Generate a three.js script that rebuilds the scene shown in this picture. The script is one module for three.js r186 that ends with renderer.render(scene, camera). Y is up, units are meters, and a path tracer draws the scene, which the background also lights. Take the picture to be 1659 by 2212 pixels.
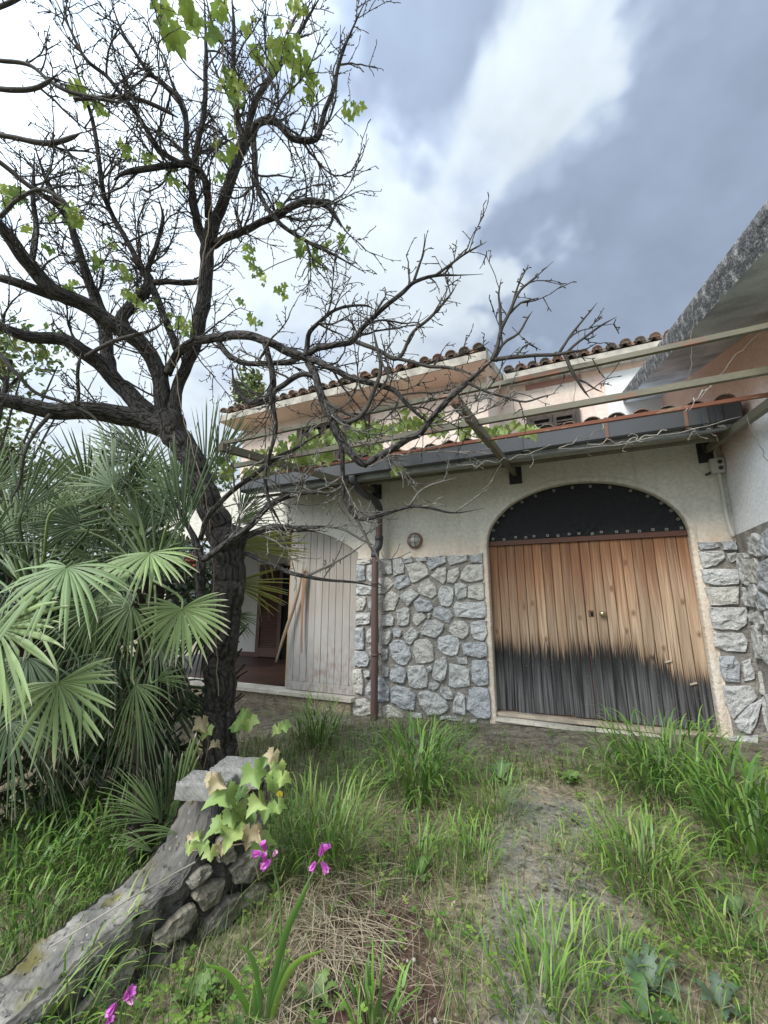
import * as THREE from 'three';
import { ImprovedNoise } from 'three/addons/math/ImprovedNoise.js';
import { mergeVertices } from 'three/addons/utils/BufferGeometryUtils.js';

// ------------------------------------------------------------------ camera, sky, sun, exposure
const scene = new THREE.Scene();
const camera = new THREE.PerspectiveCamera(101.7, 768 / 1024, 0.05, 400);
const PITCH = THREE.MathUtils.degToRad(12.3), YAW = THREE.MathUtils.degToRad(24.7);
camera.position.set(0, 0, 0);                       // eye height is the origin; the ground lies about 1.6 m lower
camera.rotation.order = 'YXZ';
camera.rotation.set(PITCH, YAW, 0);
const EXPOSURE = 2.15;
const SUN_INTENSITY = 1.5;
const SUN_DIR = new THREE.Vector3(-0.38, 0.78, 0.62).normalize();   // direction towards the veiled sun
const renderer = new THREE.WebGLRenderer({ antialias: true });
renderer.toneMapping = THREE.LinearToneMapping;
renderer.toneMappingExposure = EXPOSURE;
renderer.shadowMap.enabled = true;
renderer.setSize(768, 1024);

// the measured lens: a point of the photograph (1659 x 2212) becomes a ray, and a point at a depth or on a plane
const FOC = 900, V = (x, y, z) => new THREE.Vector3(x, y, z);
const FW = V(-Math.sin(YAW) * Math.cos(PITCH), Math.sin(PITCH), -Math.cos(YAW) * Math.cos(PITCH));
const RT = V(Math.cos(YAW), 0, -Math.sin(YAW)), UP = RT.clone().cross(FW);
const ray = (x, y) => FW.clone().addScaledVector(RT, (x - 829.5) / FOC).addScaledVector(UP, -(y - 1106) / FOC);
const at = (x, y, d) => ray(x, y).multiplyScalar(d);
const onX = (x, y, v) => { const r = ray(x, y); return r.multiplyScalar(v / r.x); };
const onZ = (x, y, v) => { const r = ray(x, y); return r.multiplyScalar(v / r.z); };

// ------------------------------------------------------------------ random numbers and noise
let seed = 1234567;
const reseed = s => { seed = s; };
const rnd = () => { seed |= 0; seed = seed + 0x6D2B79F5 | 0; let t = Math.imul(seed ^ seed >>> 15, 1 | seed); t = t + Math.imul(t ^ t >>> 7, 61 | t) ^ t; return ((t ^ t >>> 14) >>> 0) / 4294967296; };
const rr = (a, b) => a + (b - a) * rnd();
const clamp = (x, a = 0, b = 1) => Math.min(b, Math.max(a, x));
const mix = (a, b, t) => a + (b - a) * t;
const sstep = (a, b, x) => { const t = clamp((x - a) / (b - a)); return t * t * (3 - 2 * t); };
const mix3 = (a, b, t) => [mix(a[0], b[0], t), mix(a[1], b[1], t), mix(a[2], b[2], t)];
const IN = new ImprovedNoise();
const n3 = (x, y, z = 0) => IN.noise(x, y, z);
const fbm = (x, y, z = 0, o = 4) => { let s = 0, a = 0.5, f = 1; for (let i = 0; i < o; i++) { s += a * IN.noise(x * f, y * f, z * f + i * 7.3); a *= 0.5; f *= 2.03; } return s; };
const hash2 = (i, j) => { let h = Math.imul(i, 374761393) + Math.imul(j, 668265263) | 0; h = Math.imul(h ^ h >>> 13, 1274126177); return ((h ^ h >>> 16) >>> 0) / 4294967296; };
// gradient noise that repeats after P cells, for tiling textures
function pn(x, y, P) {
  const xi = Math.floor(x), yi = Math.floor(y), xf = x - xi, yf = y - yi;
  const u = xf * xf * xf * (xf * (xf * 6 - 15) + 10), v = yf * yf * yf * (yf * (yf * 6 - 15) + 10);
  const w = k => ((k % P) + P) % P;
  const g = (i, j, dx, dy) => { const a = hash2(w(i) + P * 131, w(j)) * 6.2831853; return Math.cos(a) * dx + Math.sin(a) * dy; };
  return mix(mix(g(xi, yi, xf, yf), g(xi + 1, yi, xf - 1, yf), u), mix(g(xi, yi + 1, xf, yf - 1), g(xi + 1, yi + 1, xf - 1, yf - 1), u), v);
}
const pfbm = (u, v, P, o = 4) => { let s = 0, a = 0.55, f = P; for (let i = 0; i < o; i++) { s += a * pn(u * f, v * f, f); a *= 0.5; f *= 2; } return s; };
// cell noise that repeats: distance to nearest and second nearest point
function pcell(x, y, P) {
  const xi = Math.floor(x), yi = Math.floor(y), w = k => ((k % P) + P) % P; let d1 = 9, d2 = 9, id = 0;
  for (let i = -1; i < 2; i++) for (let j = -1; j < 2; j++) {
    const a = w(xi + i), b = w(yi + j), px = xi + i + hash2(a, b + 77), py = yi + j + hash2(a + 51, b);
    const d = Math.hypot(px - x, py - y); if (d < d1) { d2 = d1; d1 = d; id = hash2(a + 9, b + 3); } else if (d < d2) d2 = d;
  }
  return [d1, d2, id];
}

// ------------------------------------------------------------------ the sky: air and broken cloud, computed by direction
function makeSky() {
  const W = 2048, H = 1024, data = new Float32Array(W * H * 4);
  const spot = (x, y, rad, amp) => ({ d: ray(x, y).normalize(), rad, amp });
  const spots = [ // grey cloud masses (+) and thin bright cloud (-)
    spot(1400, 620, 0.20, 0.9), spot(1500, 480, 0.20, 0.9), spot(1300, 500, 0.15, 0.85), spot(1160, 430, 0.09, 0.85), spot(1090, 470, 0.05, 0.5), spot(1250, 740, 0.2, 0.8), spot(1090, 680, 0.09, 0.6), spot(1620, 330, 0.12, 0.55), spot(1440, 370, 0.09, 0.5), spot(1640, 560, 0.1, -0.1),
    spot(1460, 120, 0.12, 0.75), spot(1340, 150, 0.08, 0.6), spot(1590, 190, 0.12, 0.55), spot(1560, 60, 0.1, 0.3), spot(930, 210, 0.10, 0.85), spot(1020, 70, 0.12, 0.7), spot(900, 90, 0.09, 0.5), spot(960, 300, 0.06, 0.5), spot(1010, 350, 0.05, 0.35), spot(870, 20, 0.12, 0.4),
    spot(1130, 240, 0.10, -1.0), spot(1190, 60, 0.07, -0.7), spot(1040, 400, 0.06, -0.8), spot(900, 440, 0.12, -0.9), spot(1240, 240, 0.05, -0.5), spot(1400, 265, 0.05, -0.75), spot(1320, 300, 0.04, -0.4), spot(1130, 560, 0.055, -1.3), spot(1000, 560, 0.08, -0.9), spot(930, 640, 0.1, -0.9), spot(800, 560, 0.12, -0.6),
    spot(600, 760, 0.25, -0.7), spot(150, 880, 0.35, -1.0), spot(560, 420, 0.25, -0.05), spot(300, 150, 0.4, 0.22), spot(700, 120, 0.12, 0.3), spot(120, 500, 0.2, 0.2), spot(1640, 60, 0.08, -0.2)];
  const dir = V(0, 0, 0), wd = V(0, 0, 0);
  for (let j = 0; j < H; j++) for (let i = 0; i < W; i++) {
    const el = ((j + 0.5) / H - 0.5) * Math.PI, az = ((i + 0.5) / W - 0.5) * 2 * Math.PI;
    dir.set(Math.cos(el) * Math.cos(az), Math.sin(el), Math.cos(el) * Math.sin(az));
    const k = (j * W + i) * 4; let c;
    if (el < -0.06) c = [0.16, 0.17, 0.13];
    else {
      const e = Math.max(0.02, dir.y);
      const q = 1 / (e + 0.35), X = dir.x * q, Z = dir.z * q;
      const w1 = fbm(X * 4.2, Z * 4.2, 3.1, 5), w2 = fbm(X * 4.2 + 9, Z * 4.2 - 4, 8.1, 5);
      wd.copy(dir); wd.x += 0.20 * w1; wd.y += 0.20 * w2; wd.z += 0.13 * (w1 - w2); wd.normalize();
      const tex = fbm(X * 10, Z * 10, 5.5, 6), bil = (q, f, o) => 0.5 - 1.9 * Math.abs(n3(X * f + q, Z * f - q, o)), puff = 0.5 * bil(1, 5, 2) + 0.3 * bil(3, 11, 4) + 0.2 * bil(7, 23, 6), det = 0.62 * tex + 0.62 * puff + 0.62 * fbm(X * 3.6 + 4, Z * 3.6 + 2, 1.7, 5);
      let g = 0.34 + det;
      for (const s of spots) { const a = 1 - wd.dot(s.d); if (a < s.rad * s.rad * 2.5) g += s.amp * 0.52 * Math.exp(-a * 2 / (s.rad * s.rad)); }
      const thick = sstep(0.30, 0.86, g), inner = sstep(0.6, 1.3, g + 0.7 * w2 + 0.3 * tex + 0.25 * puff);
      c = mix3([0.375, 0.424, 0.468], [0.240, 0.292, 0.378], thick);          // bright veil to grey-blue cloud base
      c = mix3(c, [0.150, 0.188, 0.255], inner * 0.8);
      const wisp = sstep(0.0, 0.42, fbm(X * 5, Z * 5 + 3, 11, 6)) * (1 - thick); c = mix3(c, [0.290, 0.338, 0.425], wisp * 0.9 + 0.25 * (1 - thick) * sstep(0.5, -0.2, g - 0.2 * w1) * 0);
      const hz = Math.exp(-e * 5.0); c = mix3(c, [0.40, 0.44, 0.485], hz * 0.5);
      // an overcast sky is brighter overhead and towards the veiled sun behind the viewer
      const toSun = clamp(dir.dot(SUN_DIR) * 0.5 + 0.5);
      const gain = 1 + 3.6 * Math.pow(toSun, 6);
      c = c.map(v => v * gain * 0.84 * (1 + 0.22 * tex));
    }
    data[k] = c[0]; data[k + 1] = c[1]; data[k + 2] = c[2]; data[k + 3] = 1;
  }
  const t = new THREE.DataTexture(data, W, H, THREE.RGBAFormat, THREE.FloatType);
  t.mapping = THREE.EquirectangularReflectionMapping; t.magFilter = t.minFilter = THREE.LinearFilter; t.wrapS = THREE.RepeatWrapping; t.needsUpdate = true;
  return t;
}
scene.background = makeSky();
scene.environment = scene.background;
const sun = new THREE.DirectionalLight(new THREE.Color(1.0, 0.97, 0.92), SUN_INTENSITY);
sun.position.copy(SUN_DIR).multiplyScalar(20); sun.target.position.set(-1, 0, -4);
sun.castShadow = true; sun.shadow.radius = 36; sun.shadow.mapSize.set(2048, 2048);
Object.assign(sun.shadow.camera, { left: -10, right: 10, top: 10, bottom: -10, near: 1, far: 50 });
scene.add(sun, sun.target);

// ------------------------------------------------------------------ textures and materials
const enc = v => { v = clamp(v); return 255 * (v <= 0.0031308 ? v * 12.92 : 1.055 * Math.pow(v, 1 / 2.4) - 0.055); };
function colorTex(w, h, fn, wrap = true) {          // fn(u, v) gives a linear base colour
  const d = new Uint8Array(w * h * 4);
  for (let j = 0; j < h; j++) for (let i = 0; i < w; i++) { const c = fn((i + 0.5) / w, (j + 0.5) / h), k = (j * w + i) * 4; d[k] = enc(c[0]); d[k + 1] = enc(c[1]); d[k + 2] = enc(c[2]); d[k + 3] = 255; }
  const t = new THREE.DataTexture(d, w, h, THREE.RGBAFormat); t.colorSpace = THREE.SRGBColorSpace; return fin(t, wrap);
}
function grayTex(w, h, fn, wrap = true) {
  const d = new Uint8Array(w * h * 4);
  for (let j = 0; j < h; j++) for (let i = 0; i < w; i++) { const c = 255 * clamp(fn((i + 0.5) / w, (j + 0.5) / h)), k = (j * w + i) * 4; d[k] = d[k + 1] = d[k + 2] = c; d[k + 3] = 255; }
  return fin(new THREE.DataTexture(d, w, h, THREE.RGBAFormat), wrap);
}
function fin(t, wrap) { t.magFilter = THREE.LinearFilter; t.minFilter = THREE.LinearMipmapLinearFilter; t.generateMipmaps = true; t.wrapS = t.wrapT = wrap ? THREE.RepeatWrapping : THREE.ClampToEdgeWrapping; t.needsUpdate = true; return t; }
const rep = (t, m, n = m) => { const c = t.clone(); c.repeat.set(1 / m, 1 / n); c.needsUpdate = true; return c; };
const std = o => new THREE.MeshStandardMaterial({ roughness: 0.85, metalness: 0, side: THREE.DoubleSide, ...o });
const leafy = (c, o = {}) => new THREE.MeshPhysicalMaterial({ color: c ? new THREE.Color().setRGB(...c) : 0xffffff, roughness: 0.75, transmission: 0.3, thickness: 0, side: THREE.DoubleSide, ...o });
const rgb = (r, g, b) => new THREE.Color().setRGB(r, g, b);

// rough-cast plaster relief, one metre square
const stuccoBump = grayTex(1024, 1024, (u, v) => {
  const a = pfbm(u, v, 24, 3), c = pcell(u * 46 + a * 1.5, v * 46, 46), f = pfbm(u, v, 90, 2);
  return 0.5 + 0.45 * a + 0.30 * (0.5 - c[0]) + 0.2 * f;
});
// facade plaster over 8.8 x 3.6 m: x -7..1.8, y -1.6..2
const facadeMap = colorTex(1760, 720, (u, v) => {
  const x = -7 + u * 8.8, y = -1.6 + v * 3.6;
  let c = [0.72, 0.68, 0.59];
  const n = fbm(x * 1.3, y * 1.3, 2, 5), f = fbm(x * 26, y * 26, 4, 3), b = fbm(x * 7, y * 4, 9, 3);
  c = c.map(k => k * (1 + 0.35 * n + 0.30 * f));
  const damp = sstep(0.35, 0, y - 0.62) * (0.45 + 0.6 * b); c = mix3(c, [0.60, 0.40, 0.25], clamp(damp * 0.75));       // orange damp band above the stones
  const green = sstep(1.0, 1.7, y) * clamp(0.45 + 1.2 * n); c = mix3(c, [0.33, 0.31, 0.25], green * 0.6);              // grime high under the eave
  const run = Math.pow(clamp(0.5 + n3(x * 11, y * 0.7, 3)), 4) * sstep(0.2, 1.8, y); c = mix3(c, [0.25, 0.23, 0.19], run * 0.25);
  return c;
}, false);
// wing wall over z -7.6..-1 and y -1.6..3.6
const wingMap = colorTex(1056, 832, (u, v) => {
  const z = -7.6 + u * 6.6, y = -1.6 + v * 5.2;
  const n = fbm(z * 1.4, y * 1.4, 12, 5), f = fbm(z * 26, y * 26, 3, 3);
  let c = [0.82, 0.825, 0.825];
  const sof = 1.63 + 0.307 * (-z - 2.25);
  const pink = sstep(1.25, 1.75, y + 0.35 * n + 0.16 * (-4.5 - z)); c = mix3(c, [0.64, 0.40, 0.29], pink * 0.9);
  const stain = Math.exp(-Math.pow((y - (sof - 0.28) + 0.2 * n) / 0.22, 2)) * clamp(0.7 + n * 1.5); c = mix3(c, [0.36, 0.20, 0.11], stain * 0.6);
  return c.map(k => k * (1 + 0.22 * n + 0.24 * f));
}, false);
// upper storey plaster, tiling 4 m
const pinkMap = colorTex(1024, 1024, (u, v) => {
  const n = pfbm(u, v, 5, 5), f = pfbm(u, v, 80, 2), s = Math.pow(clamp(0.5 + pn(u * 40, v * 3, 40)), 4);
  let c = mix3([0.66, 0.50, 0.415], [0.60, 0.55, 0.47], clamp(0.5 + n * 1.6));
  c = mix3(c, [0.40, 0.31, 0.25], s * 0.35);
  return c.map(k => k * (1 + 0.16 * n + 0.22 * f));
});
const concMap = colorTex(1024, 1024, (u, v) => { const n = pfbm(u, v, 4, 6), f = pfbm(u, v, 64, 3); return mix3([0.34, 0.33, 0.30], [0.17, 0.165, 0.15], clamp(0.5 + n * 1.5)).map(k => k * (1 + 0.45 * f)); });
const vergeMap = colorTex(512, 512, (u, v) => { const n = pfbm(u, v, 6, 5), f = pfbm(u, v, 40, 3); return mix3([0.05, 0.05, 0.05], [0.27, 0.265, 0.25], sstep(-0.15, 0.4, n * 0.9 + f * 0.5)); });
const roughBump = grayTex(512, 512, (u, v) => 0.5 + 0.7 * pfbm(u, v, 10, 5));
const stoneMaps = [[[0.54, 0.535, 0.51], [0.35, 0.345, 0.33]], [[0.46, 0.47, 0.475], [0.29, 0.30, 0.31]], [[0.57, 0.55, 0.495], [0.39, 0.375, 0.335]], [[0.55, 0.55, 0.53], [0.42, 0.42, 0.415]]].map(([a, b], q) =>
  colorTex(512, 512, (u, v) => {
    const n = pfbm(u + q * 0.17, v, 5, 5), f = pfbm(u, v + q * 0.3, 36, 3), r = 1 - Math.abs(pfbm(u * 1, v + q * 0.21, 7, 4)) * 5;
    let c = mix3(a, b, clamp(0.5 + 1.5 * n)).map(k => k * (1 + 0.55 * f));
    c = mix3(c, [0.62, 0.62, 0.60], sstep(0.80, 1.0, r) * clamp(0.25 + f * 2.2));
    return mix3(c, [0.66, 0.66, 0.64], sstep(0.22, 0.4, f) * 0.7);
  }));
const stoneBump = grayTex(512, 512, (u, v) => { const a = pfbm(u, v, 7, 5); return 0.5 + 0.6 * a - 0.5 * Math.abs(pfbm(u, v + 0.4, 5, 4)); });
const mortarMap = colorTex(512, 512, (u, v) => { const n = pfbm(u, v, 6, 5), f = pfbm(u, v, 60, 2); return mix3([0.33, 0.305, 0.27], [0.18, 0.165, 0.145], clamp(0.5 + 1.6 * n)).map(k => k * (1 + 0.5 * f)); });
const barkH = (u, v) => { const w = 0.10 * pfbm(u, v, 4, 3), r1 = 1 - Math.abs(pn((u + w) * 10, v * 5 + 0.3 * pfbm(u, v + 0.2, 8, 2), 20)) * 3.2, r2 = 1 - Math.abs(pn((u - w) * 16 + 3, v * 12, 32)) * 2.6, f = pfbm(u, v, 24, 3); return clamp(0.62 - 0.42 * Math.pow(clamp(r1), 3) - 0.25 * Math.pow(clamp(r2), 4) + 0.5 * f); };
const barkMap = colorTex(512, 512, (u, v) => { const h = barkH(u, v), n = pfbm(u, v, 6, 4), f = pfbm(u, v, 50, 2); let c = mix3([0.014, 0.012, 0.011], [0.072, 0.064, 0.057], sstep(0.15, 0.75, h)).map(k => k * (1 + 0.7 * f)); return mix3(c, [0.19, 0.19, 0.16], sstep(0.2, 0.45, n + 0.25 * f) * 0.45); });
const barkBump = grayTex(512, 512, barkH);
const rustMap = colorTex(512, 256, (u, v) => {
  const n = pfbm(u, v, 4, 5), f = pfbm(u, v, 30, 3); let c = [0.155, 0.140, 0.092].map(k => k * (1 + 0.35 * f));
  c = mix3(c, [0.095, 0.095, 0.075], clamp(0.25 + n)); return mix3(c, [0.25, 0.085, 0.04], sstep(0.10, 0.34, n + 0.4 * f));
});
const rustyMap = colorTex(512, 256, (u, v) => { const n = pfbm(u + 0.3, v, 4, 5), f = pfbm(u, v, 30, 3); return mix3([0.17, 0.062, 0.034], [0.26, 0.19, 0.125], sstep(0.05, 0.3, n + f * 0.3)); });
// plank fronts of the garage doors over x -1..1.12, y -1.25..0.75: orange varnish above, bleached in the middle, black below
const NPL = 10, GX0 = -0.985, GX1 = 1.095, SEAM = 0.045;
const plankAt = x => x < SEAM ? Math.floor((x - GX0) / (SEAM - GX0) * NPL) : NPL + Math.floor((x - SEAM) / (GX1 - SEAM) * NPL);
const garageMap = colorTex(1280, 1200, (u, v) => {
  const x = -1.02 + u * 2.15, y = -1.28 + v * 2.03, p = plankAt(x), h = hash2(p + 3, 11), h2 = hash2(p, 5);
  const cx = x * 1 + h * 9, wig = 0.02 * n3(cx * 3, y * 1.2, p);
  // knots bend the grain
  let kd = 9, kx = 0; for (let k = 0; k < 3; k++) { const ky = -0.95 + 1.6 * hash2(p, 20 + k), pw = 0.1, x0 = p < NPL ? GX0 + (p + 0.5) * (SEAM - GX0) / NPL : SEAM + (p - NPL + 0.5) * (GX1 - SEAM) / NPL; const kxx = x0 + (hash2(p, 30 + k) - 0.5) * pw * 0.7; if (hash2(p, 40 + k) < 0.4) { const d = Math.hypot((x - kxx) * 1.3, (y - ky) * 0.75); if (d < kd) { kd = d; kx = x - kxx; } } }
  const bend = Math.exp(-kd * 28) * Math.sign(kx) * 0.03;
  const g1 = fbm((cx + wig + bend) * 46, y * 1.1 + h * 7, 2, 4), g2 = fbm((cx + bend) * 170, y * 2.2, 6, 3), big = fbm(cx * 3, y * 1.3, 4, 3);
  let top = mix3([0.31, 0.155, 0.075], [0.22, 0.095, 0.043], clamp(0.5 + 1.8 * g1)), mid = mix3([0.47, 0.345, 0.235], [0.34, 0.23, 0.14], clamp(0.5 + 1.9 * g1));
  const bleach = sstep(0.62, -0.45, y + 0.4 * big + 0.28 * (h - 0.5) - 0.15 * (x - 0.2) + 0.35 * g1);
  let c = mix3(top, mid, bleach).map(k => k * (0.86 + 0.34 * h2 + 0.5 * g2 + 0.25 * big));
  const crack = sstep(0.17, 0.30, fbm((cx + bend) * 80, y * 0.8, 15, 3) + 0.05 * bleach) * sstep(0.3, -0.6, y) ; c = mix3(c, [0.10, 0.055, 0.03], crack * 0.7);
  if (kd < 0.045) { const ring = clamp(1 - Math.abs(kd - 0.02) * 90); c = mix3(c, [0.16, 0.08, 0.04], ring * 0.6); if (kd < 0.013) c = [0.2, 0.11, 0.06]; }
  const yb = -0.50 - 0.21 * sstep(0.25, 1.1, x) + 0.03 * Math.sin(x * 5), edge = yb + 0.10 * fbm((cx + bend) * 70, y * 0.3, 9, 3) + 0.28 * fbm((cx + bend) * 190, y * 0.8, 19, 3) + 0.07 * (h - 0.5) + 0.10 * fbm(x * 5, 1, 3, 2);
  c = c.map((q, k) => q * mix(1, [0.45, 0.40, 0.36][k], 0.8 * sstep(0.20, -0.02, y - edge + 0.1 * g2)));
  const black = sstep(0.045, -0.045, y - edge + 0.10 * g2 + 0.05 * g1);
  const weather = sstep(-0.5, -1.05, y + 0.35 * big) ; let dark = mix3([0.0095, 0.009, 0.009], [0.165, 0.163, 0.158], clamp(weather * (0.5 + 1.5 * g1 + 0.5 * (h - 0.5)) + 0.14 * g2));
  if (fbm(x * 60, y * 60, 31, 2) > 0.34) dark = [0.16, 0.16, 0.15];
  c = mix3(c, dark, black);
  return c;
}, false);
// weathered grey porch door over x -4.1..-2.7, y -1.3..1.2
const porchMap = colorTex(640, 1100, (u, v) => {
  const x = -4.1 + u * 1.4, y = -1.3 + v * 2.5, p = Math.floor((x + 3.97) / 0.114), h = hash2(p + 40, 8);
  const g1 = fbm(x * 60 + h * 30, y * 1.1, 3, 4), g2 = fbm(x * 190, y * 3, 6, 3), big = fbm(x * 2.2, y * 1.6, 8, 4);
  let c = mix3([0.39, 0.35, 0.30], [0.31, 0.275, 0.235], clamp(0.5 + 1.2 * g1 + big)).map(k => k * (0.93 + 0.14 * h + 0.25 * g2));
  c = mix3(c, [0.40, 0.40, 0.40], sstep(0.2, -0.7, y + 0.3 * big) * 0.55);
  const red = sstep(-0.35, -1.15, y + 0.7 * big - 0.5 * (x + 3.4)) * clamp(0.25 + 2.2 * fbm(x * 24, y * 10, 5, 3) + 0.3 * g1); c = mix3(c, [0.21, 0.125, 0.09], red * 0.65);
  return c;
}, false);
const woodBump = grayTex(1024, 512, (u, v) => 0.5 + 0.6 * pn(u * 96, v * 3, 96) + 0.25 * pn(u * 192, v * 6, 192));
const barkMat = std({ map: rep(barkMap, 1), bumpMap: rep(barkBump, 1), bumpScale: 0.03, roughness: 0.95 });
const twigMap = colorTex(256, 256, (u, v) => { const n = pfbm(u, v, 8, 4), f = pfbm(u, v, 30, 2); return mix3([0.20, 0.185, 0.16], [0.075, 0.066, 0.058], clamp(0.5 + 2 * n)).map(k => k * (1 + 0.5 * f)); });
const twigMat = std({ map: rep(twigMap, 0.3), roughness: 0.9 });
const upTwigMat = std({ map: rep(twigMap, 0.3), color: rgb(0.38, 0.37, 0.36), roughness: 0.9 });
const M = {
  facade: std({ map: (t => { t.repeat.set(1 / 8.8, 1 / 3.6); t.offset.set(7 / 8.8, 1.6 / 3.6); return t; })(facadeMap), bumpMap: rep(stuccoBump, 1), bumpScale: 0.012, roughness: 0.95 }),
  wing: std({ map: (t => { t.repeat.set(1 / 6.6, 1 / 5.2); t.offset.set(7.6 / 6.6, 1.6 / 5.2); return t; })(wingMap), bumpMap: rep(stuccoBump, 1), bumpScale: 0.012, roughness: 0.95 }),
  pink: std({ map: rep(pinkMap, 4), bumpMap: rep(stuccoBump, 1), bumpScale: 0.005, roughness: 0.95 }),
  white: std({ color: rgb(0.66, 0.65, 0.62), bumpMap: rep(stuccoBump, 1), bumpScale: 0.004, roughness: 0.95 }),
  fascia: std({ map: rep(concMap, 0.8), color: rgb(1.4, 1.32, 1.2), bumpMap: rep(roughBump, 0.4), bumpScale: 0.006 }),
  orange: std({ map: rep(pinkMap, 4), color: rgb(0.95, 0.84, 0.74), roughness: 0.95 }),
  verge: std({ map: rep(vergeMap, 0.55), bumpMap: rep(roughBump, 0.3), bumpScale: 0.015, roughness: 1 }),
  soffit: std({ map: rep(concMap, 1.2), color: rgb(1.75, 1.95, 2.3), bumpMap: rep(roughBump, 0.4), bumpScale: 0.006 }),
  conc: std({ map: rep(concMap, 1), bumpMap: rep(roughBump, 0.4), bumpScale: 0.01 }),
  mortar: std({ map: rep(mortarMap, 0.8), bumpMap: rep(roughBump, 0.3), bumpScale: 0.02, roughness: 1 }),
  stones: stoneMaps.map(t => std({ map: rep(t, 0.55), bumpMap: rep(stoneBump, 0.45), bumpScale: 0.03, roughness: 0.85 })),
  rail: std({ map: rep(rustMap, 1.3, 0.4), roughness: 0.6, metalness: 0.1 }),
  rusty: std({ map: rep(rustyMap, 1.3, 0.4), roughness: 0.85 }),
  strip: std({ color: rgb(0.52, 0.48, 0.36), map: rep(concMap, 1.4), roughness: 0.7 }),
  iron: std({ color: rgb(0.035, 0.037, 0.042), roughness: 0.5, metalness: 0.3 }),
  gutter: std({ color: rgb(0.062, 0.063, 0.066), roughness: 0.45, metalness: 0.1, bumpMap: rep(roughBump, 1.1), bumpScale: 0.001 }),
  pipe: std({ color: rgb(0.125, 0.077, 0.068), roughness: 0.45, bumpMap: rep(roughBump, 0.6), bumpScale: 0.001 }),
  blackPipe: std({ color: rgb(0.05, 0.05, 0.052), roughness: 0.55 }),
  garage: std({ map: (t => { t.repeat.set(1 / 2.15, 1 / 2.03); t.offset.set(1.02 / 2.15, 1.28 / 2.03); return t; })(garageMap), bumpMap: rep(woodBump, 1), bumpScale: 0.004, roughness: 0.72 }),
  porch: std({ map: (t => { t.repeat.set(1 / 1.4, 1 / 2.5); t.offset.set(4.1 / 1.4, 1.3 / 2.5); return t; })(porchMap), bumpMap: rep(woodBump, 1), bumpScale: 0.002, roughness: 0.8 }),
  brownWood: std({ color: rgb(0.12, 0.05, 0.03), bumpMap: rep(woodBump, 1), bumpScale: 0.003, roughness: 0.6 }),
  shutter: std({ color: rgb(0.10, 0.045, 0.028), roughness: 0.55 }),
  shutterGrey: std({ color: rgb(0.30, 0.235, 0.19), map: rep(twigMap, 1), roughness: 0.8 }),
  plankEdge: std({ color: rgb(0.50, 0.30, 0.12), roughness: 0.7 }),
  oldBoard: std({ map: rep(concMap, 0.9, 0.3), color: rgb(1.5, 1.3, 1.1), bumpMap: rep(woodBump, 1), bumpScale: 0.003 }),
  marble: std({ map: rep(concMap, 2), color: rgb(2.2, 2.1, 1.95), roughness: 0.5 }),
  tarp: std({ color: rgb(0.004, 0.0045, 0.006), roughness: 0.7, bumpMap: rep(roughBump, 0.9), bumpScale: 0.02 }),
  tin: std({ color: rgb(0.28, 0.26, 0.22), roughness: 0.5, metalness: 0.4 }),
  brass: std({ color: rgb(0.42, 0.36, 0.22), roughness: 0.32, metalness: 0.85 }),
  black: std({ color: rgb(0.006, 0.006, 0.006), roughness: 0.9 }),
  roomWall: std({ color: rgb(0.60, 0.58, 0.53), roughness: 0.95 }),
  tile: [[1.15, 0.76, 0.62], [1.05, 0.78, 0.66], [0.9, 0.78, 0.70], [1.3, 0.84, 0.66]].map(c => std({ color: rgb(...c), map: rep(concMap, 0.5), bumpMap: rep(roughBump, 0.2), bumpScale: 0.004 })),
  plastic: std({ color: rgb(0.52, 0.51, 0.46), roughness: 0.5 }),
  glass: new THREE.MeshPhysicalMaterial({ color: rgb(0.9, 0.92, 0.9), roughness: 0.22, transmission: 0.75, thickness: 0, side: THREE.DoubleSide }),
  rustWire: std({ color: rgb(0.16, 0.085, 0.055), roughness: 0.7 }),
  lampBase: std({ color: rgb(0.30, 0.17, 0.12), roughness: 0.7 }),
  straw: std({ vertexColors: true, roughness: 0.9 }),
  blade: new THREE.MeshPhysicalMaterial({ vertexColors: true, roughness: 0.55, transmission: 0.32, thickness: 0, side: THREE.DoubleSide }),
  palm: new THREE.MeshPhysicalMaterial({ vertexColors: true, roughness: 0.58, transmission: 0.12, thickness: 0, side: THREE.DoubleSide }),
  leaf: [[0.22, 0.33, 0.075], [0.30, 0.38, 0.10], [0.15, 0.25, 0.06], [0.42, 0.34, 0.18]].map(c => leafy(c, { roughness: 0.6 })),
  treeLeaf: [[0.24, 0.33, 0.06], [0.34, 0.42, 0.09], [0.16, 0.25, 0.06]].map(c => leafy(c, { roughness: 0.7, transmission: 0.4 })),
  petal: leafy([0.60, 0.14, 0.52], { roughness: 0.5, transmission: 0.3 }), petalPale: leafy([0.70, 0.36, 0.55], { transmission: 0.3 }),
  stem: std({ color: rgb(0.10, 0.16, 0.045), roughness: 0.7 }),
  deadLeaf: std({ color: rgb(0.30, 0.17, 0.085), roughness: 0.8 }), dryStick: std({ color: rgb(0.30, 0.22, 0.145), roughness: 0.9 }),
  fibre: std({ color: rgb(0.035, 0.026, 0.018), roughness: 1 }),
  leafOld: leafy([0.36, 0.32, 0.16]), vineStem: std({ color: rgb(0.22, 0.17, 0.12), roughness: 0.9 }), dryVine: std({ color: rgb(0.34, 0.31, 0.265), roughness: 0.9 }),
};

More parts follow.
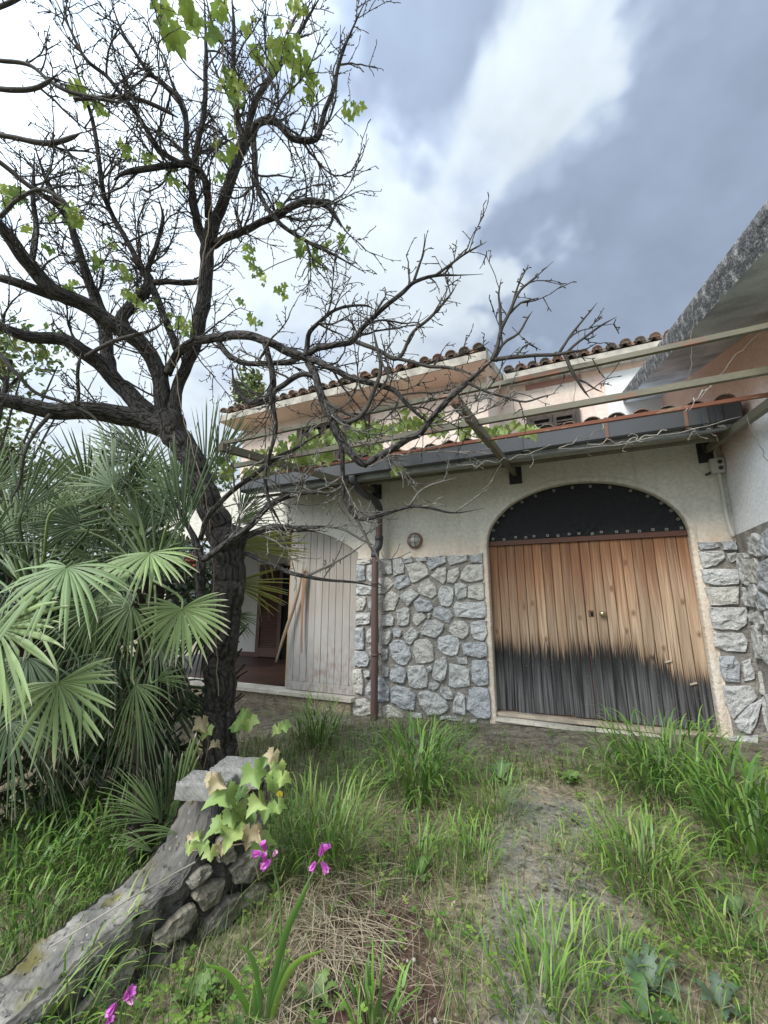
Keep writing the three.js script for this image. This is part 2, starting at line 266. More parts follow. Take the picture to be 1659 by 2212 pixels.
// ------------------------------------------------------------------ mesh collecting and naming
const used = new Map(), offset = new WeakMap();
const numbered = name => { const n = used.get(name) || 0; used.set(name, n + 1); return n ? `${name}_${String(n).padStart(3, '0')}` : name; };
const ud = (o, label, category, group, kind) => { if (label) o.userData.label = label; if (category) o.userData.category = category; if (group) o.userData.group = group; if (kind) o.userData.kind = kind; return o; };
function thing(name, label, category, base = [0, 0, 0], group) { const o = new THREE.Group(); o.name = numbered(name); o.position.set(...base); offset.set(o, V(...base)); scene.add(o); return ud(o, label, category, group); }
const partNames = new WeakMap();
function pname(parent, name) { let m = partNames.get(parent); if (!m) partNames.set(parent, m = new Map()); const n = m.get(name) || 0; m.set(name, n + 1); return n ? `${name}_${String(n).padStart(3, '0')}` : name; }
class MB {
  constructor(colored) { this.p = []; this.u = []; this.c = colored ? [] : null; this.i = []; this.n = 0; }
  v(p, u = 0, w = 0, c) { this.p.push(p.x, p.y, p.z); this.u.push(u, w); if (this.c) this.c.push(...(c || [1, 1, 1])); return this.n++; }
  tri(a, b, c) { this.i.push(a, b, c); }
  quadI(a, b, c, d) { this.i.push(a, b, c, a, c, d); }
  quad(a, b, c, d, uvs) { const n = V(0, 0, 0).subVectors(b, a).cross(V(0, 0, 0).subVectors(d, a)); const ax = Math.abs(n.x) > Math.abs(n.y) ? (Math.abs(n.x) > Math.abs(n.z) ? 0 : 2) : (Math.abs(n.y) > Math.abs(n.z) ? 1 : 2);
    const k = [a, b, c, d].map((p, i) => uvs ? this.v(p, ...uvs[i]) : this.v(p, ax === 0 ? p.z : p.x, ax === 1 ? p.z : p.y)); this.quadI(...k); return this; }
  // box given by centre, three half axes
  obox(c, ax, ay, az) {
    const P = (i, j, k) => c.clone().addScaledVector(ax, i).addScaledVector(ay, j).addScaledVector(az, k);
    const L = [ax.length() * 2, ay.length() * 2, az.length() * 2], o = rnd() * 3;
    const f = (a, b, cc, d, s, t) => this.quad(a, b, cc, d, [[o, o], [o + s, o], [o + s, o + t], [o, o + t]]);
    f(P(-1, -1, 1), P(1, -1, 1), P(1, 1, 1), P(-1, 1, 1), L[0], L[1]); f(P(1, -1, -1), P(-1, -1, -1), P(-1, 1, -1), P(1, 1, -1), L[0], L[1]);
    f(P(-1, 1, 1), P(1, 1, 1), P(1, 1, -1), P(-1, 1, -1), L[0], L[2]); f(P(-1, -1, -1), P(1, -1, -1), P(1, -1, 1), P(-1, -1, 1), L[0], L[2]);
    f(P(1, -1, 1), P(1, -1, -1), P(1, 1, -1), P(1, 1, 1), L[2], L[1]); f(P(-1, -1, -1), P(-1, -1, 1), P(-1, 1, 1), P(-1, 1, -1), L[2], L[1]); return this;
  }
  box(x0, x1, y0, y1, z0, z1) { // faces carry their world position as uv
    const P = (i, j, k) => V(i ? x1 : x0, j ? y1 : y0, k ? z1 : z0);
    this.quad(P(0, 0, 1), P(1, 0, 1), P(1, 1, 1), P(0, 1, 1)); this.quad(P(1, 0, 0), P(0, 0, 0), P(0, 1, 0), P(1, 1, 0)); this.quad(P(0, 1, 1), P(1, 1, 1), P(1, 1, 0), P(0, 1, 0));
    this.quad(P(0, 0, 0), P(1, 0, 0), P(1, 0, 1), P(0, 0, 1)); this.quad(P(1, 0, 1), P(1, 0, 0), P(1, 1, 0), P(1, 1, 1)); this.quad(P(0, 0, 0), P(0, 0, 1), P(0, 1, 1), P(0, 1, 0)); return this;
  }
  bar(a, b, w, h, up = V(0, 1, 0)) { const d = b.clone().sub(a), L = d.length(); d.normalize(); const s = d.clone().cross(up).normalize(), t = s.clone().cross(d).normalize(); return this.obox(a.clone().add(b).multiplyScalar(0.5), d.multiplyScalar(L / 2), t.multiplyScalar(h / 2), s.multiplyScalar(w / 2)); }
  // round tube along points with a radius each
  tube(pts, rad, sides = 6, o = {}) {
    const n = pts.length; let t0 = pts[1].clone().sub(pts[0]).normalize(), nrm = Math.abs(t0.y) < 0.9 ? V(0, 1, 0) : V(1, 0, 0); nrm.addScaledVector(t0, -nrm.dot(t0)).normalize();
    let len = o.v0 || 0; const rows = [];
    for (let i = 0; i < n; i++) {
      const t = pts[Math.min(n - 1, i + 1)].clone().sub(pts[Math.max(0, i - 1)]).normalize(); nrm.addScaledVector(t, -nrm.dot(t)).normalize(); const b = t.clone().cross(nrm); if (i) len += pts[i].distanceTo(pts[i - 1]);
      const row = []; for (let k = 0; k <= sides; k++) { const a = k % sides / sides * 6.28318530718; let r = rad[i]; if (o.rough) r *= 1 + o.rough * (n3(pts[i].x * 9 + Math.cos(a) * 1.6, pts[i].y * 9, pts[i].z * 9 + Math.sin(a) * 1.6) + 0.6 * n3(Math.cos(a) * 4, len * 16, Math.sin(a) * 4 + 3));
        row.push(this.v(pts[i].clone().addScaledVector(nrm, Math.cos(a) * r).addScaledVector(b, Math.sin(a) * r), k / sides * (o.us || 0.5), len, o.col)); }
      rows.push(row);
    }
    for (let i = 0; i < n - 1; i++) for (let k = 0; k < sides; k++) this.quadI(rows[i][k], rows[i][k + 1], rows[i + 1][k + 1], rows[i + 1][k]);
    if (o.cap !== false) for (const e of [0, n - 1]) { const c = this.v(pts[e].clone(), 0, 0, o.col); for (let k = 0; k < sides; k++) e ? this.tri(c, rows[e][k], rows[e][k + 1]) : this.tri(c, rows[e][k + 1], rows[e][k]); }
    return this;
  }
  lathe(profile, center, axis, seg = 20) { // profile: [radius, height along axis]
    const a = axis.clone().normalize(), u = Math.abs(a.y) < 0.9 ? V(0, 1, 0).cross(a).normalize() : V(1, 0, 0).cross(a).normalize(), w = a.clone().cross(u); const rows = profile.map(([r, h]) => Array.from({ length: seg + 1 }, (_, k) => { const t = k % seg / seg * 6.283185307; return this.v(center.clone().addScaledVector(a, h).addScaledVector(u, Math.cos(t) * r).addScaledVector(w, Math.sin(t) * r), k / seg, h); }));
    for (let i = 0; i < rows.length - 1; i++) for (let k = 0; k < seg; k++) this.quadI(rows[i][k], rows[i][k + 1], rows[i + 1][k + 1], rows[i + 1][k]); return this;
  }
  geo(off = V(0, 0, 0)) {
    const p = new Float32Array(this.p); for (let i = 0; i < p.length; i += 3) { p[i] -= off.x; p[i + 1] -= off.y; p[i + 2] -= off.z; }
    const g = new THREE.BufferGeometry(); g.setAttribute('position', new THREE.BufferAttribute(p, 3)); g.setAttribute('uv', new THREE.BufferAttribute(new Float32Array(this.u), 2)); if (this.c) g.setAttribute('color', new THREE.BufferAttribute(new Float32Array(this.c), 3));
    g.setIndex(this.i); g.computeVertexNormals(); return g;
  }
  build(name, mat, parent, kind, label) { const off = parent ? offset.get(parent) : V(0, 0, 0); return put(name, this.geo(off), mat, parent, kind, label); }
  // a one-mesh thing standing at a base point
  alone(name, mat, base, label, category, group, kind) { const m = put(numbered(name), this.geo(V(...base)), mat, null, kind); m.position.set(...base); offset.set(m, V(...base)); return ud(m, label, category, group); }
}
function put(name, geo, mat, parent, kind, label) { const m = new THREE.Mesh(geo, mat); m.name = parent ? pname(parent, name) : name; m.castShadow = m.receiveShadow = true; if (kind) m.userData.kind = kind; if (label) m.userData.label = label; (parent || scene).add(m); if (parent) offset.set(m, offset.get(parent)); return m; }
const structure = (b, name, mat) => { const m = b.build(name, mat, null, 'structure'); offset.set(m, V(0, 0, 0)); return m; };
const shape = pts => { const s = new THREE.Shape(); pts.forEach(([x, y], i) => i ? s.lineTo(x, y) : s.moveTo(x, y)); return s; };
const smooth = (pts, step = 0.05) => { const c = new THREE.CatmullRomCurve3(pts, false, 'centripetal'); const n = Math.max(3, Math.ceil(c.getLength() / step)); return Array.from({ length: n + 1 }, (_, i) => c.getPoint(i / n)); };
// ------------------------------------------------------------------ the ground
const bump2 = (x, z, cx, cz, r, h) => h * Math.exp(-((x - cx) ** 2 + (z - cz) ** 2) / (r * r));
function groundBase(x, z) {
  const zc = Math.min(z, 1.5), xc = clamp(x, -9, 3);
  let y = -1.24 - 0.045 * (1.2 - xc) - 0.075 * (zc + 5.15);
  y -= 0.22 * sstep(-1.95, -2.5, x) * sstep(-3.6, -2.6, z);                 // the bank left of the parapet lies lower
  if (z < -5.0) y = Math.min(y, -1.24 - 0.045 * (1.2 - xc));
  return y;
}
const slabMask = (x, z) => { const w = 0.12 * fbm(x * 3, z * 3, 4, 3), cx = -0.27 + 0.06 * (z + 3), half = z > -2.9 ? 0.33 : 0.36; return sstep(0.08, -0.06, Math.abs(x - cx) - half + w * 1.4) * sstep(-3.85, -3.65, z + w) * sstep(-1.0, -1.4, z); };
const apronMask = (x, z) => sstep(-4.30, -4.5, z + 0.18 * fbm(x * 1.7, z * 1.7, 8, 4) + 0.10 * (x + 0.4)) * sstep(-5.4, -3.4, x + 0.3 * fbm(x * 2, z * 2, 1, 3));
const dirtMask = (x, z) => clamp(bump2(x, z, -1.0, -2.15, 0.34, 1.2) + bump2(x, z, -0.93, -1.85, 0.26, 1) + bump2(x, z, -1.18, -2.75, 0.2, 0.7) + bump2(x, z, 0.34, -3.1, 0.13, 1) + bump2(x, z, -0.62, -1.85, 0.10, 1) - 0.2 + 1.1 * fbm(x * 5, z * 5, 3, 4));
function groundY(x, z) { const s = slabMask(x, z), n = fbm(x * 2.2, z * 2.2, 5, 3); return groundBase(x, z) + (1 - 0.75 * Math.max(s, apronMask(x, z))) * (0.07 * n + 0.03 * fbm(x * 11, z * 11, 2, 2)) + 0.012 * s - 0.02 * dirtMask(x, z); }
const groundMap = colorTex(1536, 1170, (u, v) => {
  const x = -5 + u * 8, z = 0.6 - v * 6.1;
  const n = fbm(x * 2.5, z * 2.5, 3, 5), f = fbm(x * 30, z * 30, 6, 4), h = fbm(x * 9, z * 9, 2, 4), mic = fbm(x * 85, z * 85, 16, 2);
  let c = mix3([0.25, 0.205, 0.14], [0.13, 0.10, 0.066], clamp(0.5 + 1.6 * h));              // litter and earth
  c = mix3(c, [0.12, 0.145, 0.05], clamp(0.3 + 1.5 * n) * 0.6);                                // moss and small weeds
  c = mix3(c, [0.40, 0.33, 0.22], sstep(0.05, 0.35, fbm(x * 16, z * 34, 9, 4)) * 0.6);         // pale straw fragments
  const d = dirtMask(x, z); c = mix3(c, mix3([0.05, 0.026, 0.017], [0.115, 0.068, 0.046], clamp(0.5 + 2 * f)), clamp(d * 1.5));
  if (d > 0.3 && hash2(Math.floor(x * 110), Math.floor(z * 110)) > 0.97) c = [0.26, 0.21, 0.17];
  const s = slabMask(x, z); let k = mix3([0.25, 0.245, 0.22], [0.145, 0.14, 0.125], clamp(0.5 + 1.7 * n + h)).map(q => q * (1 + 0.65 * f));
  const hole = Math.max(sstep(0.20, 0.30, fbm(x * 15, z * 15, 14, 2)), sstep(0.22, 0.30, fbm(x * 26, z * 26, 24, 2))); k = mix3(k, [0.022, 0.02, 0.015], hole * 0.95); k = mix3(k, [0.10, 0.115, 0.05], sstep(0.05, 0.3, n) * 0.5);
  c = mix3(c, k, s * clamp(0.55 + 1.6 * n + 0.8 * h));
  const a = apronMask(x, z); let q = mix3([0.19, 0.165, 0.13], [0.085, 0.07, 0.05], clamp(0.5 + 1.8 * h + n)).map(t => t * (1 + 0.5 * f)); q = mix3(q, [0.02, 0.017, 0.012], sstep(0.22, 0.36, fbm(x * 12, z * 26, 18, 3)) * 0.8);
  q = mix3(q, [0.26, 0.22, 0.11], sstep(0.12, 0.3, n) * sstep(-4.75, -5.0, z) * 0.7);
  return mix3(c, q, a).map(t => t * (1 + 1.1 * mic));
}, false);
const groundBump = grayTex(1024, 800, (u, v) => { const x = -5 + u * 8, z = 0.6 - v * 6.1; return 0.5 + 0.6 * fbm(x * 20, z * 20, 6, 4) - 0.35 * slabMask(x, z) * sstep(0.2, 0.3, fbm(x * 15, z * 15, 14, 2)); }, false);
for (const t of [groundMap, groundBump]) { t.repeat.set(1 / 8, -1 / 6.1); t.offset.set(5 / 8, 0.6 / 6.1); }
{
  const lines = (a, b, s) => { const r = []; for (let k = a; k <= b + 1e-6; k += s) r.push(k); return r; };
  const xs = [-90, -40, -20, -12, -8, -6, ...lines(-5, 3, 0.035), 5, 9, 20, 50, 90], zs = [-90, -40, -20, -9, -6.4, ...lines(-5.5, 0.6, 0.035), 1.2, 3, 8, 20, 50, 90];
  const b = new MB(); for (const z of zs) for (const x of xs) b.v(V(x, groundY(x, z), z), x, z);
  for (let j = 0; j < zs.length - 1; j++) for (let i = 0; i < xs.length - 1; i++) { const k = j * xs.length + i; b.quadI(k, k + xs.length, k + xs.length + 1, k + 1); }
  structure(b, 'ground', std({ map: groundMap, bumpMap: groundBump, bumpScale: 0.03, roughness: 0.97 }));
}

// ------------------------------------------------------------------ the house
const ZF = -5.198, XW = 1.47;                                    // facade plane, wing wall plane
const house = thing('house', 'old two-storey stucco house with stone cladding, arched garage doors and tiled roofs', 'house', [-1.4, -1.4, -6]);
const GAR = { cx: 0.055, a: 1.04, y: 0.70, b: 0.685 };
const archTop = x => x < -3.95 ? 1.10 : 1.10 - 0.40 * Math.pow(Math.abs(x + 3.95) / 1.15, 2.1);
{ // front wall with its two arched openings
  const s = shape([[-7, -1.75], [XW - 0.002, -1.75], [XW - 0.002, 1.9], [-7, 1.9]]);
  const g = [[GAR.cx - GAR.a, -1.3]]; for (let k = 0; k <= 40; k++) { const t = Math.PI * (1 - k / 40); g.push([GAR.cx + GAR.a * Math.cos(t), GAR.y + GAR.b * Math.sin(t)]); } g.push([GAR.cx + GAR.a, -1.3]);
  const p = [[-6.6, -1.27]]; for (let k = 0; k <= 30; k++) { const x = -6.6 + 3.8 * k / 30; p.push([x, archTop(x)]); } p.push([-2.8, -1.27]);
  s.holes.push(shape(g), shape(p));
  const geo = new THREE.ExtrudeGeometry(s, { depth: 0.3, bevelEnabled: false }); geo.translate(0, 0, ZF - 0.3);
  const o = offset.get(house); geo.translate(-o.x, -o.y, -o.z); put('front_wall', geo, M.facade, house);
  // soft rounded rim of the garage arch and jambs
  const b = new MB(), rim = [[GAR.cx - GAR.a, -1.34], [GAR.cx - GAR.a, -0.6], [GAR.cx - GAR.a, 0.1], ...g.slice(1, -1), [GAR.cx + GAR.a, 0.1], [GAR.cx + GAR.a, -0.6], [GAR.cx + GAR.a, -1.3]];
  const off = [[-0.002, -0.08], [-0.004, 0.0], [0.012, 0.014], [0.05, 0.012], [0.075, -0.004]];
  const rows = rim.map(([x, y], i) => { const q = rim[Math.min(rim.length - 1, i + 1)], r = rim[Math.max(0, i - 1)]; let nx = -(q[1] - r[1]), ny = q[0] - r[0]; const l = Math.hypot(nx, ny) || 1; nx /= l; ny /= l; return off.map(([d, h]) => { const j = 0.006 * n3(x * 9, y * 9, d * 20); return b.v(V(x + nx * (d + j), y + ny * (d + j), ZF + h), x + nx * d, y + ny * d); }); });
  for (let i = 0; i < rows.length - 1; i++) for (let k = 0; k < off.length - 1; k++) b.quadI(rows[i][k], rows[i + 1][k], rows[i + 1][k + 1], rows[i][k + 1]);
  b.build('arch_rim', M.facade, house);
}
// wing wall and the soffit line over it
const sof = z => 1.63 + 0.307 * (-z - 2.25);
{
  const b = new MB(), zs = [-7.5, -6.5, -5.5, -4.5, -3.5, -2.5, -1.0];
  for (let i = 0; i < zs.length - 1; i++) { const [z0, z1] = [zs[i], zs[i + 1]]; b.quad(V(XW, -1.75, z0), V(XW, -1.75, z1), V(XW, sof(z1), z1), V(XW, sof(z0), z0)); }
  b.quad(V(XW, -1.75, -1), V(3.6, -1.75, -1), V(3.6, sof(-1), -1), V(XW, sof(-1), -1)); b.build('wing_wall', M.wing, house);
  const r = new MB(); // wing roof slab: soffit, verge face, top
  const A = (x, z, h) => V(x, sof(z) + h, z);
  r.quad(A(0.95, -7.38, 0), A(0.95, -0.9, 0), A(3.6, -0.9, 0), A(3.6, -7.38, 0)); r.quad(A(0.95, -7.38, 0.2), A(0.95, -0.9, 0.2), A(3.6, -0.9, 0.2), A(3.6, -7.38, 0.2)); r.quad(A(0.96, -0.9, 0), A(3.6, -0.9, 0), A(3.6, -0.9, 0.2), A(0.96, -0.9, 0.2));
  const roof = r.build('wing_roof', M.soffit, house);
  const v = new MB(), N = 130; for (let i = 0; i <= N; i++) { const z = -7.38 + 6.48 * i / N, j = 0.012 * fbm(z * 9, 1, 3, 3) + 0.008 * n3(z * 40, 2); for (const [h, e] of [[-0.012 + j, 0], [0.05, 0.004 * n3(z * 30, 5)], [0.12, 0.004 * n3(z * 30, 9)], [0.2, 0], [0.205, 0.05]]) v.v(V(0.94 + e + (h > 0.2 ? 0 : 0.004 * n3(z * 22, h * 40)), sof(z) + h, z), z, h + (h > 0.2 ? 0.1 : 0)); }
  for (let i = 0; i < N; i++) for (let k = 0; k < 4; k++) v.quadI(i * 5 + k, i * 5 + k + 1, i * 5 + k + 6, i * 5 + k + 5); v.build('verge_face', M.verge, roof, null, 'lichen blackened grey verge of the right wing roof');
}
// roof tiles: one shared half-pipe, 0.4 m long, running down the slope
function tileGeo(r0, r1, len, th) {
  const b = new MB(), S = 8; for (const [z, r] of [[0, r0], [-len, r1]]) for (const t of [0, th]) for (let k = 0; k <= S; k++) { const a = Math.PI * k / S; b.v(V(Math.cos(a) * (r - t), Math.sin(a) * (r - t) * 0.9, z), a * r, z); }
  const R = S + 1; for (let k = 0; k < S; k++) { b.quadI(k, k + 1, 2 * R + k + 1, 2 * R + k); b.quadI(R + k + 1, R + k, 3 * R + k, 3 * R + k + 1); b.quadI(k + 1, k, R + k, R + k + 1); } const m = b.v(V(0, 0.01, -0.035), 0, 0), e = []; for (let k = 0; k <= S; k++) { const a = Math.PI * k / S; e.push(b.v(V(Math.cos(a) * (r0 - th), Math.sin(a) * (r0 - th) * 0.9, -0.03), a * r0, 0)); } for (let k = 0; k < S; k++) b.tri(m, e[k], e[k + 1]); return b.geo();
}
const coverTile = [tileGeo(0.085, 0.07, 0.42, 0.014), tileGeo(0.09, 0.072, 0.42, 0.016), tileGeo(0.082, 0.07, 0.42, 0.013)];
const SL = Math.atan(0.307);
function tile(parent, x, y, z, flip, o = {}) {
  const m = put('tile', coverTile[Math.floor(rnd() * 3)], M.tile[o.m ?? Math.floor(rnd() * 4)], parent); const q = offset.get(parent);
  m.position.set(x - q.x, y - q.y, z - q.z); m.rotation.order = 'YXZ'; m.rotation.set(SL + rr(-0.03, 0.03), rr(-0.04, 0.04), (flip ? Math.PI : 0) + rr(-0.05, 0.05)); return m;
}
function tiledRoof(parent, x0, x1, yEave, zEave, zTop, rows = 1) {
  const n = Math.round((x1 - x0) / 0.205);
  for (let k = 0; k < n; k++) { const x = x0 + (k + 0.5) * (x1 - x0) / n; tile(parent, x, yEave + 0.045 + rr(-0.006, 0.006), zEave + 0.06 + rr(-0.02, 0.02), false); if (k < n - 1) tile(parent, x + 0.1025, yEave + 0.085, zEave + 0.05, true); }
  const b = new MB(), L = -(zTop - zEave), nn = Math.floor(L / 0.36); // the rows behind as one field of half-pipes
  for (let k = 0; k < n; k++) { const x = x0 + (k + 0.5) * (x1 - x0) / n; for (let r = 1; r < nn; r++) { const z = zEave - r * 0.36, y = yEave + 0.05 + r * 0.36 * 0.307, base = b.n; for (const [dz, rad] of [[0.06, 0.085], [-0.34, 0.07]]) for (let q = 0; q <= 6; q++) { const a = Math.PI * q / 6; b.v(V(x + Math.cos(a) * rad, y - dz * 0.307 + Math.sin(a) * rad * 0.9, z + dz), a, dz); } for (let q = 0; q < 6; q++) b.quadI(base + q, base + q + 1, base + 8 + q, base + 7 + q); } }
  if (b.n) b.build('tile_field', M.tile[1], parent, 'stuff');
}
reseed(11);
// lower roof over garage and porch
{
  const yT = z => 1.64 + 0.307 * (-z - 4.36), b = new MB(), P = (x, z, h) => V(x, yT(z) + h, z), x0 = -4.22, x1 = 1.445, z0 = -4.40, z1 = -7.39;
  b.quad(P(x0, z0, 0), P(x1, z0, 0), P(x1, z1, 0), P(x0, z1, 0)); b.quad(P(x0, z1, -0.15), P(x1, z1, -0.15), P(x1, z0, -0.15), P(x0, z0, -0.15)); b.quad(P(x0, z0, -0.15), P(x1, z0, -0.15), P(x1, z0, 0), P(x0, z0, 0)); b.quad(P(x0, z1, -0.15), P(x0, z0, -0.15), P(x0, z0, 0), P(x0, z1, 0));
  const roof = b.build('lower_roof', M.soffit, house); tiledRoof(roof, x0 + 0.02, x1 - 0.04, 1.655, -4.36, -6.0);
  const g = new MB(), prof = [[-4.42, 1.715], [-4.42, 1.55], [-4.30, 1.53], [-4.285, 1.545], [-4.275, 1.69], [-4.265, 1.695], [-4.262, 1.725], [-4.275, 1.728], [-4.285, 1.70], [-4.294, 1.555], [-4.41, 1.565]];
  for (const [a, c] of [[-4.18, -1.93], [-1.925, 1.405]]) for (let i = 0; i < prof.length - 1; i++) g.quad(V(a, prof[i][1], prof[i][0]), V(c, prof[i][1], prof[i][0]), V(c, prof[i + 1][1], prof[i + 1][0]), V(a, prof[i + 1][1], prof[i + 1][0]), [[a, i * 0.1], [c, i * 0.1], [c, i * 0.1 + 0.1], [a, i * 0.1 + 0.1]]);
  for (const x of [-4.182, 1.407]) g.quad(V(x, 1.52, -4.42), V(x, 1.512, -4.28), V(x, 1.70, -4.272), V(x, 1.715, -4.42));
  const gut = g.build('gutter', M.gutter, house);
  for (const x of [-3.6, -2.9, -1.93, -1.1, -0.42, 0.36, 0.99]) { const s = new MB(); const pr = [[-4.43, 1.53], [-4.30, 1.523], [-4.276, 1.54], [-4.262, 1.69], [-4.254, 1.735]]; for (let i = 0; i < pr.length - 1; i++) s.quad(V(x, pr[i][1], pr[i][0]), V(x + 0.03, pr[i][1], pr[i][0]), V(x + 0.03, pr[i + 1][1], pr[i + 1][0]), V(x, pr[i + 1][1], pr[i + 1][0])); s.build('gutter_strap', x === 0.99 || x === 0.36 ? M.rustWire : M.gutter, gut); }
  const e = new MB(); for (const x of [1.12, 1.22]) { e.box(x, x + 0.045, 1.535, 1.705, -4.272, -4.262); e.box(x, x + 0.045, 1.522, 1.53, -4.42, -4.264); } e.build('gutter_joint', M.blackPipe, gut);
}
// upper storey left block and recess
{
  const b = new MB(), xl = -6.0, xr = -1.03, zf = -6.1; b.quad(V(xl, 1.7, zf), V(xr, 1.7, zf), V(xr, 3.52, zf), V(xl, 3.52, zf)); b.quad(V(xr, 1.7, zf), V(xr, 1.7, -7.4), V(xr, 4.0, -7.4), V(xr, 3.52, zf)); b.quad(V(xl, 1.7, zf), V(xl, 1.7, -9), V(xl, 3.9, -9), V(xl, 3.5, zf)); b.build('upper_wall', M.pink, house);
  const r = new MB(), e0 = -6.15, e1 = -0.93, A = (x, z, h) => V(x, 3.50 + h + 0.307 * Math.max(0, -z - 5.62), z);
  r.box(e0, e1, 3.49, 3.62, -5.66, -5.60); r.box(e0, e1, 3.485, 3.50, -6.1, -5.66); r.quad(A(e0, -5.6, 0.12), A(e1, -5.6, 0.12), A(e1, -9, 0.12), A(e0, -9, 0.12)); r.quad(A(e1 - 0.001, -5.6, -0.02), A(e1 - 0.001, -7.4, -0.02), A(e1 - 0.001, -7.4, 0.13), A(e1 - 0.001, -5.6, 0.13));
  const roof = r.build('upper_roof', M.fascia, house); tiledRoof(roof, e0, e1, 3.625, -5.62, -7.0);
  const o = new MB(); o.quad(V(e0, 3.482, -6.1), V(e1, 3.482, -6.1), V(e1, 3.482, -5.605), V(e0, 3.482, -5.605)); for (let i = 0; i < 4; i++) { const za = -6.1 - i * 0.33, zb = za - 0.33; o.quad(A(e1 - 0.005, za, -0.03), A(xr, za, -0.03), A(xr, zb, -0.03), A(e1 - 0.005, zb, -0.03)); } o.build('soffit', M.orange, roof);
  const w = new MB(); w.quad(V(xr, 1.9, -7.4), V(1.9, 1.9, -7.4), V(1.9, 3.95, -7.4), V(xr, 3.95, -7.4)); w.build('recess_wall', M.pink, house);
  const wp = new MB(); wp.box(0.71, 1.9, 2.2, 3.9, -7.4, -7.393); wp.build('wall_patch', M.white, house, null, 'whitewashed patch of upper wall beside the right wing');
  const rr2 = new MB(); rr2.box(-0.9, 1.95, 3.90, 4.04, -7.4, -7.12); rr2.quad(V(-0.9, 4.041, -7.12), V(1.95, 4.041, -7.12), V(1.95, 4.7, -9.3), V(-0.9, 4.7, -9.3)); const rf = rr2.build('recess_roof', M.fascia, house); tiledRoof(rf, -0.9, 1.95, 4.045, -7.14, -8.5);
  const os = new MB(); os.box(-1.0, 1.9, 3.80, 3.898, -7.4, -7.385); os.build('orange_band', M.orange, house);
  const sl = new MB(), a = onZ(1135, 838, -7.385), c = onZ(1256, 818, -7.385); sl.box(a.x, c.x, a.y - 0.05, a.y + 0.045, -7.4, -7.375); sl.build('shutter_box', std({ color: rgb(0.30, 0.155, 0.115) }), house);
}
// louvred windows upstairs
function louvre(parent, x0, x1, y0, y1, z, mat) {
  const f = new MB(), w = 0.055; f.box(x0, x0 + w, y0, y1, z, z + 0.035); f.box(x1 - w, x1, y0, y1, z, z + 0.035); f.box(x0 + w, x1 - w, y1 - w, y1, z, z + 0.034); f.box(x0 + w, x1 - w, y0, y0 + 0.08, z, z + 0.034); f.build('shutter', mat, parent);
  const n = Math.floor((y1 - y0 - 0.14) / 0.048); for (let k = 0; k < n; k++) { const y = y0 + 0.10 + k * 0.048, s = new MB(); s.obox(V((x0 + x1) / 2, y, z + 0.016), V((x1 - x0) / 2 - w + 0.004, 0, 0), V(0, 0.019, -0.014), V(0, 0.002, 0.003)); s.build('slat', mat, parent); }
}
{
  const z = -6.06, win = (px0, px1, pyt, zz, h, mat, n) => { const a = onZ(px0, pyt, zz), c = onZ(px1, pyt, zz), y1 = a.y, y0 = y1 - h; const f = new MB(); f.box(a.x - 0.06, c.x + 0.06, y0 - 0.06, y1 + 0.06, zz - 0.04, zz - 0.02); const w = f.build('window', M.black, house); const t = new MB(); t.box(a.x - 0.07, a.x, y0, y1 + 0.07, zz - 0.03, zz + 0.03); t.box(c.x, c.x + 0.07, y0, y1 + 0.07, zz - 0.03, zz + 0.03); t.box(a.x, c.x, y1 + 0.002, y1 + 0.07, zz - 0.03, zz + 0.029); t.build('frame', mat, w); for (let k = 0; k < n; k++) { const d = (c.x - a.x) / n; louvre(w, a.x + d * k + 0.004, a.x + d * (k + 1) - 0.004, y0, y1, zz, mat); } return w; };
  win(650, 728, 926, z, 1.05, M.shutterGrey, 3); win(750, 790, 912, z, 1.05, M.shutterGrey, 1); win(1146, 1244, 906, -7.36, 0.9, M.shutterGrey, 2);
}
// stone cladding with every stone built
function stone(parent, poly, toWorld, nrm, mat, h = 0.045, grow = 1.035) { // poly in plane coordinates
  const b = new MB(), c = poly.reduce((a, p) => [a[0] + p[0] / poly.length, a[1] + p[1] / poly.length], [0, 0]), rim = [];
  for (let i = 0; i < poly.length; i++) { const p = poly[i], q = poly[(i + 1) % poly.length]; for (let k = 0; k < 3; k++) { let x = mix(p[0], q[0], k / 3), y = mix(p[1], q[1], k / 3); const round = grow * (k === 0 ? 0.985 : 1); x = c[0] + (x - c[0]) * round; y = c[1] + (y - c[1]) * round; rim.push([x + rr(-0.006, 0.006), y + rr(-0.006, 0.006)]); } }
  const n = rim.length, s1 = rnd() * 50, uo = rnd() * 3, ring = (k, d, j) => rim.map(([x, y]) => { const X = c[0] + (x - c[0]) * k, Y = c[1] + (y - c[1]) * k; return b.v(toWorld(X, Y).addScaledVector(nrm, d + j * (n3(X * 13 + s1, Y * 13, s1) + 0.5 * n3(X * 31, Y * 31, s1))), X + uo, Y + uo * 0.7); });
  const R = [ring(1.0, -0.02, 0), ring(1.0, h * 0.55, 0.008), ring(0.945, h * 0.88, 0.012), ring(0.72, h * 0.95, 0.024), ring(0.36, h, 0.03)], m = b.v(toWorld(c[0], c[1]).addScaledVector(nrm, h + 0.02 * n3(s1, 1, 1)), c[0] + uo, c[1] + uo * 0.7);
  for (let r = 0; r < R.length - 1; r++) for (let i = 0; i < n; i++) { const j = (i + 1) % n; b.quadI(R[r][i], R[r][j], R[r + 1][j], R[r + 1][i]); } const L = R[R.length - 1]; for (let i = 0; i < n; i++) b.tri(L[i], L[(i + 1) % n], m);
  const g = b.geo(offset.get(parent)).toNonIndexed(); g.computeVertexNormals(); return put('stone', g, mat, parent);
}
reseed(21);
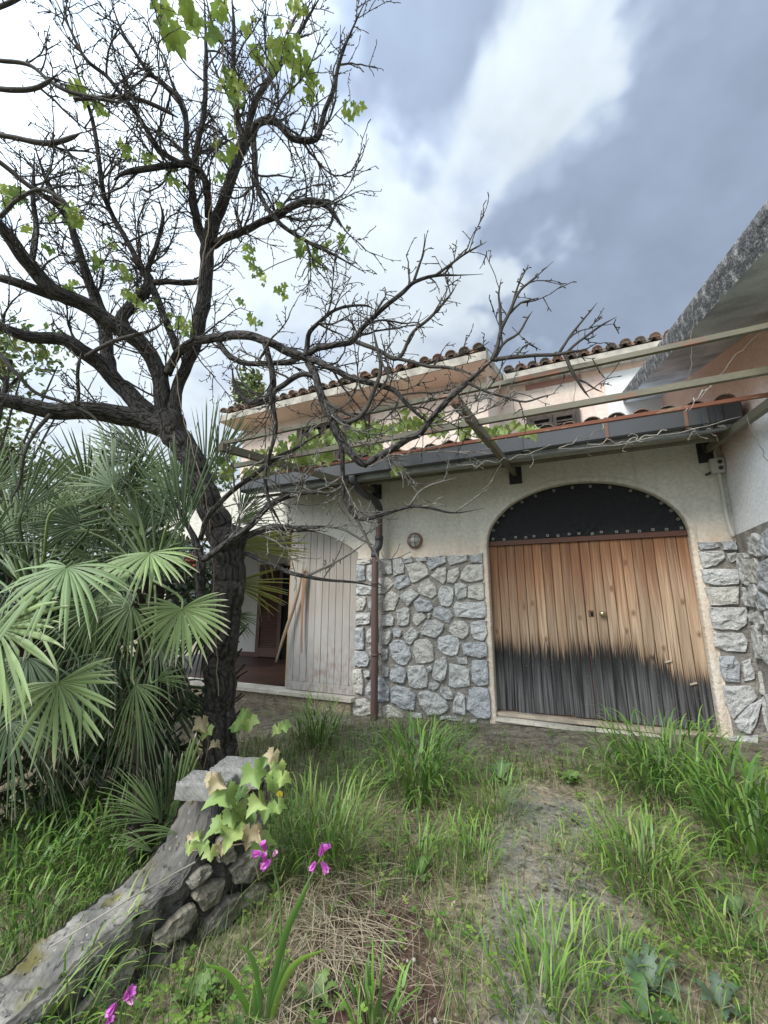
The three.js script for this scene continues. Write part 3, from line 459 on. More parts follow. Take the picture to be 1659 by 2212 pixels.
const ST = (list, conv, parent, toWorld, nrm, h) => list.forEach((l, i) => { const poly = []; for (let k = 1; k < l.length; k += 2) poly.push(conv(l[k], l[k + 1])); stone(parent, poly, toWorld, nrm, M.stones[l[0]], h * rr(0.5, 0.9)); });
{
  const b = new MB(), ZC = ZF + 0.012; // mortar bed between the porch door and the garage
  { const X0 = -2.825, X1 = -1.04, Y0 = -1.62, Y1 = 0.605, NX = 40, NY = 50; for (let j = 0; j <= NY; j++) for (let i = 0; i <= NX; i++) { const x = mix(X0, X1, i / NX), y = mix(Y0, Y1, j / NY), e = Math.min(1, Math.min(i, NX - i, NY - j) / 1.0); b.v(V(x, y, ZC - 0.02 * (1 - e) + e * 0.012 * fbm(x * 9, y * 9, 3, 3)), x, y); } for (let j = 0; j < NY; j++) for (let i = 0; i < NX; i++) { const k = j * (NX + 1) + i; b.quadI(k, k + 1, k + NX + 2, k + NX + 1); } }
  const bed = b.build('stone_cladding', M.mortar, house);
  const conv = (x, y) => { const p = onZ((1350 + x * 0.36769) / 1.82278, (2100 + y * 0.36765) / 1.82278, ZC); return [p.x, p.y]; };
  ST([[2, 155, 275, 300, 270, 305, 315, 240, 335, 155, 335], [1, 315, 290, 372, 275, 372, 320, 330, 322], [0, 425, 275, 525, 275, 530, 430, 425, 440], [0, 540, 270, 630, 268, 660, 330, 655, 420, 545, 455], [3, 640, 265, 740, 250, 755, 310, 670, 318],
    [0, 785, 262, 895, 250, 900, 300, 790, 300], [1, 930, 260, 1095, 235, 1105, 305, 940, 395, 900, 320], [0, 1120, 245, 1340, 228, 1335, 290, 1150, 345], [1, 1370, 235, 1500, 215, 1500, 315, 1375, 315], [1, 150, 345, 240, 345, 240, 505, 155, 505],
    [0, 270, 340, 370, 325, 372, 480, 310, 520, 260, 480], [2, 675, 345, 820, 305, 890, 345, 925, 440, 760, 535, 735, 510], [2, 945, 460, 1020, 370, 1110, 370, 1110, 480, 1080, 545], [2, 1130, 400, 1250, 370, 1250, 450, 1180, 540, 1115, 520], [2, 1270, 430, 1330, 340, 1500, 335, 1505, 490, 1360, 525, 1260, 490]], conv, bed, (x, y) => V(x, y, ZC), V(0, 0, 1), 0.045);
  ST([[1, 555, 520, 600, 460, 680, 445, 730, 510, 720, 550, 600, 600, 555, 580], [2, 800, 595, 860, 510, 930, 495, 995, 560, 1010, 650, 950, 700, 830, 645], [0, 150, 545, 290, 540, 340, 580, 320, 655, 150, 655], [2, 350, 560, 380, 490, 480, 470, 545, 540, 450, 650, 360, 640], [3, 1035, 580, 1100, 560, 1185, 590, 1190, 680, 1150, 780, 1060, 775, 1020, 680],
    [0, 1205, 545, 1260, 525, 1335, 560, 1330, 680, 1240, 705, 1205, 660], [2, 1340, 570, 1510, 530, 1520, 690, 1500, 715, 1345, 690], [2, 150, 670, 250, 690, 255, 740, 210, 830, 150, 830], [0, 610, 680, 720, 590, 820, 655, 700, 780], [2, 470, 650, 520, 615, 610, 680, 550, 820, 440, 830, 440, 720],
    [1, 765, 740, 820, 690, 950, 730, 965, 800, 920, 840, 800, 840], [1, 275, 740, 370, 700, 370, 820, 285, 830], [3, 1190, 790, 1215, 735, 1440, 740, 1525, 730, 1535, 880, 1480, 910, 1220, 890], [1, 975, 800, 1050, 780, 1150, 825, 1180, 880, 1140, 965, 970, 890], [0, 145, 865, 310, 850, 290, 965, 145, 985],
    [0, 335, 900, 372, 870, 372, 960, 345, 975], [0, 430, 880, 520, 865, 550, 910, 540, 985, 430, 995], [0, 580, 820, 650, 795, 720, 810, 720, 900, 700, 985, 595, 985], [2, 760, 870, 850, 850, 895, 900, 800, 995, 745, 930], [2, 910, 860, 945, 855, 940, 900, 920, 915]], conv, bed, (x, y) => V(x, y, ZC), V(0, 0, 1), 0.045);
  ST([[0, 840, 1040, 890, 940, 1000, 930, 1085, 980, 1060, 1060, 1000, 1120, 850, 1080], [2, 1150, 990, 1200, 935, 1300, 940, 1350, 1000, 1345, 1080, 1285, 1130, 1190, 1100, 1140, 1040], [3, 1370, 960, 1430, 935, 1535, 935, 1550, 1080, 1500, 1145, 1410, 1130, 1375, 1070], [1, 135, 1020, 230, 1005, 240, 1100, 230, 1240, 135, 1240], [0, 265, 1050, 330, 1000, 372, 1000, 372, 1150, 320, 1180, 255, 1150],
    [0, 430, 1040, 490, 1020, 525, 1060, 520, 1130, 480, 1190, 430, 1180], [1, 530, 1030, 580, 1000, 635, 1050, 620, 1110, 560, 1110], [0, 655, 1090, 740, 1000, 815, 1060, 800, 1120, 725, 1190, 680, 1160], [3, 1030, 1110, 1150, 1090, 1230, 1120, 1255, 1180, 1230, 1290, 1180, 1310, 1060, 1280, 1020, 1220], [1, 1285, 1190, 1370, 1165, 1540, 1165, 1555, 1310, 1470, 1330, 1300, 1290],
    [0, 265, 1240, 310, 1205, 372, 1205, 372, 1340, 300, 1300], [0, 430, 1240, 490, 1240, 480, 1340, 430, 1370], [1, 500, 1190, 560, 1145, 650, 1150, 720, 1230, 735, 1330, 680, 1410, 590, 1390, 530, 1330], [2, 780, 1150, 900, 1125, 970, 1200, 975, 1360, 870, 1390, 800, 1390, 760, 1270], [1, 130, 1265, 240, 1260, 300, 1340, 270, 1415, 180, 1425, 125, 1400],
    [0, 1220, 1330, 1330, 1325, 1340, 1395, 1250, 1400], [0, 990, 1370, 1050, 1330, 1110, 1325, 1125, 1400, 1100, 1550, 1060, 1585, 960, 1545], [0, 895, 1435, 950, 1410, 960, 1470, 920, 1485], [0, 705, 1420, 870, 1415, 910, 1500, 905, 1640, 830, 1660, 720, 1630, 700, 1520], [0, 1145, 1400, 1290, 1420, 1355, 1460, 1360, 1630, 1210, 1655, 1140, 1620]], conv, bed, (x, y) => V(x, y, ZC), V(0, 0, 1), 0.05);
  ST([[1, 1390, 1370, 1555, 1355, 1565, 1610, 1460, 1630, 1385, 1570], [1, 515, 1480, 570, 1410, 650, 1440, 685, 1500, 660, 1600, 560, 1590, 515, 1550], [0, 325, 1420, 372, 1370, 372, 1490], [0, 430, 1400, 495, 1450, 490, 1530, 430, 1540], [2, 120, 1460, 210, 1455, 225, 1600, 220, 1725, 130, 1690, 115, 1600],
    [0, 235, 1475, 300, 1470, 300, 1530, 240, 1540], [1, 260, 1640, 310, 1560, 440, 1550, 500, 1660, 490, 1790, 400, 1800, 280, 1760, 250, 1700], [0, 930, 1590, 1020, 1590, 1045, 1620, 990, 1680, 925, 1650], [0, 1050, 1650, 1130, 1635, 1180, 1700, 1190, 1770, 1100, 1760, 1050, 1700], [1, 515, 1670, 580, 1620, 720, 1665, 780, 1740, 770, 1890, 650, 1870, 530, 1800],
    [0, 810, 1720, 870, 1680, 1000, 1710, 1110, 1790, 1140, 1870, 1060, 1930, 920, 1945, 830, 1830], [0, 1185, 1800, 1240, 1690, 1310, 1740, 1320, 1940, 1180, 1910], [1, 1350, 1680, 1440, 1640, 1560, 1660, 1585, 1800, 1585, 1975, 1450, 1970, 1335, 1880], [2, 110, 1790, 230, 1760, 300, 1820, 310, 1930, 180, 1960, 105, 1950], [0, 325, 1810, 372, 1795, 372, 1900, 330, 1900],
    [2, 430, 1850, 500, 1830, 650, 1940, 660, 1970, 440, 1965], [3, 725, 1920, 850, 1920, 855, 1970, 730, 1970], [0, 1060, 1945, 1200, 1960, 1270, 2000, 1050, 1985], [0, 1370, 1995, 1440, 1985, 1440, 2025, 1370, 2025]], conv, bed, (x, y) => V(x, y, ZC), V(0, 0, 1), 0.055);
}
{ // right of the garage door and round the corner on the wing wall
  const b = new MB(), ZC = ZF + 0.012, XC = XW - 0.012; b.box(1.185, XW - 0.002, -1.7, 0.60, ZF - 0.01, ZC); const bed = b.build('stone_cladding', M.mortar, house);
  const q = (x, y) => [(2500 + x * 0.45211) / 1.82278, (2000 + y * 0.45208) / 1.82278], conv = (x, y) => { const p = onZ(...q(x, y), ZC); return [Math.min(p.x, XW - 0.02), p.y]; };
  ST([[1, 540, 305, 700, 300, 730, 340, 560, 370], [1, 740, 300, 890, 290, 890, 370, 770, 370], [0, 545, 380, 760, 375, 780, 430, 700, 500, 590, 520], [0, 785, 395, 880, 385, 885, 450, 830, 475], [3, 570, 535, 900, 540, 895, 665, 700, 675, 600, 650], [2, 610, 690, 890, 690, 895, 840, 660, 845], [0, 640, 870, 970, 870, 965, 1010, 890, 1060, 680, 1050],
    [0, 690, 1090, 930, 1085, 975, 1150, 960, 1250, 790, 1245, 690, 1200], [1, 730, 1290, 850, 1285, 900, 1340, 900, 1510, 780, 1510, 740, 1420], [0, 770, 1550, 1000, 1545, 1060, 1640, 950, 1740, 850, 1830, 790, 1700], [3, 860, 1860, 1000, 1710, 1100, 1660, 1050, 1880, 1000, 1960, 900, 1930], [0, 800, 1990, 1060, 1970, 1050, 2100, 820, 2090], [0, 925, 1340, 1000, 1310, 1040, 1480, 940, 1510]], conv, bed, (x, y) => V(x, y, ZC), V(0, 0, 1), 0.05);
  const w = new MB(); w.box(XC, XW, -1.75, 0.655, -5.17, -1.0); const bw = w.build('stone_cladding', M.mortar, house);
  const cw = (x, y) => { const p = onX(...q(x, y), XC); return [Math.max(p.z, -5.14), p.y]; };
  ST([[0, 905, 400, 985, 395, 1000, 670, 925, 660], [0, 1020, 260, 1060, 225, 1115, 270, 1110, 420, 1060, 410, 1020, 380], [1, 1130, 230, 1200, 160, 1210, 420, 1130, 400], [2, 1010, 450, 1060, 440, 1085, 480, 1082, 650, 1040, 650, 1005, 620], [1, 1098, 480, 1190, 440, 1190, 740, 1100, 690], [0, 910, 690, 985, 700, 1000, 850, 930, 860], [0, 1010, 680, 1050, 660, 1078, 760, 1060, 860, 1005, 850],
    [1, 1090, 720, 1155, 760, 1180, 880, 1110, 900, 1085, 830], [0, 975, 920, 1030, 900, 1035, 985, 980, 990], [0, 1045, 910, 1100, 900, 1130, 1010, 1100, 1060, 1050, 1000], [0, 985, 1030, 1085, 1020, 1115, 1200, 1115, 1310, 1025, 1300, 995, 1150], [0, 1125, 1120, 1200, 1110, 1200, 1370, 1135, 1300], [2, 1010, 1390, 1100, 1440, 1105, 1600, 1040, 1580], [0, 1120, 1620, 1200, 1620, 1200, 2020, 1105, 1960], [2, 1000, 1610, 1085, 1625, 1090, 1900, 1020, 1900], [0, 1150, 900, 1210, 880, 1210, 1080, 1150, 1060]], cw, bw, (z, y) => V(XC, y, z), V(-1, 0, 0), 0.045);
  for (let j = 0; j < 8; j++) for (let i = 0; i < 9; i++) { const z = -3.55 + i * 0.28 + (j % 2) * 0.12, y = -1.45 + j * 0.265, hw = rr(0.09, 0.125), hh = rr(0.085, 0.12); stone(bw, [[z - hw, y - hh], [z + hw * rr(0.5, 1), y - hh], [z + hw, y + hh * rr(0.3, 1)], [z + hw * 0.4, y + hh], [z - hw, y + hh * rr(0.5, 1)]], (a, c) => V(XC, c, a), V(-1, 0, 0), M.stones[Math.floor(rnd() * 4)]); }
}
// ------------------------------------------------------------------ garage doors
function plank(parent, name, x0, x1, y0, top, zf, th, mat, steps = 1) {
  const b = new MB(), e = 0.004, col = []; for (let k = 0; k <= steps; k++) { const x = mix(x0, x1, k / steps); col.push([x, top(x)]); }
  const inset = x => x0 + e + (x - x0) / (x1 - x0) * (x1 - x0 - 2 * e), f = (x, y, z) => b.v(V(x, y, z), x, y);
  const out = [[x0, y0], [x1, y0], ...col.slice().reverse()], inn = out.map(([x, y], i) => [inset(x), i < 2 ? y + e : y - e]);
  const A = out.map(p => f(p[0], p[1], zf - th)), B = out.map(p => f(p[0], p[1], zf - e)), C = inn.map(p => f(p[0], p[1], zf)), D = inn.map(p => f(p[0], p[1], zf)), B2 = out.map(p => f(p[0], p[1], zf - e)), n = out.length;
  for (let i = 0; i < n; i++) { const j = (i + 1) % n; b.quadI(A[i], A[j], B[j], B[i]); b.quadI(B2[i], B2[j], C[j], C[i]); } for (let i = 1; i < n - 1; i++) b.tri(D[0], D[i], D[i + 1]);
  return b.build(name, mat, parent);
}
reseed(31);
{
  const zb = ZF - 0.115, f = new MB(); f.box(GX0 - 0.03, GX1 + 0.015, -1.27, 0.70, zb - 0.03, zb - 0.02); f.box(GX0 - 0.05, GX0 - 0.004, -1.27, 0.70, zb - 0.02, zb + 0.03); const door = f.build('garage_door', M.brownWood, house);
  for (let p = 0; p < 20; p++) { const s = p < NPL ? [GX0, SEAM] : [SEAM, GX1], k = p % NPL, d = (s[1] - s[0]) / NPL, g0 = p === NPL ? 0.008 : 0.0028, x0 = s[0] + d * k + g0, x1 = s[0] + d * (k + 1) - 0.0028, y0 = -1.215 + rr(-0.012, 0.012) + (p > 4 && p < 8 ? 0.01 : 0); plank(door, 'plank', x0, x1, y0, () => 0.695, zb + rr(-0.002, 0.003), 0.022, M.garage); }
  const r = new MB(); r.box(GX0 - 0.06, GX1 + 0.05, 0.697, 0.752, zb - 0.03, zb + 0.03); r.build('transom', M.brownWood, house);
  const kp = onZ(1301, 1326, zb); const kn = new MB(); kn.lathe([[0.0001, 0.062], [0.018, 0.061], [0.03, 0.052], [0.034, 0.04], [0.03, 0.028], [0.016, 0.018], [0.013, 0.006], [0.026, 0.004], [0.027, 0]], V(kp.x, kp.y, zb + 0.002), V(0, 0, 1), 24); kn.build('door_knob', M.brass, door);
  const lp = onZ(1277, 1327, zb); const lk = new MB(); lk.box(lp.x - 0.028, lp.x + 0.028, lp.y - 0.03, lp.y + 0.045, zb, zb + 0.005); lk.build('lock_plate', std({ color: rgb(0.14, 0.075, 0.045), roughness: 0.6 }), door); const lh = new MB(); lh.box(lp.x - 0.006, lp.x + 0.02, lp.y - 0.022, lp.y + 0.028, zb + 0.004, zb + 0.007); lh.build('keyhole', M.black, door);
  for (const [x, y] of [[1443, 1428], [1497, 1476]]) { const p = onZ(x, y, zb), m = new MB(); m.bar(V(p.x - 0.03, p.y - 0.012, zb + 0.01), V(p.x + 0.03, p.y + 0.01, zb + 0.013), 0.018, 0.016); m.build('latch', M.oldBoard, door); }
  // black sheet over the fanlight, wrinkled, with tin clips
  const t = new MB(), NR = 16, NA = 48, aa = GAR.a + 0.03, bb = GAR.b + 0.02, yb = 0.75; for (let i = 0; i <= NR; i++) for (let k = 0; k <= NA; k++) { const a = Math.PI * k / NA, r = i / NR, x = GAR.cx + Math.cos(a) * aa * r, y = yb + Math.sin(a) * (bb - 0.05) * r; const dx = x - 0.05, dy = y - 0.72; const fold = 0.014 * Math.pow(Math.abs(Math.sin(Math.atan2(dy, dx) * 7 + 1.2 * n3(x * 2, y * 2))), 3) * Math.exp(-Math.hypot(dx, dy) * 3.2); t.v(V(x, y, zb + 0.012 + fold + 0.012 * fbm(x * 5, y * 5, 3, 3)), x, y); }
  for (let i = 0; i < NR; i++) for (let k = 0; k < NA; k++) { const q = i * (NA + 1) + k; t.quadI(q, q + 1, q + NA + 2, q + NA + 1); } const tarp = t.build('fanlight_sheet', M.tarp, house, null, 'black sheet stretched over the arched fanlight');
  const ring = new THREE.Shape([[-1, -1], [1, -1], [1, 1], [-1, 1]].map(([a, c]) => new THREE.Vector2(a * 0.014, c * 0.013))); ring.holes.push(new THREE.Path([[-1, -1], [1, -1], [1, 1], [-1, 1]].map(([a, c]) => new THREE.Vector2(a * 0.007, c * 0.006)))); const cg = new THREE.ExtrudeGeometry(ring, { depth: 0.008, bevelEnabled: false });
  const clip = (x, y, r) => { const m = put('clip', cg, M.tin, tarp), o = offset.get(tarp); m.position.set(x - o.x, y - o.y, zb + 0.034 - o.z); m.rotation.z = r + rr(-0.2, 0.2); };
  for (let k = 0; k < 17; k++) clip(GX0 + 0.08 + k * 0.121 + rr(-0.02, 0.02), 0.775 + rr(-0.008, 0.012), 0);
  for (const d of [12, 22, 32, 43, 55, 68, 80, 91, 103, 116, 127, 137, 147, 156, 166]) { const a = d * Math.PI / 180; clip(GAR.cx + Math.cos(a) * (GAR.a - 0.045), yb + Math.sin(a) * (GAR.b - 0.095), a); }
  // frame arch behind the sheet edge, threshold boards
  const th = new MB(); th.box(-0.985, 0.10, -1.262, -1.222, zb - 0.02, zb + 0.075); th.box(0.102, 1.09, -1.268, -1.228, zb - 0.02, zb + 0.07); th.build('threshold_board', M.oldBoard, house);
  const tw = new MB(); tw.bar(V(-0.99, -1.285, ZF + 0.0), V(0.02, -1.296, ZF + 0.01), 0.10, 0.03); tw.bar(V(0.03, -1.292, ZF + 0.01), V(1.16, -1.286, ZF + 0.02), 0.10, 0.032); tw.build('threshold_board', M.marble, house, null, 'whitish strip under the garage doors');
}
// ------------------------------------------------------------------ porch: room, open leaf, sill, louvred door
{
  const b = new MB(); b.quad(V(-8.6, -1.22, -8), V(-2.6, -1.22, -8), V(-2.6, 1.6, -8), V(-8.6, 1.6, -8)); b.quad(V(-2.6, -1.22, -5.5), V(-2.6, -1.22, -8), V(-2.6, 1.6, -8), V(-2.6, 1.6, -5.5)); b.quad(V(-8.6, 1.6, -5.5), V(-2.6, 1.6, -5.5), V(-2.6, 1.6, -8), V(-8.6, 1.6, -8)); b.build('porch_room', M.roomWall, house);
  const f = new MB(); f.box(-8.6, -2.6, -1.40, -1.222, -8, ZF - 0.12); f.build('porch_floor', std({ color: rgb(0.19, 0.095, 0.075), map: rep(concMap, 1.6), roughness: 0.5 }), house);
  const bb = new MB(); bb.box(-8.6, -2.6, -1.222, -1.12, -8, -7.985); bb.build('skirting', std({ color: rgb(0.10, 0.03, 0.025), roughness: 0.5 }), house);
  const z = -7.96, a = onZ(556, 1417, z), c = onZ(602, 1417, z), dd = onZ(640, 1417, z); const d = new MB(); d.box(a.x - 0.03, dd.x + 0.5, -1.22, 0.85, z - 0.02, z); const door = d.build('back_door', M.black, house, null, 'dark open doorway at the back of the porch');
  const fr = new MB(); fr.box(a.x - 0.05, a.x + 0.05, -1.22, 0.9, z, z + 0.05); fr.box(c.x - 0.05, c.x + 0.05, -1.22, 0.9, z, z + 0.05); fr.box(a.x + 0.05, c.x - 0.05, -1.20, -1.0, z, z + 0.045); fr.box(a.x + 0.05, c.x - 0.05, 0.78, 0.9, z, z + 0.045); fr.build('shutter_frame', M.shutter, door);
  for (let k = 0; k < 34; k++) { const y = -0.97 + k * 0.052, s = new MB(); s.obox(V((a.x + c.x) / 2, y, z + 0.022), V((c.x - a.x) / 2 - 0.052, 0, 0), V(0, 0.02, -0.015), V(0, 0.002, 0.003)); s.build('slat', M.shutter, door); }
  const sl = new MB(); sl.bar(V(-6.6, -1.236, ZF - 0.02), V(-2.80, -1.236, ZF - 0.02), 0.30, 0.045); sl.build('door_sill', M.marble, house, null, 'pale marble sill of the porch');
  const st = new MB(); st.box(-6.65, -2.83, -1.75, -1.262, ZF - 0.05, ZF + 0.09); st.build('sill_base', std({ map: rep(mortarMap, 0.7), color: rgb(1.2, 1.05, 0.85), bumpMap: rep(roughBump, 0.3), bumpScale: 0.03 }), house);
  const zl = ZF - 0.03, x0 = -3.97, x1 = -2.815, bk = new MB(); bk.box(x0 + 0.003, x1 - 0.004, -1.1, 0.64, zl - 0.05, zl - 0.023); bk.box(x0 - 0.012, x0 + 0.002, -1.19, 1.06, zl - 0.05, zl - 0.002); const leaf = bk.build('porch_door', M.plankEdge, house, null, 'weathered grey plank door leaf with an arched top');
  for (let p = 0; p < 10; p++) { const d0 = (x1 - x0) / 10, xa = x0 + d0 * p + 0.0022, xb = x0 + d0 * (p + 1) - 0.0022; plank(leaf, 'plank', xa, xb, -1.09, x => archTop(x) - 0.012, zl + rr(-0.002, 0.002), 0.022, M.porch, 3); }
  plank(leaf, 'bottom_board', x0 - 0.004, x1, -1.205, () => -1.093, zl + 0.008, 0.03, M.porch);
}
// ------------------------------------------------------------------ pergola of rusty square steel tube
reseed(41);
{
  const p = thing('pergola', 'rusty cream steel tube pergola projecting from the facade over the yard', 'pergola', [-0.6, -1.4, -3.4]);
  const ry = z => 1.578 - 0.122 * (z + 5.198), one = (name, a, c, w, h, mat) => { const b = new MB(); b.bar(a, c, w, h); return b.build(name, mat, p); };
  one('beam', V(-2.55, 1.27, -2.36), V(1.46, 1.292, -2.36), 0.026, 0.028, M.rail); one('beam', V(-2.97, 1.298, -2.9), V(1.46, 1.310, -2.9), 0.032, 0.042, M.rail);
  one('rusty_beam', V(-3.13, 1.345, -3.36), V(1.46, 1.345, -3.36), 0.024, 0.026, M.rusty); one('wall_strip', V(-4.4, 1.518, -4.62), V(1.30, 1.498, -4.62), 0.03, 0.036, M.strip);
  for (const x of [-2.5, -0.59, 1.343]) { one('rafter', V(x, ry(-5.19) - 0.01, -5.18), V(x, ry(-2.31) - 0.008, -2.31), 0.05, 0.062, M.rail); const b = new MB(); b.box(x - 0.075, x + 0.075, ry(-5.19) - 0.14, ry(-5.19) + 0.08, ZF + 0.001, ZF + 0.012); b.box(x - 0.035, x - 0.028, ry(-5.19) - 0.06, ry(-5.19) + 0.06, ZF + 0.012, ZF + 0.14); b.box(x + 0.028, x + 0.035, ry(-5.19) - 0.06, ry(-5.19) + 0.06, ZF + 0.012, ZF + 0.14); b.build('bracket', M.iron, p); }
  const y0 = groundY(-2.93, -2.9); one('post', V(-2.93, y0 - 0.1, -2.9), V(-2.93, 1.27, -2.9), 0.062, 0.062, M.rail, V(1, 0, 0));
  const post = p.children[p.children.length - 1]; post.material = std({ map: rep(rustMap, 1.3, 0.4), color: rgb(0.75, 0.82, 0.8), roughness: 0.6 });
}
// dry tendrils tied along the gutter and pergola
reseed(43);
{
  const b = new MB(); const wander = (a, c, sag, r, j = 0.03) => { const pts = []; for (let k = 0; k <= 12; k++) { const t = k / 12, q = a.clone().lerp(c, t); q.y -= sag * 4 * t * (1 - t); const m = Math.min(1, 6 * t * (1 - t)); q.x += j * m * rr(-1, 1); q.y += j * m * rr(-1, 1); q.z += j * m * rr(-1, 1); pts.push(q); } b.tube(smooth(pts, 0.03), smooth(pts, 0.03).map(() => r * rr(0.8, 1.2)), 4); };
  wander(at(1205, 970, 3.35), at(1600, 800 + 100, 3.25), 0.05, 0.0035, 0.012); wander(at(1270, 960, 3.35), at(1440, 930, 3.3), 0.01, 0.005); wander(at(1207, 968, 3.3), at(1330, 898, 3.25), 0.02, 0.004); wander(at(985, 1005, 3.5), at(1190, 960, 3.4), 0.05, 0.003); wander(at(830, 985, 3.6), at(1010, 930, 3.4), 0.04, 0.004);
  wander(at(1480, 888, 2.8), at(1535, 830, 2.8), 0.0, 0.0035); wander(at(1510, 865, 2.8), at(1640, 720, 2.5), -0.02, 0.0025, 0.008); wander(at(1250, 700, 2.6), at(1240, 905, 2.9), 0, 0.0018, 0.01); wander(at(1490, 835, 2.8), at(1495, 650, 2.6), 0, 0.0018, 0.012); wander(at(1080, 770, 2.7), at(1120, 905, 2.9), 0.02, 0.002, 0.012); wander(at(1613, 900, 3.2), at(1660, 1000, 3.2), 0.05, 0.003, 0.01);
  for (let k = 0; k < 10; k++) { const x = rr(1000, 1600), y = mix(1000, 915, (x - 1000) / 600) + rr(-10, 10), c = at(x, y, 3.3), pts = [c]; for (let i = 0; i < 5; i++) { const q = pts[i].clone(); q.x += rr(-0.04, 0.04); q.y += rr(-0.05, 0.012); q.z += rr(-0.04, 0.04); pts.push(q); } b.tube(smooth(pts, 0.03), smooth(pts, 0.03).map(() => 0.0022), 3); }
  b.alone('dry_tendrils', M.dryVine, [0.4, 1.4, -3.6], 'pale dry vine tendrils tangled along the gutter and pergola strip', 'dry vine', null, 'stuff');
}
// downpipe
{
  const p = thing('downpipe', 'brown round downpipe with a black elbow running down the stone cladding', 'downpipe', [-2.42, -1.5, -5.06]);
  const b = new MB(), x = -2.40; b.tube(smooth([V(-2.42, 1.54, -4.33), V(-2.42, 1.46, -4.36), V(-2.41, 1.38, -4.62), V(x, 1.34, -4.95), V(x, 1.27, -5.05), V(x, 1.15, -5.06)], 0.03), Array(60).fill(0.052), 14); b.build('elbow', M.blackPipe, p);
  const u = new MB(); u.tube([V(x, 1.2, -5.06), V(x, 0.86, -5.06)], [0.047, 0.047], 16); u.build('upper_pipe', M.pipe, p);
  const o = new MB(); o.tube(smooth([V(x, 0.87, -5.06), V(x, 0.80, -5.06), V(x - 0.006, 0.74, -5.045), V(x - 0.035, 0.69, -5.025), V(x - 0.042, 0.63, -5.025)], 0.02), [0.055, ...Array(28).fill(0.053)], 16); o.tube([V(x, 0.885, -5.06), V(x, 0.83, -5.06)], [0.057, 0.057], 16); o.tube([V(x - 0.042, 0.66, -5.025), V(x - 0.042, 0.6, -5.025)], [0.056, 0.056], 16); o.build('offset_joint', M.blackPipe, p);
  const l = new MB(), xb = x - 0.042; l.tube([V(xb, 0.63, -5.025), V(xb - 0.005, -1.47, -5.025)], [0.047, 0.047], 18); l.build('lower_pipe', M.pipe, p);
  for (const y of [-0.66, 0.24]) { const c = new MB(); c.tube([V(xb, y, -5.025), V(xb, y + 0.022, -5.025)], [0.053, 0.053], 18); c.bar(V(xb, y + 0.01, -5.06), V(xb, y + 0.01, -5.19), 0.014, 0.014); c.build('pipe_clip', M.pipe, p); }
}
// bulkhead wall lamp
{
  const c = onZ(897, 1168, ZF), l = thing('wall_lamp', 'round caged bulkhead wall lamp with rusty base above the stones', 'wall lamp', [c.x, c.y, ZF]), b = new MB(), Z = V(0, 0, 1), C = V(c.x, c.y, ZF);
  b.lathe([[0.108, 0], [0.108, 0.025], [0.098, 0.034], [0.086, 0.034], [0.084, 0.02]], C, Z, 32); b.build('base', M.lampBase, l); const g = new MB(); g.lathe([[0.084, 0.02], [0.082, 0.05], [0.07, 0.078], [0.045, 0.094], [0.0001, 0.1]], C, Z, 28); g.build('glass', M.glass, l);
  const k = new MB(); k.lathe([[0.04, 0.02], [0.04, 0.07], [0.02, 0.085], [0.0001, 0.087]], C, Z, 14); k.lathe([[0.083, 0.003], [0.0001, 0.004]], C, Z, 20); k.build('reflector', M.white, l);
  const w = new MB(); for (const s of [-0.033, 0.033]) for (const h of [0, 1]) { const pts = []; for (let i = 0; i <= 10; i++) { const t = -1 + i / 5, q = 0.094 * t, z = 0.03 + 0.082 * Math.sqrt(Math.max(0, 1 - t * t)); pts.push(h ? V(c.x + q, c.y + s, ZF + z) : V(c.x + s, c.y + q, ZF + z)); } w.tube(pts, pts.map(() => 0.0032), 6); } w.lathe([[0.094, 0.03], [0.094, 0.038], [0.088, 0.038], [0.088, 0.03]], C, Z, 28); w.build('cage', M.rustWire, l);
}
// conduit with junction box in the corner
{
  const x = 1.405, z = ZF + 0.03, p = thing('electrical_conduit', 'grey plastic conduit with junction box in the corner under the gutter', 'conduit', [x, 0.7, ZF]); const b = new MB(); b.tube(smooth([V(x + 0.01, 1.34, z), V(x + 0.012, 1.1, z), V(x + 0.01, 0.85, z), V(x + 0.02, 0.74, z), V(x + 0.032, 0.64, z + 0.01)], 0.05), Array(40).fill(0.021), 10); b.tube([V(x + 0.01, 1.45, z), V(x + 0.005, 1.75, z)], [0.018, 0.018], 10); b.tube([V(x + 0.012, 1.0, z), V(x + 0.012, 0.96, z)], [0.025, 0.025], 10); b.build('pipe', M.plastic, p);
  const j = new MB(); j.box(x - 0.06, x + 0.055, 1.30, 1.45, ZF + 0.002, ZF + 0.085); j.build('junction_box', M.plastic, p); for (const y of [1.345, 1.41]) { const k = new MB(); k.lathe([[0.022, 0.0], [0.022, 0.006], [0.016, 0.007], [0.015, 0.001], [0.0001, 0.001]], V(x + 0.02, y, ZF + 0.085), V(0, 0, 1), 14); k.build('knockout', M.blackPipe, p); } const t = new MB(); t.tube([V(x - 0.055, 1.315, z + 0.02), V(x - 0.11, 1.29, z + 0.03)], [0.014, 0.012], 8); t.build('cable_gland', M.blackPipe, p);
}
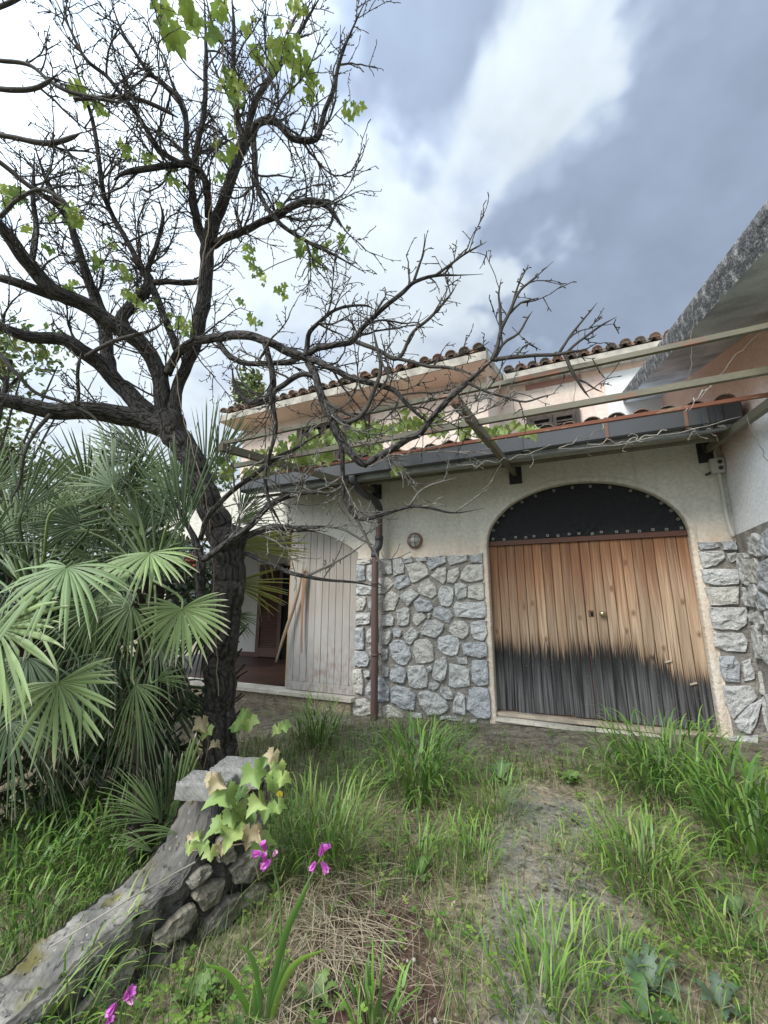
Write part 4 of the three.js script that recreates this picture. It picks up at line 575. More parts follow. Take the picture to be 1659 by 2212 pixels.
// ------------------------------------------------------------------ swept parapet with its cap stones
reseed(51);
{
  const t = thing('parapet', 'weathered concrete and rubble parapet sweeping down to the lower left from a capped pier', 'parapet', [-1.95, -1.65, -1.8]);
  const fx = z => -1.733 - 0.36 * (z + 2.137); // right face
  const topY = z => { const k = [[-2.14, -0.985], [-1.93, -0.995], [-1.87, -1.09], [-1.82, -1.21], [-1.73, -1.32], [-1.55, -1.385], [-1.40, -1.45], [-1.28, -1.52], [-1.0, -1.63], [-0.7, -1.78]]; for (let i = 0; i < k.length - 1; i++) if (z <= k[i + 1][0]) return mix(k[i][1], k[i + 1][1], clamp((z - k[i][0]) / (k[i + 1][0] - k[i][0]))); return -1.8; };
  const b = new MB(true), N = 130, prof = 28, n = V(0.94, 0, 0.34).normalize();
  for (const [ka, kb] of [[0, 13], [13, 20], [20, 28]]) { const o0 = b.n, kw = kb - ka + 1;
  for (let i = 0; i <= N; i++) { const z = mix(-2.13, -0.72, i / N), ty = topY(z), x0 = fx(z), by = -1.95;
    for (let k = ka; k <= kb; k++) { let p, outw; const T = 0.27 + 0.08 * (i / N); if (k < 13 || (k === 13 && ka === 0)) { const s = k / 13; p = V(x0, mix(by, ty, s), z); outw = n.clone(); } else if (k < 20 || (k === 20 && ka === 13)) { const s = (k - 13) / 7; p = V(x0 - T * s, ty - 0.01 * s, z); outw = V(0, 1, 0.3).normalize(); } else { const s = (k - 20) / 8; p = V(x0 - T, mix(ty - 0.01, by, s), z); outw = n.clone().multiplyScalar(-1); }
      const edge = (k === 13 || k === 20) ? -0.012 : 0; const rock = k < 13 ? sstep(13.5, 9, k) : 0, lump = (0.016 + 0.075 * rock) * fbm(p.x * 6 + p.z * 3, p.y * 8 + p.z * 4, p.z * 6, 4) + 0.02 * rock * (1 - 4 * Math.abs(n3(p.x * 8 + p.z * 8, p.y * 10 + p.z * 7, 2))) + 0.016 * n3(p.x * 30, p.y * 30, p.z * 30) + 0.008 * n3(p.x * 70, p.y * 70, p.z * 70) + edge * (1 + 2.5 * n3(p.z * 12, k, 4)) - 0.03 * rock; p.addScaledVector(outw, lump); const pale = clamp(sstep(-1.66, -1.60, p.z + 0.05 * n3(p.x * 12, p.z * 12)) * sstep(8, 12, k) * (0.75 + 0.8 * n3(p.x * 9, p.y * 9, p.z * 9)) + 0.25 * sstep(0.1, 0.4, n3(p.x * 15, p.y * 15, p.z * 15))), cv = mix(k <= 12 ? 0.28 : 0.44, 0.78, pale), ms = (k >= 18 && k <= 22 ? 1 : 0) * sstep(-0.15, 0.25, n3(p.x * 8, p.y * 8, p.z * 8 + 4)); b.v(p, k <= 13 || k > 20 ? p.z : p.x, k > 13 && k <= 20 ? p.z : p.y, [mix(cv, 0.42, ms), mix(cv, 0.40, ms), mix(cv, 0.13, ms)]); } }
  for (let i = 0; i < N; i++) for (let k = 0; k < kw - 1; k++) { const q = o0 + i * kw + k; b.quadI(q, q + 1, q + kw + 1, q + kw); }
  for (const e of [0, N]) { const base = o0 + e * kw, c = b.v(V(fx(mix(-2.13, -0.72, e / N)) - 0.13, -1.5, mix(-2.13, -0.72, e / N)), 0, 0, [0.4, 0.4, 0.4]); for (let k = 0; k < kw - 1; k++) b.tri(c, base + k, base + k + 1); } }
  const parMap = colorTex(1024, 1024, (u, v) => { const a = pfbm(u, v, 5, 5), f = pfbm(u, v, 40, 3), h = pcell(u * 44, v * 44, 44); let c = mix3([0.37, 0.345, 0.305], [0.18, 0.165, 0.14], clamp(0.5 + 1.6 * a)).map(k => k * (1 + 0.6 * f)); c = mix3(c, [0.045, 0.038, 0.03], sstep(0.20, 0.32, pfbm(u + 0.11, v, 22, 4)) * clamp(0.4 + 2 * a)); c = mix3(c, [0.12, 0.12, 0.11], sstep(0.0, 0.3, pfbm(u, v + 0.6, 3, 5)) * 0.6); if (h[2] < 0.03) c = mix3(c, [0.6, 0.58, 0.54], sstep(0.24, 0.15, h[0])); return mix3(c, [0.22, 0.21, 0.08], sstep(0.15, 0.4, pfbm(u, v + 0.37, 4, 4)) * 0.6); });
  const pb = grayTex(512, 512, (u, v) => { const h = pcell(u * 44, v * 44, 44); return 0.5 + 0.5 * pfbm(u, v, 20, 4) - 0.4 * sstep(0.20, 0.32, pfbm(u + 0.11, v, 22, 4)); });
  b.build('parapet_body', std({ vertexColors: true, map: rep(parMap, 0.75), bumpMap: rep(pb, 0.75), bumpScale: 0.035, roughness: 1 }), t);
  // two cap stones
  const cap = (cx, cz, lx, lz, y0, h, rot) => { const c = new MB(), NX = 16, NZ = 12, co = Math.cos(rot), si = Math.sin(rot), uo = rnd() * 3; const P = (i, k, y) => { const x = (i - 0.5) * lx, z = (k - 0.5) * lz, X = cx + x * co + z * si, Z = cz - x * si + z * co; return V(X + 0.006 * n3(X * 22, y * 18, Z * 22) + 0.005 * n3(X * 60, y * 40, Z * 60), y + 0.006 * n3(X * 14, 3, Z * 14) + 0.004 * n3(X * 50, 1, Z * 50), Z + 0.006 * n3(X * 22, y * 18 + 9, Z * 22) + 0.005 * n3(X * 60, y * 40 + 5, Z * 60)); };
    const grid = (f, a, d) => { const o = c.n; for (let i = 0; i <= a; i++) for (let k = 0; k <= d; k++) { const q = f(i / a, k / d); c.v(q, q.x + q.y + uo, q.z + uo); } for (let i = 0; i < a; i++) for (let k = 0; k < d; k++) c.quadI(o + i * (d + 1) + k, o + i * (d + 1) + k + 1, o + (i + 1) * (d + 1) + k + 1, o + (i + 1) * (d + 1) + k); };
    const bev = 0.012; grid((i, k) => P(bev / lx + i * (1 - 2 * bev / lx), bev / lz + k * (1 - 2 * bev / lz), y0 + h), NX, NZ); for (const s of [0, 1]) { grid((i, k) => { const e = k > 0.99 ? bev / lz : 0; return P(i, s ? 1 - e : e, y0 + h * Math.min(1, k * 1.12 - (k > 0.99 ? 0.12 : 0))); }, NX, 6); grid((i, k) => { const e = k > 0.99 ? bev / lx : 0; return P(s ? 1 - e : e, i, y0 + h * Math.min(1, k * 1.12 - (k > 0.99 ? 0.12 : 0))); }, NZ, 6); } grid((i, k) => P(i, k, y0), NX, NZ); c.build('cap_stone', std({ map: rep(stoneMaps[3], 0.5), color: rgb(0.46, 0.445, 0.42), bumpMap: rep(roughBump, 0.2), bumpScale: 0.01, roughness: 0.95 }), t); };
  cap(-1.89, -1.865, 0.27, 0.17, -0.992, 0.082, 0.34); cap(-1.835, -2.045, 0.27, 0.19, -0.982, 0.094, 0.32);
  // rubble stones set in the right face, and a pale patch of mortar on the slope
  const nrm = n, C = (s, y) => { const z = -2.137 + s; return V(fx(z), y, z).addScaledVector(nrm, 0.004); };
  for (const [s, y, w, h, m] of [[0.05, -1.20, 0.13, 0.14, 0], [0.20, -1.27, 0.10, 0.20, 2], [0.08, -1.38, 0.17, 0.17, 0], [0.27, -1.43, 0.15, 0.15, 2], [0.20, -1.56, 0.22, 0.15, 0], [0.42, -1.50, 0.18, 0.12, 2], [0.44, -1.64, 0.24, 0.13, 0], [0.66, -1.60, 0.20, 0.12, 3], [0.70, -1.73, 0.24, 0.12, 2], [0.9, -1.68, 0.2, 0.12, 0], [0.02, -1.56, 0.18, 0.15, 2], [0.58, -1.55, 0.1, 0.08, 0], [0.33, -1.33, 0.1, 0.08, 0]]) { const poly = [], q = rnd() * 3; for (let k = 0; k < 7; k++) { const a = q + (k + rr(-0.3, 0.3)) / 7 * 6.283, r = rr(0.7, 1.2), X = Math.cos(a) * w / 1.7 * r, Y = Math.sin(a) * h / 2 * r; poly.push([s + X * 0.8 + Y * 0.5, y + Y * 0.8 - X * 0.35]); } stone(t, poly, C, nrm, std({ map: rep(stoneMaps[m], 0.55), color: rgb(0.40, 0.37, 0.31), bumpMap: rep(stoneBump, 0.45), bumpScale: 0.03, roughness: 0.95 }), 0.028); }
}
// ------------------------------------------------------------------ the bare old tree
const treeBase = at(478, 1720, 3.3); const tree = thing('bare_tree', 'dark bare fruit tree with crooked spreading limbs in front of the house', 'tree', [treeBase.x, groundY(treeBase.x, treeBase.z), treeBase.z]);
const LIMBS = [];
function limb(name, pts, o = {}) { // pts: x, y, radius in pixels of the photograph, depth in metres
  const P = pts.map(([x, y, r, d]) => at(x, y, d)), R = pts.map(([x, y, r, d]) => r * d / FOC * (r < 20 ? 0.86 : 0.92) / Math.hypot(1, (x - 829.5) / FOC * 0.9, (y - 1106) / FOC * 0.5)), c = new THREE.CatmullRomCurve3(P, false, 'centripetal'), rc = new THREE.CatmullRomCurve3(R.map(r => V(r, 0, 0)), false, 'centripetal'), L = c.getLength();
  const n = Math.max(6, Math.ceil(L / (o.step || 0.035))), pp = [], rad = []; for (let i = 0; i <= n; i++) { const p = c.getPoint(i / n); const r = Math.max(0.0025, rc.getPoint(i / n).x), w = o.wob ?? 0.35; p.x += w * r * n3(p.x * 9, p.y * 9, 1); p.y += w * r * n3(p.x * 9, p.y * 9, 7); pp.push(p); rad.push(R[R.length - 1] < 0.03 ? r * mix(1, 0.3, sstep(0.8, 1, i / n)) : r); }
  const big = R[0] > 0.035, b = new MB(); b.tube(pp, rad, big ? 26 : R[0] > 0.015 ? 9 : 6, { rough: big ? 0.085 : 0.08, us: big ? 1 : 0.3 }); b.build(name, R[0] > 0.016 ? barkMat : (o.light ? twigMat : upTwigMat), tree); LIMBS.push({ pp, rad, L, o }); return pp;
}
const T = 3.25;
limb('trunk', [[476, 1790, 47, T], [477, 1640, 40, T], [474, 1500, 38, T], [482, 1360, 39, T], [491, 1260, 40, T], [492, 1200, 39, T], [474, 1145, 34, T], [455, 1090, 30, T], [432, 1030, 29, T], [402, 970, 31, T], [372, 922, 34, T], [358, 895, 30, T]], { shoots: 0 });
limb('stump', [[494, 1220, 36, T], [505, 1170, 30, T], [513, 1140, 24, T - 0.02]], { shoots: 0 });
limb('limb', [[375, 935, 27, T], [335, 915, 29, T], [290, 902, 27, 3.22], [200, 886, 25, 3.1], [130, 890, 23, 3.0], [60, 878, 22, 2.9], [0, 862, 21, 2.8], [-90, 845, 18, 2.7]], { n: 7 });
limb('limb', [[352, 915, 24, T], [297, 870, 23, 3.25], [253, 826, 21, 3.25], [218, 786, 21, 3.2], [178, 760, 20, 3.1], [143, 737, 19, 3.05], [60, 727, 17, 2.9], [0, 704, 16, 2.8], [-80, 680, 14, 2.7]], { n: 6 });
limb('limb', [[240, 812, 19, T], [232, 765, 18, 3.3], [225, 700, 18, 3.35], [205, 640, 15, 3.35], [178, 566, 12, 3.3], [190, 600, 11, 3.3]].slice(0, 5).concat([[155, 490, 10, 3.3], [130, 445, 9, 3.3], [98, 380, 7, 3.25], [70, 300, 5, 3.2]]), { n: 16 });
limb('limb', [[362, 930, 22, T], [353, 880, 21, T], [348, 831, 20, T], [333, 780, 20, T], [298, 739, 20, 3.2], [238, 697, 21, 3.1], [178, 658, 21, 3.0], [119, 629, 21, 2.9], [60, 566, 20, 2.8], [20, 515, 19, 2.7], [-40, 445, 17, 2.6]], { n: 8 });
limb('limb', [[150, 645, 16, 2.95], [98, 632, 15, 2.9], [40, 612, 14, 2.8], [-30, 595, 12, 2.75]], { n: 6 });
limb('limb', [[372, 920, 22, T], [380, 870, 17, T], [386, 831, 15, 3.3], [408, 780, 15, 3.3], [423, 742, 16, 3.3], [430, 697, 18, 3.3], [442, 638, 18, 3.3], [446, 578, 18, 3.3], [450, 520, 18, 3.3], [455, 485, 16, 3.3]], { n: 6 });
limb('limb', [[446, 530, 14, 3.3], [430, 495, 12, 3.3], [418, 440, 10, 3.3], [414, 390, 9, 3.3], [425, 320, 8, 3.35], [440, 250, 7.5, 3.35], [444, 170, 6.5, 3.4], [445, 90, 6, 3.4], [440, -30, 5, 3.4]], { n: 16 });
limb('limb', [[455, 510, 15, 3.3], [466, 475, 15, 3.3], [482, 440, 14, 3.25], [500, 380, 14, 3.2], [516, 335, 15, 3.2], [530, 300, 17, 3.2], [536, 288, 12, 3.2]], { n: 6 });
limb('limb', [[524, 300, 10, 3.2], [516, 270, 8, 3.2], [508, 210, 7.5, 3.2], [504, 140, 7, 3.2], [506, 80, 6, 3.2], [500, -30, 5, 3.2]], { n: 14 });
limb('limb', [[534, 292, 10, 3.2], [540, 260, 9, 3.25], [556, 212, 8.5, 3.25], [580, 175, 8, 3.3], [606, 140, 7, 3.3], [650, 65, 6, 3.3], [700, -20, 5, 3.3]], { n: 14 });
limb('limb', [[545, 300, 11, 3.2], [552, 274, 10, 3.15], [568, 261, 10, 3.1], [590, 262, 10, 3.1], [612, 280, 9.5, 3.1], [635, 300, 9, 3.1], [662, 304, 8.5, 3.1], [686, 297, 8, 3.1], [694, 270, 7.5, 3.1], [702, 240, 7, 3.1], [718, 200, 6, 3.1], [738, 120, 5, 3.1], [772, 40, 4, 3.1], [800, -20, 3, 3.1]], { n: 16 });
limb('limb', [[548, 305, 9, 3.2], [551, 350, 8, 3.15], [554, 390, 7, 3.1], [566, 430, 6.5, 3.05], [600, 478, 6, 3.0], [650, 515, 5, 3.0], [720, 550, 4, 2.95], [790, 590, 3, 2.95]], { n: 16 });
limb('limb', [[462, 530, 11, 3.3], [490, 513, 10, 3.25], [525, 500, 9.5, 3.2], [565, 480, 9, 3.15], [600, 464, 9, 3.1], [642, 441, 9, 3.05], [680, 435, 8.5, 3.0], [704, 445, 8, 3.0], [724, 464, 6, 3.0], [745, 500, 4, 2.95]], { n: 16 });
limb('limb', [[452, 470, 11, 3.3], [450, 430, 10, 3.25], [444, 396, 10, 3.2], [430, 368, 10, 3.2], [405, 355, 10, 3.15], [370, 357, 9, 3.1], [340, 362, 8.5, 3.05], [305, 366, 9, 3.0], [270, 374, 9, 2.95], [246, 388, 7, 2.95]], { n: 10 });
limb('limb', [[402, 358, 9, 3.15], [402, 310, 8, 3.15], [400, 250, 7.5, 3.15], [383, 210, 7, 3.1], [352, 180, 6.5, 3.1], [322, 157, 6, 3.05], [290, 110, 5, 3.0], [258, 55, 4.5, 3.0], [235, -20, 4, 3.0]], { n: 16 });
limb('limb', [[395, 356, 8, 3.15], [350, 330, 7.5, 3.1], [322, 290, 7, 3.05], [297, 250, 7, 3.0], [262, 205, 6.5, 2.95], [230, 165, 6, 2.95], [190, 133, 5.5, 2.9], [150, 60, 5, 2.9], [110, -20, 4, 2.9]], { n: 16 });
limb('limb', [[300, 745, 16, 3.2], [240, 700, 3, 3.1]].slice(0, 1).concat([[262, 690, 16, 3.2], [285, 660, 16, 3.25], [322, 612, 14, 3.3], [300, 570, 9, 3.3], [270, 512, 7.5, 3.3], [245, 470, 7, 3.3], [226, 425, 7, 3.25], [212, 330, 6.5, 3.2], [200, 260, 6, 3.2], [175, 180, 5, 3.15], [150, 100, 4, 3.1]]), { n: 18 });
limb('limb', [[322, 612, 9, 3.3], [360, 609, 8, 3.3], [400, 611, 8, 3.3], [445, 608, 8, 3.3]], { n: 6 });
limb('limb', [[382, 755, 11, 3.3], [366, 712, 10, 3.3], [348, 668, 10, 3.3], [330, 622, 11, 3.3], [318, 596, 8, 3.3], [335, 540, 6, 3.25], [352, 470, 5, 3.2], [340, 420, 4, 3.2]], { n: 14 });
// right low limb and what grows from it
limb('limb', [[360, 810, 12, T], [372, 785, 12, 3.25], [390, 758, 12, 3.2], [422, 738, 12, 3.15], [461, 731, 12, 3.05], [519, 724, 12, 2.95], [572, 735, 11, 2.9], [620, 760, 11, 2.87], [655, 773, 13, 2.85], [672, 788, 9, 2.85]], { n: 8 });
limb('limb', [[470, 735, 8, 3.05], [492, 765, 8, 3.0], [530, 785, 7, 2.95], [575, 786, 7, 2.9], [625, 782, 7, 2.87], [652, 776, 7, 2.85]], { n: 8 });
const RL = { light: true };
limb('limb', [[660, 772, 9, 2.85], [663, 750, 7, 2.85], [668, 720, 6, 2.82], [696, 690, 5, 2.8], [728, 668, 4, 2.78], [790, 660, 3, 2.75], [815, 672, 2, 2.75]], { n: 10 });
limb('limb', [[665, 768, 9, 2.85], [682, 754, 8, 2.83], [720, 746, 8, 2.8], [760, 738, 7, 2.77], [788, 704, 6.5, 2.75], [828, 666, 6, 2.7], [870, 632, 5.5, 2.65], [894, 610, 5, 2.62], [944, 595, 4, 2.6], [990, 595, 3, 2.6], [1044, 592, 2, 2.6]], { n: 7, up: 1 });
limb('limb', [[893, 611, 4, 2.62], [905, 575, 3.2, 2.6], [918, 540, 2.2, 2.6]], { n: 3, up: 1 }); limb('limb', [[940, 596, 4, 2.6], [975, 570, 3.5, 2.58], [1005, 548, 3, 2.56], [1052, 522, 2, 2.55]], { n: 6, up: 1 }); limb('limb', [[960, 592, 3, 2.6], [985, 560, 2.4, 2.6], [1010, 535, 1.8, 2.6]], { n: 3, up: 1 });
limb('limb', [[770, 738, 6, 2.77], [817, 757, 5.5, 2.7], [861, 774, 5.5, 2.65], [890, 720, 4, 2.6], [925, 690, 4, 2.55], [970, 640, 3, 2.55], [990, 610, 2, 2.55]], { n: 10, up: 1 });
limb('limb', [[861, 775, 5, 2.65], [921, 790, 5, 2.6], [973, 795, 4.5, 2.55], [1014, 806, 3.5, 2.5]], { n: 8 });
limb('limb', [[664, 775, 9, 2.85], [700, 788, 8, 2.8], [752, 814, 8, 2.75], [801, 827, 7.5, 2.7], [849, 843, 6.5, 2.65], [885, 879, 5, 2.6], [914, 904, 4, 2.58], [960, 925, 3, 2.55]], { n: 12 });
limb('limb', [[668, 785, 11, 2.85], [680, 812, 10, 2.83], [690, 842, 10, 2.8], [708, 887, 10, 2.76], [720, 919, 10, 2.72], [737, 956, 10, 2.7], [760, 983, 10, 2.68], [783, 1003, 10, 2.66], [792, 1008, 8, 2.66]], { n: 6, light: true });
limb('limb', [[786, 1006, 8, 2.66], [810, 990, 8.5, 2.64], [833, 978, 8.5, 2.62], [881, 948, 8.5, 2.56], [905, 938, 8, 2.54], [930, 906, 8, 2.5], [974, 859, 7.5, 2.46], [1018, 818, 7.5, 2.42], [1066, 776, 8, 2.4]], { n: 9, light: true });
limb('limb', [[1064, 778, 7, 2.4], [1076, 745, 5.5, 2.39], [1083, 712, 5, 2.38], [1098, 680, 4.5, 2.36], [1122, 630, 3.6, 2.34], [1150, 605, 3, 2.33], [1195, 565, 2, 2.32]], { n: 6, up: 1 }); limb('limb', [[1082, 715, 4.5, 2.38], [1080, 665, 3.5, 2.37], [1077, 635, 2.6, 2.36], [1083, 602, 1.8, 2.36]], { n: 2, up: 1 });
limb('limb', [[1100, 678, 4, 2.36], [1124, 655, 3, 2.35], [1140, 650, 2.6, 2.34], [1165, 643, 1.8, 2.34]], { n: 3 }); limb('limb', [[1108, 655, 3.4, 2.35], [1120, 615, 2.6, 2.34], [1140, 575, 1.8, 2.33]], { n: 3, up: 1 }); limb('limb', [[1070, 772, 5, 2.4], [1090, 740, 4, 2.39], [1120, 720, 3.5, 2.37], [1138, 690, 3, 2.36], [1150, 672, 2, 2.35]], { n: 4, up: 1 });
limb('limb', [[1066, 777, 6.5, 2.4], [1110, 771, 6, 2.37], [1149, 768, 5.5, 2.35], [1200, 766, 5.5, 2.32], [1232, 760, 4.5, 2.3], [1262, 756, 3, 2.3], [1290, 740, 2, 2.3]], { n: 6, up: 1 }); limb('limb', [[1208, 762, 4.5, 2.32], [1230, 728, 3.8, 2.31], [1252, 700, 3.2, 2.3], [1272, 676, 2.6, 2.3], [1290, 654, 2, 2.3]], { n: 3, up: 1 });
limb('limb', [[1222, 764, 4.5, 2.31], [1245, 742, 4, 2.3], [1270, 724, 3.6, 2.29], [1300, 702, 3, 2.28], [1333, 684, 2.2, 2.28]], { n: 4, up: 1 }); limb('limb', [[1220, 766, 5, 2.31], [1232, 795, 4.5, 2.3], [1246, 820, 4, 2.3], [1262, 846, 3, 2.3], [1274, 860, 2, 2.3]], { n: 5 }); limb('limb', [[1246, 820, 3.5, 2.3], [1264, 826, 3, 2.3], [1281, 838, 2.4, 2.29], [1303, 848, 1.8, 2.29]], { n: 3 });
limb('limb', [[1010, 826, 4.5, 2.42], [1050, 846, 4, 2.4], [1082, 855, 3.4, 2.4], [1130, 868, 3, 2.38], [1170, 858, 2.4, 2.37], [1206, 848, 1.8, 2.36]], { n: 7 });
limb('limb', [[722, 915, 7, 2.72], [736, 960, 6.5, 2.7], [740, 1010, 6, 2.7], [742, 1058, 5.5, 2.7], [756, 1102, 5.5, 2.7], [778, 1121, 5.5, 2.68], [825, 1112, 5, 2.64], [885, 1094, 4.5, 2.6], [922, 1096, 4, 2.57], [982, 1108, 3, 2.54], [1048, 1097, 2, 2.52]], { n: 8, light: true });
limb('limb', [[885, 1092, 3.6, 2.6], [909, 1060, 3, 2.58], [940, 1045, 2.6, 2.56], [984, 1032, 1.8, 2.55]], { n: 4, light: true }); limb('limb', [[984, 1106, 2.6, 2.54], [1020, 1080, 2, 2.53], [1056, 1054, 1.6, 2.52]], { n: 3, light: true }); limb('limb', [[765, 1114, 4.5, 2.7], [789, 1156, 4, 2.7], [800, 1180, 3.8, 2.7], [813, 1197, 3.6, 2.7], [828, 1232, 2.8, 2.7], [855, 1252, 1.8, 2.7]], { n: 4, light: true });
limb('limb', [[708, 880, 6, 2.76], [740, 910, 5.5, 2.7], [770, 905, 6, 2.66], [790, 885, 6, 2.65], [805, 850, 6, 2.64], [822, 800, 5, 2.64], [812, 740, 4, 2.66], [800, 690, 3, 2.68]], { n: 8 }); limb('limb', [[705, 870, 5, 2.76], [745, 890, 5, 2.7], [772, 903, 5, 2.68]], { n: 3 });
limb('limb', [[572, 738, 8, 2.9], [585, 790, 8, 2.88], [590, 830, 9, 2.87], [575, 862, 9, 2.86], [535, 866, 8, 2.87], [510, 840, 6, 2.88], [500, 790, 5, 2.9]], { n: 8 });
limb('limb', [[682, 815, 7, 2.83], [652, 808, 7, 2.84], [615, 830, 7, 2.83], [590, 850, 7, 2.82], [592, 880, 5, 2.8], [596, 930, 5, 2.78], [580, 990, 5, 2.76], [573, 1030, 5, 2.76], [582, 1085, 4.5, 2.76], [600, 1120, 4, 2.76], [612, 1140, 3, 2.76]], { n: 8, light: true });
// low branches off the trunk
limb('limb', [[432, 1300, 12, 3.0], [433, 1250, 12, 3.0], [433, 1208, 12, 3.0], [420, 1165, 9, 3.0], [408, 1140, 7, 2.98], [385, 1095, 5, 2.95], [371, 1072, 4, 2.95]], { n: 3 });
limb('limb', [[434, 1212, 9, 3.0], [470, 1188, 9, 2.97], [510, 1160, 9, 2.93], [546, 1130, 8.5, 2.9], [584, 1090, 8, 2.88], [631, 1068, 8, 2.85], [680, 1062, 7, 2.82], [718, 1070, 6, 2.8]], { n: 6, light: true });
limb('limb', [[480, 1190, 9, 3.0], [525, 1161, 9, 2.95], [584, 1140, 9, 2.9], [643, 1141, 8.5, 2.86], [680, 1140, 8, 2.84], [709, 1136, 7, 2.82]], { n: 8, light: true });
limb('limb', [[433, 1165, 7, 3.0], [447, 1120, 7, 2.98], [469, 1092, 6.5, 2.95], [500, 1062, 6.5, 2.9], [546, 1028, 6.5, 2.87], [589, 994, 6, 2.84], [640, 968, 5, 2.8], [700, 930, 5, 2.76]], { n: 8, light: true });
limb('limb', [[530, 1195, 6, 3.05], [574, 1214, 5.5, 3.0], [626, 1237, 5.5, 2.95], [661, 1245, 5, 2.92], [700, 1252, 4, 2.9], [769, 1258, 3, 2.88], [836, 1273, 2, 2.86]], { n: 3, light: true }); limb('limb', [[661, 1244, 4, 2.92], [690, 1232, 3.5, 2.9], [720, 1216, 3, 2.88], [750, 1200, 2.5, 2.86], [800, 1165, 1.8, 2.84]], { n: 4, light: true });
limb('limb', [[709, 1136, 4, 2.82], [745, 1145, 3.5, 2.8], [780, 1165, 3, 2.78], [812, 1180, 2, 2.76]], { n: 4, light: true });
limb('limb', [[185, 770, 6, 3.0], [235, 742, 6, 2.9], [262, 732, 6, 2.85], [330, 712, 4, 2.8], [360, 690, 3, 2.8]], { n: 6 }); limb('limb', [[168, 886, 6, 3.03], [170, 850, 5, 2.9], [168, 800, 5.5, 2.8], [176, 762, 5, 2.8]], { n: 4 });
limb('limb', [[110, 895, 7, 2.7], [75, 935, 6, 2.65], [55, 975, 5, 2.6], [40, 1050, 4, 2.6], [15, 1090, 3, 2.55]], { n: 4 }); limb('limb', [[-20, 745, 7, 2.6], [30, 800, 6, 2.6], [80, 850, 5, 2.65], [140, 870, 5, 2.7], [195, 895, 4, 2.7], [235, 940, 3, 2.7]], { n: 8 });
limb('limb', [[0, 470, 7, 2.6], [40, 430, 6, 2.6], [90, 410, 6, 2.6], [130, 430, 8, 2.6], [150, 450, 5, 2.6]], { n: 8 }); limb('limb', [[-20, 290, 8, 2.5], [40, 300, 8, 2.5], [100, 310, 8, 2.5], [150, 300, 7, 2.5], [178, 285, 4, 2.5]], { n: 9 }); limb('limb', [[-20, 190, 8, 2.5], [30, 195, 8, 2.5], [80, 190, 7, 2.5], [125, 160, 5, 2.5]], { n: 7 }); limb('limb', [[-20, 130, 6, 2.6], [60, 140, 6, 2.6], [130, 190, 6, 2.6], [220, 215, 5, 2.6], [270, 222, 4, 2.6]], { n: 10 }); limb('limb', [[-10, 20, 7, 2.5], [25, 5, 7, 2.5], [60, -15, 6, 2.5]], { n: 3 });
limb('limb', [[-10, 345, 8, 2.8], [30, 375, 8, 2.85], [80, 415, 8, 2.9], [122, 443, 9, 3.0], [140, 470, 9, 3.1]], { n: 9 }); limb('limb', [[66, 578, 9, 2.82], [76, 520, 9, 2.9], [78, 480, 8, 3.0], [72, 430, 7, 3.0], [75, 330, 5, 3.0]], { n: 9 });
limb('limb', [[240, 330, 6, 2.9], [200, 290, 6, 2.9], [190, 230, 5.5, 2.9], [160, 215, 6, 2.9], [260, 210, 6, 2.9], [300, 215, 6, 2.9], [350, 235, 6, 2.95], [385, 255, 6, 3.0]].slice(3), { n: 6 });
